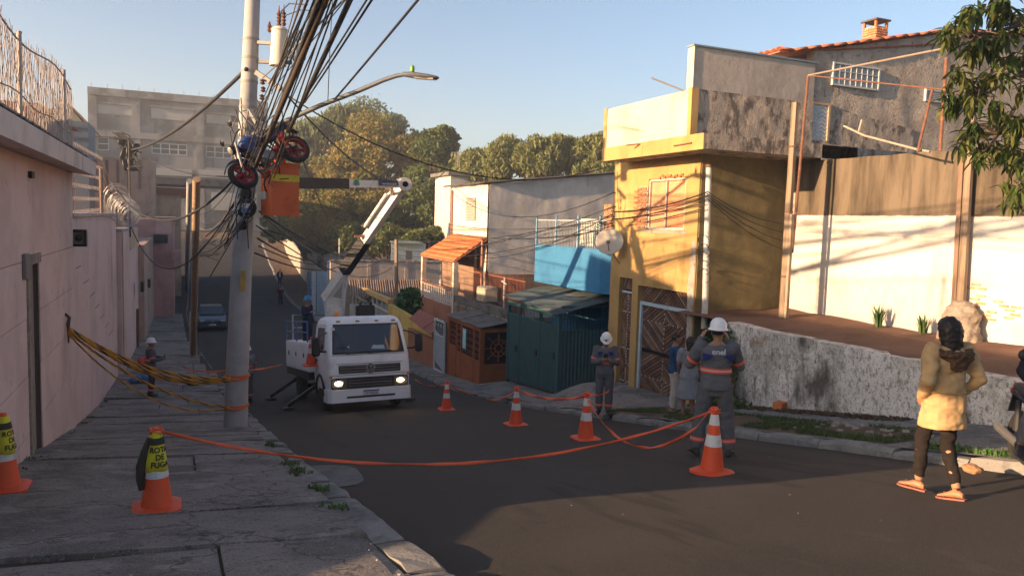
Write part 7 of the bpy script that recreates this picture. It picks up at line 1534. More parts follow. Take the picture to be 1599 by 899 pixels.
def person(name, label, loc, rz, H, pose=None, top=None, legs=None, skin=(.30,.16,.09), hair=None, helmet=None, shoes=None, vox=.014, female=False, handL=(.5,None,None), handR=(.5,None,None), sleeve=1.0, hem=.86, thick=.022, dress=None, tilt=0., yawh=0., bands=None, pant_end=.11, fold=.008, shoulders=1., belly=1., group=None):
    J = dict(DEF); J.update(pose or {}); s = H/1.75; J = {k: Vector(v)*(1 if k.startswith('toe') else s) for k, v in J.items()}
    t = thing(name, label, 'person', loc, (0,0,rz), group)
    SK = mat('skin %.2f' % skin[0], skin, .55, [(dk(skin,.8), 9, .5, .7, .5)], [(120,.1,.002)], spec=.35)
    TOR = [(.80,.13,.10,0),(.88,.165,.115,0),(.96,.16,.115,0),(1.07,.135 if female else .15,.10*belly,.01),(1.20,.15,.112*belly,.01),(1.33,.172*shoulders,.118,0),(1.40,.168*shoulders,.10,-.005),(1.45,.11,.075,-.01),(1.49,.062,.062,-.005)]
    base = (J['hipL']+J['hipR'])/2 - Vector((0,0,.92*s)); sh_off = (J['shL']+J['shR'])/2 - Vector((0,-.01*s,1.415*s))
    def tc(z): f = min(max((z-.9)/.5, 0), 1); return base.lerp(sh_off, f)
    def torso(b, infl, z0=.80, z1=1.49, flare=0., top_cap=True):
        rings = []
        for z, rx, ry, yo in TOR:
            if z < z0-.001 or z > z1+.001: continue
            if z0 < .8 and z < 1.25 and not dress: f_ = min(max((z-.88)/.3,0),1); rx = max(rx, .172-.018*f_); ry = max(ry, .125-.008*f_)
            e = infl if z < 1.42 else infl*.6; fl = flare*max(0, 1.0-z); rings.append(ell(tc(z)+Vector((0, yo*s, z*s)), (rx+e+fl)*s, (ry+e+fl)*s))
        if z0 < .8:
            rings.insert(0, ell(tc(z0)+Vector((0,0,z0*s)), ((.15 if dress else .176)+infl+flare*max(0,1-z0))*s, ((.11 if dress else .128)+infl+flare*max(0,1-z0))*s))
        b.loft(rings)
    def arms(b, infl, frac=1.0):
        for S in 'LR':
            sh, el_, wr = J['sh'+S], J['el'+S], J['wr'+S]; P = [sh*.86+Vector((0,0,.14*sh.z)), sh, el_]; R = [.05*s+infl*s, .058*s+infl*s, .043*s+infl*s]
            if frac >= .99: P.append(wr); R.append((.030+infl*.8)*s)
            elif frac > .5: f = (frac-.5)*2; P.append(el_.lerp(wr, f)); R.append((.043-.012*f+infl)*s)
            else: P[-1] = sh.lerp(el_, frac*2)
            limb(b, P, R)
    def leg(b, infl, end=0.0):
        for S in 'LR':
            hp_, kn, an = J['hip'+S], J['knee'+S], J['ank'+S]; e = kn.lerp(an, 1-end)
            mid = kn.lerp(an, .32); P = [hp_+Vector((0,0,.02*s)), kn, mid, e]; R = [(.082+infl)*s, (.056+infl)*s, (.056+infl)*s, (.038+infl*1.1)*s]; limb(b, P, R)
    # body: one continuous surface
    b = MB(); torso(b, 0); arms(b, 0); leg(b, 0)
    b.tube([tc(1.45)+Vector((0,-.005*s,1.44*s)), J['head']+Vector((0,-.02*s,-.06*s))], [.058*s,.05*s], 12)
    hd = J['head']; HM = Matrix.Translation(hd) @ Matrix.Rotation(yawh,4,'Z') @ Matrix.Rotation(-tilt,4,'X')
    prof = [(-.118,.028,.03,.045),(-.105,.046,.05,.032),(-.075,.058,.068,.018),(-.04,.066,.085,.006),(0,.072,.094,0),(.04,.074,.097,-.004),(.075,.066,.088,-.006),(.1,.046,.064,-.008),(.114,.02,.03,-.008)]
    b.loft([[HM @ (Vector(q)*s) for q in ell((0,yo,z), rx, ry, 16, 2.1)] for z, rx, ry, yo in prof])
    b.loft([[HM @ (Vector(q)*s) for q in ell((0,.088+yo,z), rx, ry, 8, 2)] for z, rx, ry, yo in ((-.045,.017,.018,.004),(-.035,.018,.022,.008),(-.01,.011,.016,.002),(.02,.008,.01,-.004))])
    for q in (-1,1): sphere(b, (0,0,0), .03*s, 8, .35, .6, 1, HM @ Matrix.Translation((q*.074*s,-.005*s,-.01*s)))
    for S, hh in (('L',handL),('R',handR)):
        d = hh[1] or (J['wr'+S]-J['el'+S]); nn = hh[2] or Vector((1 if S == 'L' else -1, .2, 0)); hand(b, J['wr'+S], d, nn, hh[0], s*1.05, thumb=1 if Vector(d).cross(Vector(nn)).dot(Vector((0,1,0))) > 0 else -1)
    for S in 'LR':
        td = J['toe'+S].normalized(); an = J['ank'+S]; lat = td.cross(Vector((0,0,1))).normalized(); upn = lat.cross(td)
        rings = []
        for f, w_, h_ in ((-.06,.024,.045),(-.03,.034,.07),(.03,.036,.075),(.09,.042,.05),(.14,.044,.032),(.175,.034,.022),(.19,.018,.014)):
            c = an+td*f*s-upn*(.088*s); rings.append([c+lat*(w_*s*cos(2*pi*k/10))+upn*(h_*s*(.5+.5*sin(2*pi*k/10))+.002) for k in range(10)])
        b.loft(rings)
    me = remesh(b, vox*.62 if vox < .013 else vox, 1); me.materials.append(SK); body = link(me, 'body', t)
    if vox < .03:
        for q in (-1,1):
            b = MB(); sphere(b, (0,0,0), .011*s, 8, 1, .5, .7, HM @ Matrix.Translation((q*.03*s,.088*s,.012*s))); e = b.build('eye', EYEW, body); b = MB(); sphere(b, (0,0,0), .006*s, 8, 1, .5, 1, HM @ Matrix.Translation((q*.03*s,.093*s,.012*s))); b.build('pupil', EYED, e)
        b = MB(); sphere(b, (0,0,0), .022*s, 8, 1, .35, .3, HM @ Matrix.Translation((0,.092*s,-.068*s))); b.build('mouth', LIPS, body)
    # clothes
    if legs:
        b = MB(); torso(b, .006, .80, 1.07); leg(b, legs[1], pant_end); me = remesh(b, vox, 1, (fold*.9, 9, H)); me.materials.append(legs[0]); link(me, 'trousers', t)
    if dress:
        b = MB(); torso(b, dress[1], dress[2], 1.46, dress[3]); arms(b, dress[1], sleeve); me = remesh(b, vox, 1, (fold*1.2, 6, H+2)); me.materials.append(dress[0]); link(me, 'dress', t)
    if top:
        b = MB(); torso(b, thick, hem, 1.46, .05 if hem < .8 else .04); arms(b, thick*.85, sleeve); me = remesh(b, vox, 1, (fold, 8, H+5)); me.materials.append(top); link(me, 'jacket' if sleeve > .9 else 'shirt', t)
    if shoes:
        for S in 'LR':
            td = J['toe'+S].normalized(); an = J['ank'+S]; lat = td.cross(Vector((0,0,1))).normalized(); upn = lat.cross(td); b = MB(); rings = []
            for f, w_, h_ in ((-.085,.03,.06),(-.06,.043,.125),(-.01,.047,.13),(.04,.048,.105),(.1,.053,.068),(.155,.052,.052),(.195,.042,.042),(.215,.02,.025)):
                c = an+td*f*s-upn*(.092*s); rings.append([c+lat*(w_*s*cos(2*pi*k/12))+upn*(h_*s*(.5+.5*sin(2*pi*k/12))) for k in range(12)])
            b.loft(rings); b.build('boot', shoes, t, 'all')
    if bands:
        HV, SV = bands
        def tb(z0, z1, m, e, nm='reflective_band'):
            b = MB(); rings = []
            for z in (z0, z1):
                rx = float(np.interp(z, [q[0] for q in TOR], [q[1] for q in TOR])); ry = float(np.interp(z, [q[0] for q in TOR], [q[2] for q in TOR])); c = tc(z)+Vector((0,.008*s,z*s)); rings.append([c+(v-c)*1.0 for v in ell(c, (rx+thick+e)*s, (ry+thick+e)*s, 28)])
            inner = [[c_+(Vector((0,0,0))) for c_ in r] for r in rings]; b.loft(rings, cap=False); b.build(nm, m, t, 'all', fix=False)
        tb(1.10, 1.165, HV, .011); tb(1.122, 1.143, SV, .0125)
        for S in 'LR':
            kn, an = J['knee'+S], J['ank'+S]; d = (an-kn)
            for f0, f1, m, e in ((.62,.76,HV,.012),(.67,.71,SV,.0135)):
                b = MB(); b.tube([kn+d*f0, kn+d*f1], [(.047+legs[1]+e)*s, (.043+legs[1]+e)*s], 16, cap=False); b.build('reflective_band', m, t, 'all', fix=False)
            sh, el_ = J['sh'+S], J['el'+S]
            for f0, f1, m, e in ((.62,.80,HV,.009),(.69,.73,SV,.0105)):
                b = MB(); b.tube([sh.lerp(el_,f0), sh.lerp(el_,f1)], [(.049+thick*.85+e)*s, (.046+thick*.85+e)*s], 14, cap=False); b.build('reflective_band', m, t, 'all', fix=False)
    if helmet:
        b = MB(); b.lathe([(.148,.0),(.150,.008),(.125,.02),(.124,.05),(.112,.095),(.085,.13),(.05,.15),(.012,.157)], 22, HM @ Matrix.Translation((0,-.012*s,.035*s)) @ Matrix.Scale(s,4), .86, 1.05)
        ho = b.build('helmet', helmet, t, 'all')
        b = MB(); b.tube([HM @ (Vector((0, -.012+.118*cos(a*pi/8)*1.02, .04+.06+.1*sin(a*pi/8)-.02))*s) for a in range(1,8)], .012*s, 6); b.build('crest', helmet, ho, 'all')
        b = MB(); b.loft([[HM @ (Vector((x, .1+y, .045+z))*s) for x, y, z in ((-.085,.0,0),(-.05,.06+o,-.004),(0,.075+o,-.006),(.05,.06+o,-.004),(.085,0,0),(.05,.02,.006),(0,.03,.008),(-.05,.02,.006))] for o in (0,)]*1 + [[HM @ (Vector((x, .1+y, .045+z-.008))*s) for x, y, z in ((-.085,.0,0),(-.05,.06,-.004),(0,.075,-.006),(.05,.06,-.004),(.085,0,0),(.05,.02,.006),(0,.03,.008),(-.05,.02,.006))]]); b.build('peak', helmet, ho)
    if hair:
        hm_, kind = hair; b = MB()
        if kind == 'short': b.loft([[HM @ (Vector(q)*s) for q in ell((0,yo,z), rx, ry, 16, 2.1)] for z, rx, ry, yo in ((-.03,.07,.085,-.028),(.02,.08,.098,-.018),(.06,.08,.102,-.01),(.095,.062,.08,-.008),(.122,.025,.03,-.008))])
        elif kind == 'bob':
            b.loft([[HM @ (Vector(q)*s) for q in ell((0,yo,z), rx, ry, 18, 2.1)] for z, rx, ry, yo in ((-.235,.05,.03,-.085),(-.19,.085,.05,-.08),(-.12,.098,.072,-.065),(-.05,.105,.095,-.045),(.01,.105,.11,-.03),(.07,.095,.11,-.018),(.11,.065,.08,-.012),(.135,.02,.03,-.01))])
        elif kind == 'bun':
            b.loft([[HM @ (Vector(q)*s) for q in ell((0,yo,z), rx, ry, 16, 2.1)] for z, rx, ry, yo in ((-.06,.07,.075,-.04),(.0,.085,.1,-.022),(.06,.084,.102,-.012),(.1,.06,.08,-.008),(.126,.02,.03,-.008))]); sphere(b, (0,0,0), .045*s, 10, 1, 1, 1, HM @ Matrix.Translation((0,-.12*s,.02*s)))
        me = remesh(b, min(vox, .012), 1, (.011, 20, 3)); me.materials.append(hm_); link(me, 'hair', t)
    t['_h'] = 0; del t['_h']
    return t, J, s, HM
def cloth(name, c, extra=()): return mat(name, c, .9, [(dk(c,.7), 5, .45, .7, .7), (dk(c,1.3), 14, .55, .75, .4)]+list(extra), [(90,.3,.003),(14,.25,.01)], spec=.15)
UNI = cloth('grey uniform cloth', (.115,.115,.125)); UNT = cloth('grey uniform trousers', (.10,.10,.11)); UNB = cloth('blue yoke cloth', (.02,.035,.17)); HV = mat('orange hi-vis tape', (.75,.10,.06), .6); SV = simple('silver tape', (.55,.45,.42), .4); HELM = mat('white helmet', (.75,.74,.72), .35, spec=.5); BOOT = simple('black boot leather', (.015,.015,.016), .55); HAIR = mat('dark hair', (.018,.013,.011), .5, [((.035,.025,.02), 30, .5, .7, .7, (1,1,.1))], [(60,.5,.004,(1,1,.1))])
def head_to(p, px=None): return atan2(p[0], -p[1]) if False else None
def face(dx, dy): return atan2(-dx, dy)
# big worker seen from behind, phone held up with both hands
p = PG(1111, 716); wrL, wrR = (-.17,.28,1.50), (.17,.28,1.49)
t, J, s, HM = person('worker', 'tall worker seen from behind in grey uniform and white helmet, holding up a phone', (p.x, p.y, zr(p.y)+.05*sin(pi*(p.x-1.62)/6.6)+.01), face(.52,.85), 1.80,
    dict(hipL=(-.10,0,.92), hipR=(.10,0,.92), kneeL=(-.165,.02,.50), kneeR=(.165,.02,.50), ankL=(-.21,-.02,.09), ankR=(.21,-.02,.09), shL=(-.2,.0,1.42), shR=(.2,.0,1.42), elL=(-.32,.13,1.17), elR=(.31,.13,1.17), wrL=wrL, wrR=wrR, toeL=(-.3,1,0), toeR=(.3,1,0)),
    UNI, (UNT, .036), helmet=HELM, shoes=BOOT, vox=.011, thick=.034, hem=.83, shoulders=1.12, belly=1.08, bands=(HV,SV), pant_end=.02, fold=.011, hair=(HAIR,'short'), handL=(.9,Vector((.35,.35,.8)),Vector((.6,.3,-.2))), handR=(.9,Vector((-.35,.35,.8)),Vector((-.6,.3,-.2))))
# blue yoke panels and name on the back of the jacket
def on_back(px, pz, e=.018):
    z = pz; rx = float(np.interp(z, [1.07,1.20,1.33,1.40,1.45], [.15,.15,.172*1.12,.168*1.12,.11]))+.034; ry = float(np.interp(z, [1.07,1.20,1.33,1.40,1.45], [.1,.112,.118,.10,.075]))*1.04+.034; u_ = min(abs(px)/rx, .98); yb = -ry*(1-u_**2.3)**(1/2.3); return Vector((px, yb-e+.0, pz))*s
for sd in (-1,1):
    b = MB(); nn = 8; rows = []
    for k in range(nn+1):
        f = k/nn; x = sd*(.075+f*.115); zt_ = 1.345+f*.012; zb_ = 1.325-f*.075; rows.append((on_back(x, zb_), on_back(x, zt_)))
    vs = [q for r in rows for q in r]; b.add(vs, [(2*k, 2*k+1, 2*k+3, 2*k+2) for k in range(nn)]); b.build('blue_yoke', UNB, t, 'all', fix=False)
lt = link(text_mesh('enel', .105, simple('white logo ink', (.6,.6,.62)), .002, .0015), 'logo', t); lt.matrix_local = Matrix.Translation(on_back(0,1.385,.03)) @ Matrix.Rotation(pi/2-.12,4,'X')
ph = MB(); c = (Vector(wrL)+Vector(wrR))/2*s+Vector((0,.07,.06)); ph.bev(c.x-.19,c.x+.19,c.y-.008,c.y+.008,c.z-.045,c.z+.055,.006); po3 = ph.build('phone', simple('dark phone', (.03,.035,.045), .3)); po3.location = t.location; po3.rotation_euler = t.rotation_euler; tag(po3, 'dark phone on a wide mount held up before the tall worker', 'phone')
# worker facing the viewer, looking at a phone
p = PGR(942, 646)
t, J, s, HM = person('worker', 'worker in grey uniform and white helmet facing the viewer, looking down at a phone', (p.x, p.y, zsR(p.x,p.y)), face(-p.x, -p.y), 1.72,
    dict(elL=(-.25,.02,1.13), elR=(.25,.02,1.13), wrL=(-.09,.22,1.20), wrR=(.07,.24,1.19), head=(0,.045,1.60), kneeL=(-.105,.02,.5), kneeR=(.105,.02,.5), toeL=(-.2,1,0), toeR=(.25,1,0)),
    UNI, (UNT, .03), helmet=HELM, shoes=BOOT, vox=.015, thick=.03, hem=.82, bands=(HV,SV), pant_end=.02, tilt=.5, fold=.01, handL=(.8,Vector((.6,.6,.3)),Vector((.5,0,.5))), handR=(.8,Vector((-.6,.6,.3)),Vector((-.5,0,.5))))
b = MB()
for sd in (-1,1): b = MB(); b.poly([(sd*.05*s,.152*s,1.38*s),(sd*.15*s,.135*s,1.38*s),(sd*.17*s,.125*s,1.30*s),(sd*.09*s,.158*s,1.31*s)], (0,.008,0)); b.build('blue_yoke', UNB, t)
b = MB(); b.bev(-.04,.035,.30*s,.31*s,1.22*s,1.36*s,.004); po3 = b.build('phone', simple('black phone', (.01,.01,.012), .25)); po3.location = t.location; po3.rotation_euler = t.rotation_euler; tag(po3, 'small black phone in the hands of the worker facing the viewer', 'phone')
b = MB(); b.lathe([(.02,0),(.018,.03),(.008,.035)], 10, HM @ Matrix.Translation((0,.1*s,.1*s)) @ Matrix.Rotation(-pi/2,4,'X')); b.build('helmet_badge', EYED, t)
# couple in front of the timber gate
p = PGR(1050, 645)
person('person', 'person in a blue t-shirt and pale trousers standing before the timber gate', (p.x-.0, p.y, zsR(p.x,p.y)), face(.75,-.35), 1.66, dict(elR=(.24,.08,1.13), wrR=(.12,.24,1.26), kneeL=(-.09,.03,.5)), cloth('blue shirt', (.02,.06,.14)), (cloth('pale trousers', (.42,.38,.34)), .02), hair=(HAIR,'short'), vox=.016, sleeve=.4, thick=.022, skin=(.22,.11,.065), shoes=simple('tan sandal', (.2,.1,.06)))
p = PGR(1068, 648)
person('person', 'person in a loose grey dress with dark hair beside the tall worker', (p.x, p.y-.1, zsR(p.x,p.y-.1)), face(.3,.8), 1.56, dict(elL=(-.24,.02,1.14), wrL=(-.2,.12,.95)), None, None, skin=(.24,.12,.075), hair=(HAIR,'bob'), vox=.016, female=True, dress=(cloth('grey dress cloth', (.20,.205,.22)), .035, .40, .16), sleeve=.42, shoes=simple('brown sandal', (.15,.08,.05)))
# woman walking in the tan jacket
TAN = cloth('tan parka cloth', (.46,.30,.15)); LEGG = cloth('black leggings', (.018,.014,.013))
p = PG(1462, 783); zl = zr(p.y)+.05*sin(pi*(p.x-1.62)/6.6)+.006
t, J, s, HM = person('person', 'person in a tan hooded parka, black leggings and sandals walking across the sunlit road', (p.x, p.y, zl+.018), face(.22,.97), 1.67,
    dict(hipL=(-.085,.01,.93), hipR=(.085,0,.93), kneeL=(-.085,.15,.53), kneeR=(.085,.02,.51), ankL=(-.07,.17,.10), ankR=(.06,-.17,.12), elL=(-.275,-.10,1.14), elR=(.28,-.10,1.15), wrL=(-.195,.06,.95), wrR=(.2,.06,.97), toeL=(-.45,.9,.0), toeR=(-.35,.9,-.18), head=(0,.02,1.60)),
    TAN, (LEGG, .010), skin=(.36,.17,.09), hair=(HAIR,'bob'), vox=.011, female=True, thick=.027, hem=.66, pant_end=.10, fold=.014, shoulders=.98)
b = MB()
for k in range(9): a = pi*(.08+.84*k/8); sphere(b, (-.15*cos(a), -.07-.10*sin(a), 1.40-.02*sin(a)), .045, 10)
sphere(b, (0,-.16,1.33), .10, 12, 1.15, .35, 1.0); 
for i_ in range(len(b.v)): b.v[i_] = tuple(Vector(b.v[i_])*s)
me = remesh(b, .011, 1, (.02, 26, 2)); me.materials.append(mat('dark fur trim', (.10,.055,.03), .95, [((.05,.028,.018), 18, .45, .65, .8)], [(70,.8,.01)])); link(me, 'fur_hood', t)
b = MB(); b.tube([Vector(v)*s for v in [(x*.185*1.18, -.16*sqrt(max(0,1-x*x))-.02, 1.03) for x in (-.95,-.7,-.4,0,.4,.7,.95)]], .008, 6); b.build('waist_cord', cloth('tan cord', (.36,.21,.07)), t, 'all')
for S in 'LR':
    td = J['toe'+S].normalized(); an = J['ank'+S]; lat = td.cross(Vector((0,0,1))).normalized(); upn = lat.cross(td); b = MB()
    for z_ in (-.105,): 
        rings = [[an+td*f*s+upn*z_*s+lat*(w_*s*q) + upn*(h_*s) for q, h_ in ((-1,0),(1,0),(1,.016),(-1,.016))] for f, w_ in ((-.075,.025),(-.04,.036),(.03,.034),(.1,.045),(.16,.044),(.2,.02))]; b.loft(rings)
    so3 = b.build('sandal', simple('pink brown sole', (.28,.10,.07)), t, True)
    b = MB(); b.tube([an+td*.1*s+lat*.045*s-upn*.085*s, an+td*.12*s-upn*.04*s, an+td*.1*s-lat*.045*s-upn*.085*s], .007, 6); b.tube([an-lat*.036*s-upn*.08*s, an+td*.06*s-upn*.02*s, an+lat*.036*s-upn*.08*s], .005, 6); b.build('strap', simple('sandal strap', (.2,.06,.04)), so3, True)
# worker by the left wall, in profile
p = PGL(236, 618)
t, J, s, HM = person('worker', 'worker in profile by the pink wall, in dark uniform, holding a phone', (p.x, p.y, zsL(p.x,p.y)), face(.95,.1), 1.76, dict(elL=(-.22,.04,1.12), elR=(.22,.04,1.12), wrL=(-.08,.30,1.16), wrR=(.06,.32,1.14)), cloth('dim uniform jacket', (.085,.09,.11)), (cloth('dark uniform trousers', (.035,.035,.042)), .028), helmet=HELM, shoes=BOOT, vox=.017, thick=.03, hem=.84, bands=(HV,SV), pant_end=.02, skin=(.3,.12,.08))
b = MB(); b.bev(-.05,.05,.38*s,.395*s,1.14*s,1.28*s,.004); po3 = b.build('phone', simple('phone black glass', (.012,.012,.014), .25)); po3.location = t.location; po3.rotation_euler = t.rotation_euler; tag(po3, 'phone held out by the worker beside the pink wall', 'phone')
p = PG(386, 628); person('worker', 'worker in a pale grey jacket mostly hidden behind the utility pole', (p.x, p.y, zr(p.y)+.02), face(-.5,.9), 1.72, {}, cloth('pale grey jacket', (.22,.22,.23)), (UNT, .028), helmet=HELM, shoes=BOOT, vox=.02, thick=.034, hem=.82, bands=(HV,SV), pant_end=.02)
# two people far up the road
p = PG(438, 479); person('person', 'distant person in a dark red shirt standing on the road edge', (p.x, p.y, zr(p.y)+.03), face(-p.x,-p.y), 1.7, {}, cloth('dark red shirt', (.11,.015,.025)), (cloth('navy trousers', (.015,.018,.035)), .02), hair=(HAIR,'short'), shoes=BOOT, vox=.03, sleeve=.45, skin=(.35,.18,.11))
p = PG(437, 447, .12); person('person', 'distant person in an open dark jacket over a white shirt on the far pavement', (p.x, p.y, p.z), face(-p.x,-p.y), 1.72, {}, cloth('black jacket', (.02,.022,.028)), (cloth('black trousers', (.014,.014,.018)), .02), hair=(simple('grey hair', (.25,.25,.25)),'short'), shoes=BOOT, vox=.03)
o = COL.objects[-1]
b = MB(); b.box(-.07,.07,.135,.15,.95,1.4); pf = [q for q in COL.objects if q.get('label','').startswith('distant person in an open')][0]; b.build('white_shirt', simple('white shirt', (.55,.55,.56)), pf)
# lineman in the bucket, and one on the truck bed
person('worker', 'lineman in an orange-red shirt standing in the bucket behind the motorcycle', (bc.x, bc.y, bc.z+.05), face(-.8,.4), 1.70, dict(elL=(-.3,.12,1.2), wrL=(-.25,.3,1.35), elR=(.26,.1,1.15), wrR=(.2,.3,1.2)), cloth('orange red shirt', (.55,.07,.04)), (cloth('blue jeans', (.05,.05,.10)), .022), helmet=simple('red helmet', (.5,.05,.03), .4), shoes=BOOT, vox=.02)
p = PD(480, 472, 24.0); person('worker', 'worker in a blue helmet and dark clothes standing on the truck bed', (p.x, p.y, p.z-1.55), face(.5,-.5), 1.72, dict(elR=(.3,.1,1.2), wrR=(.25,.3,1.3)), cloth('dark blue overalls', (.015,.022,.05)), (cloth('dark blue overalls', (.015,.022,.05)), .03), helmet=simple('blue helmet', (.03,.2,.42), .4), shoes=BOOT, vox=.02)
# motorcyclist cut by the right edge
f2 = (cf*-.97+cr*-.24); f2.z = 0; f2.normalize(); wpx = PG(1690, 775)
o2 = wpx - f2*.66; o2 = Vector((o2.x, o2.y, zr(o2.y)+.04)); ff = Vector((f2.x, f2.y, zr(o2.y+f2.y)-zr(o2.y))).normalized(); l2 = Vector((0,0,1)).cross(ff).normalized(); u2 = ff.cross(l2)
moto('ridden_motorcycle', 'motorcycle with a blue tank cut off by the right edge of the view', 'motorcycle', Matrix(((ff.x,l2.x,u2.x,o2.x),(ff.y,l2.y,u2.y,o2.y),(ff.z,l2.z,u2.z,o2.z),(0,0,0,1))), rim_c=(.03,.03,.032))
so5 = o2-ff*.25
person('person', 'motorcycle rider with grey trousers and black shoe at the right edge', (so5.x, so5.y, so5.z-.06), face(ff.x, ff.y), 1.72, dict(hipL=(-.1,0,.92), hipR=(.1,0,.92), kneeL=(-.24,.36,.82), kneeR=(.24,.36,.82), ankL=(-.27,.2,.42), ankR=(.27,.2,.42), toeL=(-.1,1,-.15), toeR=(.1,1,-.15), shL=(-.19,.14,1.38), shR=(.19,.14,1.38), elL=(-.36,.34,1.2), elR=(.36,.34,1.2), wrL=(-.36,.56,1.13), wrR=(.36,.56,1.13), head=(0,.22,1.58)), cloth('dark jacket', (.03,.03,.035)), (cloth('grey jeans', (.16,.16,.17)), .024), helmet=simple('black crash helmet', (.02,.02,.02), .3), shoes=BOOT, vox=.015, handL=(1.2,None,Vector((0,0,-1))), handR=(1.2,None,Vector((0,0,-1))))
# ================================================================ traffic cones, tape, ropes
CON = mat('orange cone plastic', (.72,.075,.018), .5, [((.5,.05,.015), 4, .5, .72, .6), ((.2,.06,.04), 14, .62, .73, .5)], [(30,.1,.004)], spec=.4); CW = mat('white cone sleeve', (.62,.6,.57), .6, [((.4,.36,.33), 7, .5, .7, .7)]); YC = mat('yellow cone cover', (.62,.58,.02), .6, [((.42,.38,.02), 6, .5, .72, .6)], [(14,.3,.01)]); BK = simple('black strap', (.015,.015,.016), .6)
CG = 'traffic cones round the work area'
def cone(label, loc, rz=0., cover=False, H=.75, tip=None):
    t = thing('traffic_cone', label, 'traffic cone', loc, (0,0,rz), CG); k = H/.75
    b = MB(); ring = lambda h, z, c: [Vector(q)*k for q in ((h,-h+c,z),(h,h-c,z),(h-c,h,z),(-h+c,h,z),(-h,h-c,z),(-h,-h+c,z),(-h+c,-h,z),(h-c,-h,z))]
    b.loft([ring(.205,0,.06), ring(.205,.025,.06), ring(.17,.04,.07), ring(.15,.045,.075)]); b.build('base', CON, t, True)
    r = lambda z: (.135-.105*(z-.04)/.71)
    b = MB(); b.lathe([(r(z)*k, z*k) for z in (.04,.06)]+[(r(.06)*k*.98,.07*k)]+[(r(z)*k, z*k) for z in (.2,.4,.6,.73)]+[(.026*k,.75*k)], 24); b.build('body', CON, t, True)
    if not cover:
        for z0, z1 in ((.32,.45),(.56,.68)): b = MB(); b.lathe([((r(z0)+.003)*k, z0*k), ((r(z1)+.003)*k, z1*k)], 24); b.build('white_sleeve', CW, t, True)
    else:
        b = MB(); n = 24; prof = [(.36,.010),(.45,.016),(.6,.012),(.72,.010)]; b.loft([[Vector((cos(2*pi*j/n), sin(2*pi*j/n), 0))*(r(z)+e+.006*sin(3*2*pi*j/n+z*9))*k+Vector((0,0,z*k)) for j in range(n)] for z, e in prof]); cv = b.build('yellow_cover', YC, t, 'all')
        b = MB(); b.lathe([((r(.30)+.006)*k,.30*k), ((r(.365)+.008)*k,.365*k)], 24); b.build('white_sleeve', CW, t, True)
        b = MB(); b.lathe([((r(.60)+.022)*k,.60*k), ((r(.66)+.02)*k,.66*k)], 24); b.build('black_strap', BK, cv, True)
        for i, wd in enumerate(('ROTA','DE','FUGA')):
            z = .555-.065*i; o = link(text_mesh(wd, .068*k, BK, .001, .0022), 'lettering', cv); rad = (r(z)+.026)*k; a0 = cover if cover is not True else -pi/2
            me = o.data
            for v in me.vertices:
                x, y, d = v.co; a = a0+x/rad; rr_ = (r(z+y/k)+.021)*k+d; v.co = (cos(a)*rr_, sin(a)*rr_, z*k+y)
        b = MB(); a = (cover if cover is not True else -pi/2)-1.5; pts = [(cos(a)*(r(z)+.02+.03*sin((z-.2)*7))*k, sin(a)*(r(z)+.02+.03*sin((z-.2)*7))*k, z*k) for z in (.66,.55,.42,.3,.2)]; b.tube(pts, [.012,.02,.028,.024,.014], 6, sx=.4, sy=2.2); b.build('hanging_strap', BK, cv, 'all')
    return t, Vector(loc)+Vector((0,0,H))
roadz = lambda x, y: zr(y)+.05*sin(pi*(x-1.62)/6.6)+.008
def rp(px, py): p = PG(px, py); return (p.x, p.y, roadz(p.x, p.y))
p = PGL(245, 795); tA = atan2(-p.y, -p.x)
_, cA = cone('orange cone with a yellow printed cover on the cracked pavement, tape tied on top', (p.x, p.y, zsL(p.x,p.y)+.012), 0, cover=tA+.35, H=.78)
p = PGL(8, 765); cone('orange cone with a yellow cover cut off by the left edge', (p.x, p.y, zsL(p.x,p.y)+.012), 0, cover=atan2(-p.y,-p.x)+.9, H=.84)
_, cB = cone('large orange cone in front of the tall worker, on the edge of the sunlit road', rp(1111, 745), .3, H=.76)
_, cC = cone('orange cone third from the truck, below the worker facing the viewer', rp(914, 690), .1, H=.76)
_, cD = cone('orange cone second from the truck, in front of the teal garage', rp(805, 667), .2, H=.76)
_, cE = cone('smallest and farthest orange cone, nearest to the truck', rp(697, 642), 0, H=.74)
TAPE = mat('orange barrier tape', (.85,.13,.045), .55, [((.65,.08,.03), 6, .5, .7, .5)], (), spec=.4)
def tape(pts, w_, label, tw=0., seed=0, group='orange barrier tapes'):
    P = []
    for i in range(len(pts)-1):
        for k in range(6):
            P.append(Vector(pts[i]).lerp(Vector(pts[i+1]), k/6))
    P.append(Vector(pts[-1])); b = MB(); n = len(P); vs = []
    for i, p in enumerate(P):
        d = (P[min(i+1,n-1)]-P[max(i-1,0)]).normalized(); sd = d.cross(Vector((0,0,1))).normalized(); up = sd.cross(d); a = tw*sin(i*.35+seed)+.25*noise.noise(Vector((i*.3,seed,0))); v = up*cos(a)+sd*sin(a); nn = d.cross(v)*.0015
        w = w_*(.75+.35*noise.noise(Vector((i*.21,seed,4)))); vs += [p-v*w/2+nn, p+v*w/2+nn, p+v*w/2-nn, p-v*w/2-nn]
    b.add(vs, [(4*i+k, 4*i+(k+1)%4, 4*i+4+(k+1)%4, 4*i+4+k) for i in range(n-1) for k in range(4)]+[(0,3,2,1),(4*n-4,4*n-3,4*n-2,4*n-1)])
    return tag(b.build('barrier_tape', TAPE, None, 'all'), label, 'tape', group)
def knot(c, s=.05, seed=0):
    pass
cA = cA+Vector((0,0,-.03)); cB = cB+Vector((0,0,-.03))
tape(sag(cA, cB, .47, 16), .042, 'long orange tape sagging across the road between the two nearest cones', .5, 1)
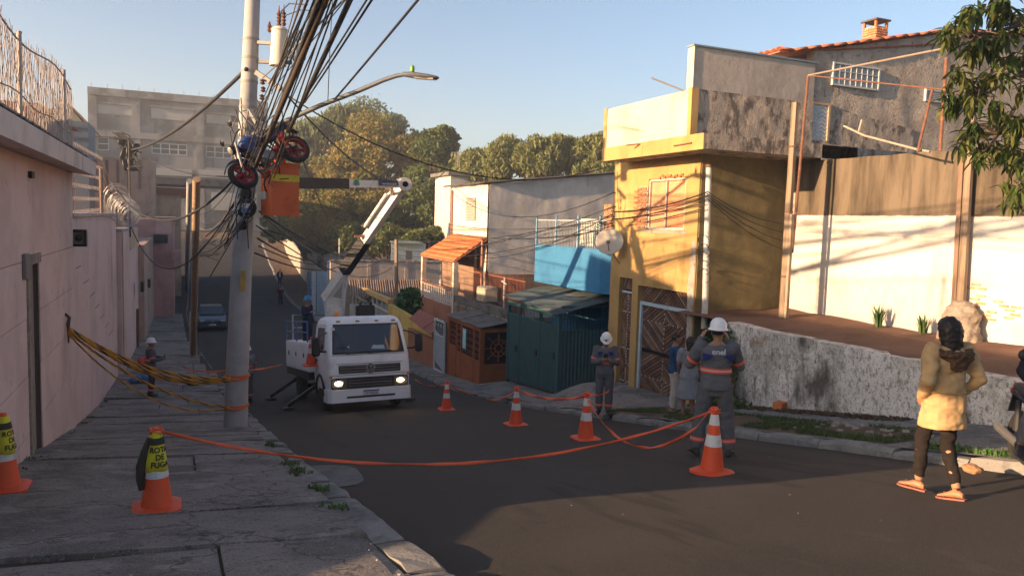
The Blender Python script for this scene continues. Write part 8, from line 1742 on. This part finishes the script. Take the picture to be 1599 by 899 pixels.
tape([cB+Vector((0,0,.02)), cB+Vector((.02,.02,.03)), cB.lerp(cC,.02)+Vector((0,0,.02))]+sag(cB, cC+Vector((0,0,-.08)), .62, 10)[1:], .05, 'orange tape from the nearest right cone drooping back to the next', .8, 2)
tape(sag(cC, PGR(958,640)+Vector((0,0,.55)), .1, 6), .05, 'orange tape trailing from the third cone past the worker', .5, 3)
tape(sag(cC+Vector((0,0,-.03)), cD+Vector((0,0,-.03)), .12, 10), .06, 'orange tape between the second and third cone', .6, 4)
tape(sag(cD+Vector((0,0,-.05)), PGR(760,628)+Vector((0,0,.1)), .1, 6), .05, 'orange tape lying back from the second cone to the kerb', .5, 6)
tape(sag(cE+Vector((0,0,-.03)), PGR(745,620)+Vector((0,0,.06)), .06, 8), .06, 'orange tape dropping from the farthest cone to the pavement', .7, 5)
tape(sag(cE+Vector((0,0,-.06)), PGR(648,596)+Vector((0,0,.1)), .15, 6), .05, 'orange tape running from the farthest cone behind the truck', .5, 9)
pt_ = pole_at(578); tape(sag(pt_+cr*.25, PD(441,569,21.5), .02, 6), .05, 'orange tape between the utility pole and the truck', .3, 7)
tape(sag(PD(285,572,21), pt_-cr*.25, .08, 6), .05, 'orange tape stretched behind the ropes on the left pavement', .3, 8)
for cc, rad in ((cA,.045),(cB,.045),(cC,.04),(cD,.04),(cE,.04)):
    b = MB(); b.tube([cc+Vector((cos(a*.9)*rad, sin(a*.9)*rad, .02-.012*(a%5))) for a in range(16)], .016, 6, sx=.35, sy=1.6); tag(b.build('tape_knot', TAPE, None, 'all'), {0:'orange tape knot on the printed left cone',1:'orange tape knot on the large cone before the tall worker',2:'orange tape knot on the third cone',3:'orange tape knot on the second cone',4:'orange tape knot on the farthest cone'}[[cA,cB,cC,cD,cE].index(cc)], 'tape', 'orange tape knots')
# yellow and black rope barrier from the wall to the pole
RY_ = simple('yellow rope strand', (.55,.25,.03), .8); RK_ = simple('black rope strand', (.03,.025,.02), .8)
hk = PX(102, 512, LX)+Vector((.05,0,0))
def rope(a, c, s, label, r=.016, name='barrier_rope'):
    path = sag(a, c, s, 90); t = thing(name, label, 'rope', a, group='ropes from the wall to the pole')
    for st in range(3):
        b = MB(); pts = []
        for i, p in enumerate(path):
            d = (path[min(i+1,90)]-path[max(i-1,0)]).normalized(); x, y, z = frame(d); an = i*.55+st*2*pi/3; pts.append(p+x*cos(an)*r*.9+y*sin(an)*r*.9)
        b.tube(pts, r*(.55 if st == 0 else 1), 5); b.build('strand', RK_ if st == 0 else RY_, t, 'all', world=True, fix=False)
e1 = pole_at(588)-cf*.24-cr*.05; e2 = pole_at(633)-cf*.26-cr*.05
rope(hk, e1, .30, 'uppermost yellow and black rope from the wall hook to the pole', .02); rope(hk+Vector((.02,-.03,-.03)), e1+Vector((0,0,-.03)), .36, 'second rope of the upper bundle, just below the topmost', .02); rope(hk+Vector((.03,.03,-.02)), e1+Vector((0,0,-.05)), .42, 'lowest rope of the upper bundle', .018)
rope(hk+Vector((0,0,-.08)), e2, .30, 'yellow rope sloping down to the lower wrap on the pole', .016); rope(hk+Vector((0,0,-.12)), e2+Vector((0,0,-.02)), .55, 'slack yellow rope hanging lowest above the pavement', .011)
for py_, lab in ((588,'upper rope wrapped round the utility pole'),(633,'lower rope wrapped round the utility pole')):
    p = pole_at(py_); b = MB(); R_ = prad(py_)+.02; b.tube([p+Vector((cos(a*pi/10)*R_, sin(a*pi/10)*R_, .03*sin(a*.7))) for a in range(41)], .014, 6); tag(b.build('rope_wrap', mat('orange rope', (.6,.14,.03), .8), None, 'all'), lab, 'rope', 'ropes from the wall to the pole')
b = MB(); b.tube([hk+Vector((-.05,0,.28)), hk+Vector((.02,.02,.2)), hk+Vector((.0,-.03,.08)), hk], [.03,.035,.04,.03], 6); b.tube([hk, hk+Vector((.0,.02,-.3))], [.03,.012], 6); tag(b.build('wall_hook', simple('dark tied cord', (.07,.045,.035)), None, 'all'), 'dark hook and tied cord end on the pink wall', 'hook')
# things lying on the left pavement
def heap(name, label, c, n, s, m, seed, cat, spread=.15, fl=.5):
    rr = random.Random(seed); b = MB()
    for k in range(n): sphere(b, (c[0]+rr.gauss(0,spread), c[1]+rr.gauss(0,spread), c[2]+s*fl*.8), s*rr.uniform(.6,1.1), 10, 1, 1, fl)
    me = remesh(b, max(.012, s*.09), 1, (s*.18, 4/s*.6, seed)); me.materials.append(m); return tag(link(me, name), label, cat)
p = PGL(214, 598); heap('blue_bag', 'blue plastic bag lying at the foot of the pink wall', p, 5, .2, simple('blue bag plastic', (.02,.12,.28), .4), 1, 'bag', .12, .8)
p = PGL(222, 572); heap('orange_vest', 'crumpled orange-red vest behind the blue bag', p, 4, .14, simple('orange vest cloth', (.7,.08,.05)), 2, 'vest', .08, 1.6)
p = PGL(296, 600); heap('dark_garment', 'dark garment lying flat on the pavement near the pole', p, 5, .2, cloth('black garment', (.015,.015,.018)), 3, 'clothing', .2, .35)
p = PGL(274, 602); heap('pale_garment', 'pale pink garment lying beside the dark one', p, 4, .14, cloth('pale pink cloth', (.4,.26,.27)), 4, 'clothing', .12, .4)
p = PGL(316, 600); heap('white_rag', 'white rag lying on the pavement nearest the pole', p, 3, .1, cloth('white rag', (.45,.42,.4)), 5, 'clothing', .1, .4)
p = PD(486, 545, 21.0); cone('orange cone stowed on the side of the truck body', (p.x, p.y, p.z-.45), 0, H=.8)
# ================================================================ parked car
CARB = mat('dark blue car paint', (.03,.045,.075), .3, [((.02,.03,.05), 3, .5, .7, .5)], spec=.6); p = PG(332, 518)
ct = thing('parked_car', 'dark blue-grey hatchback parked at the left kerb far down the street', 'car', (p.x, p.y, zr(p.y)+.02), (math.atan((zr(p.y+3)-zr(p.y))/3),0,0))
def cring(y, hw, z0, z1, tw): return [Vector(q) for q in ((-hw,y,z0+.1),(-hw*.96,y,z0),(hw*.96,y,z0),(hw,y,z0+.1),(hw,y,(z0+z1)/2),(hw*tw,y,z1),(-hw*tw,y,z1),(-hw,y,(z0+z1)/2))]
b = MB(); b.loft([cring(0,.68,.3,.62,.9), cring(.08,.78,.22,.70,.93), cring(.5,.82,.2,.82,.93), cring(1.1,.83,.2,.92,.94), cring(2.6,.83,.2,.95,.94), cring(3.7,.80,.22,.92,.92), cring(3.85,.74,.3,.8,.9)]); b.build('body', CARB, ct, True)
b = MB(); b.loft([[Vector(q) for q in ((-.76,y0,z0),(.76,y0,z0),(.62*k,y1,z1),(-.62*k,y1,z1))] for y0,y1,z0,z1,k in ((1.0,1.65,.9,1.42,1.0),(3.75,3.3,.9,1.42,1.0))]); cb = b.build('cabin', CARB, ct)
b = MB(); b.add([(-.70,1.03,.95),(.70,1.03,.95),(.58,1.60,1.39),(-.58,1.60,1.39)], [(0,1,2,3)]); o = b.build('windscreen', WSH, ct, fix=False); o.location = (0,-.02,.012)
for s_ in (-1,1):
    b = MB(); b.add([(s_*.755,1.35,.95),(s_*.755,3.4,.95),(s_*.63,3.2,1.37),(s_*.63,1.75,1.37)], [(0,1,2,3)]); o = b.build('side_window', WSH, ct, fix=False); o.location = (s_*.012,0,.005)
    b = MB(); b.bev(s_*.9-.09,s_*.9+.09,1.22,1.32,.93,1.05,.02); b.build('mirror', CARB, ct)
    b = MB(); b.bev(s_*.58-.14,s_*.58+.14,-.0,.1,.58,.70,.03); b.build('headlight', simple('car lamp glass', (.45,.45,.45), .2), ct)
    for y_ in (.75,3.2):
        R_ = Matrix.Translation((s_*.74,y_,.29)) @ Matrix.Rotation(pi/2,4,'Y'); b = MB(); b.lathe([(.17,-.09),(.27,-.09),(.29,0),(.27,.09),(.17,.09)], 20, R_); wo2 = b.build('wheel', RUBR, ct, True); b = MB(); b.lathe([(.175,-.07),(.175,.07),(.05,.09)], 14, R_); b.build('rim', simple('car rim', (.3,.3,.3), .4), wo2, True)
b = MB(); b.bev(-.5,.5,-.03,.05,.5,.58,.01); b.build('grille', BLK, ct); b = MB(); b.lathe([(.05,0),(.04,.01)], 14, Matrix.Translation((0,-.035,.6)) @ Matrix.Rotation(pi/2,4,'X')); b.build('badge', CHR, ct); b = MB(); b.bev(-.2,.2,-.035,.0,.36,.46,.006); b.build('number_plate', simple('car plate', (.5,.5,.5)), ct)
b = MB(); b.bev(-.72,.72,-.02,.1,.22,.34,.03); b.build('bumper', BLK, ct)
bpy.data.scenes.remove(TS)
# ================================================================ evening haze in the street
b = MB(); b.box(-260, 300, -70, 330, -12, 40); hz_o = b.build('haze', None); hz_o.data.materials.clear()
hm = bpy.data.materials.new('haze'); hm.use_nodes = True; hn = hm.node_tree.nodes; hn.clear(); hv = hn.new('ShaderNodeVolumePrincipled'); ho = hn.new('ShaderNodeOutputMaterial'); hm.node_tree.links.new(hv.outputs[0], ho.inputs['Volume'])
hv.inputs['Color'].default_value = (.86,.90,.95,1); hv.inputs['Density'].default_value = .0013; hv.inputs['Anisotropy'].default_value = .2
hz_o.data.materials.append(hm); tag(hz_o, 'thin evening haze over the street', 'haze', kind='stuff')
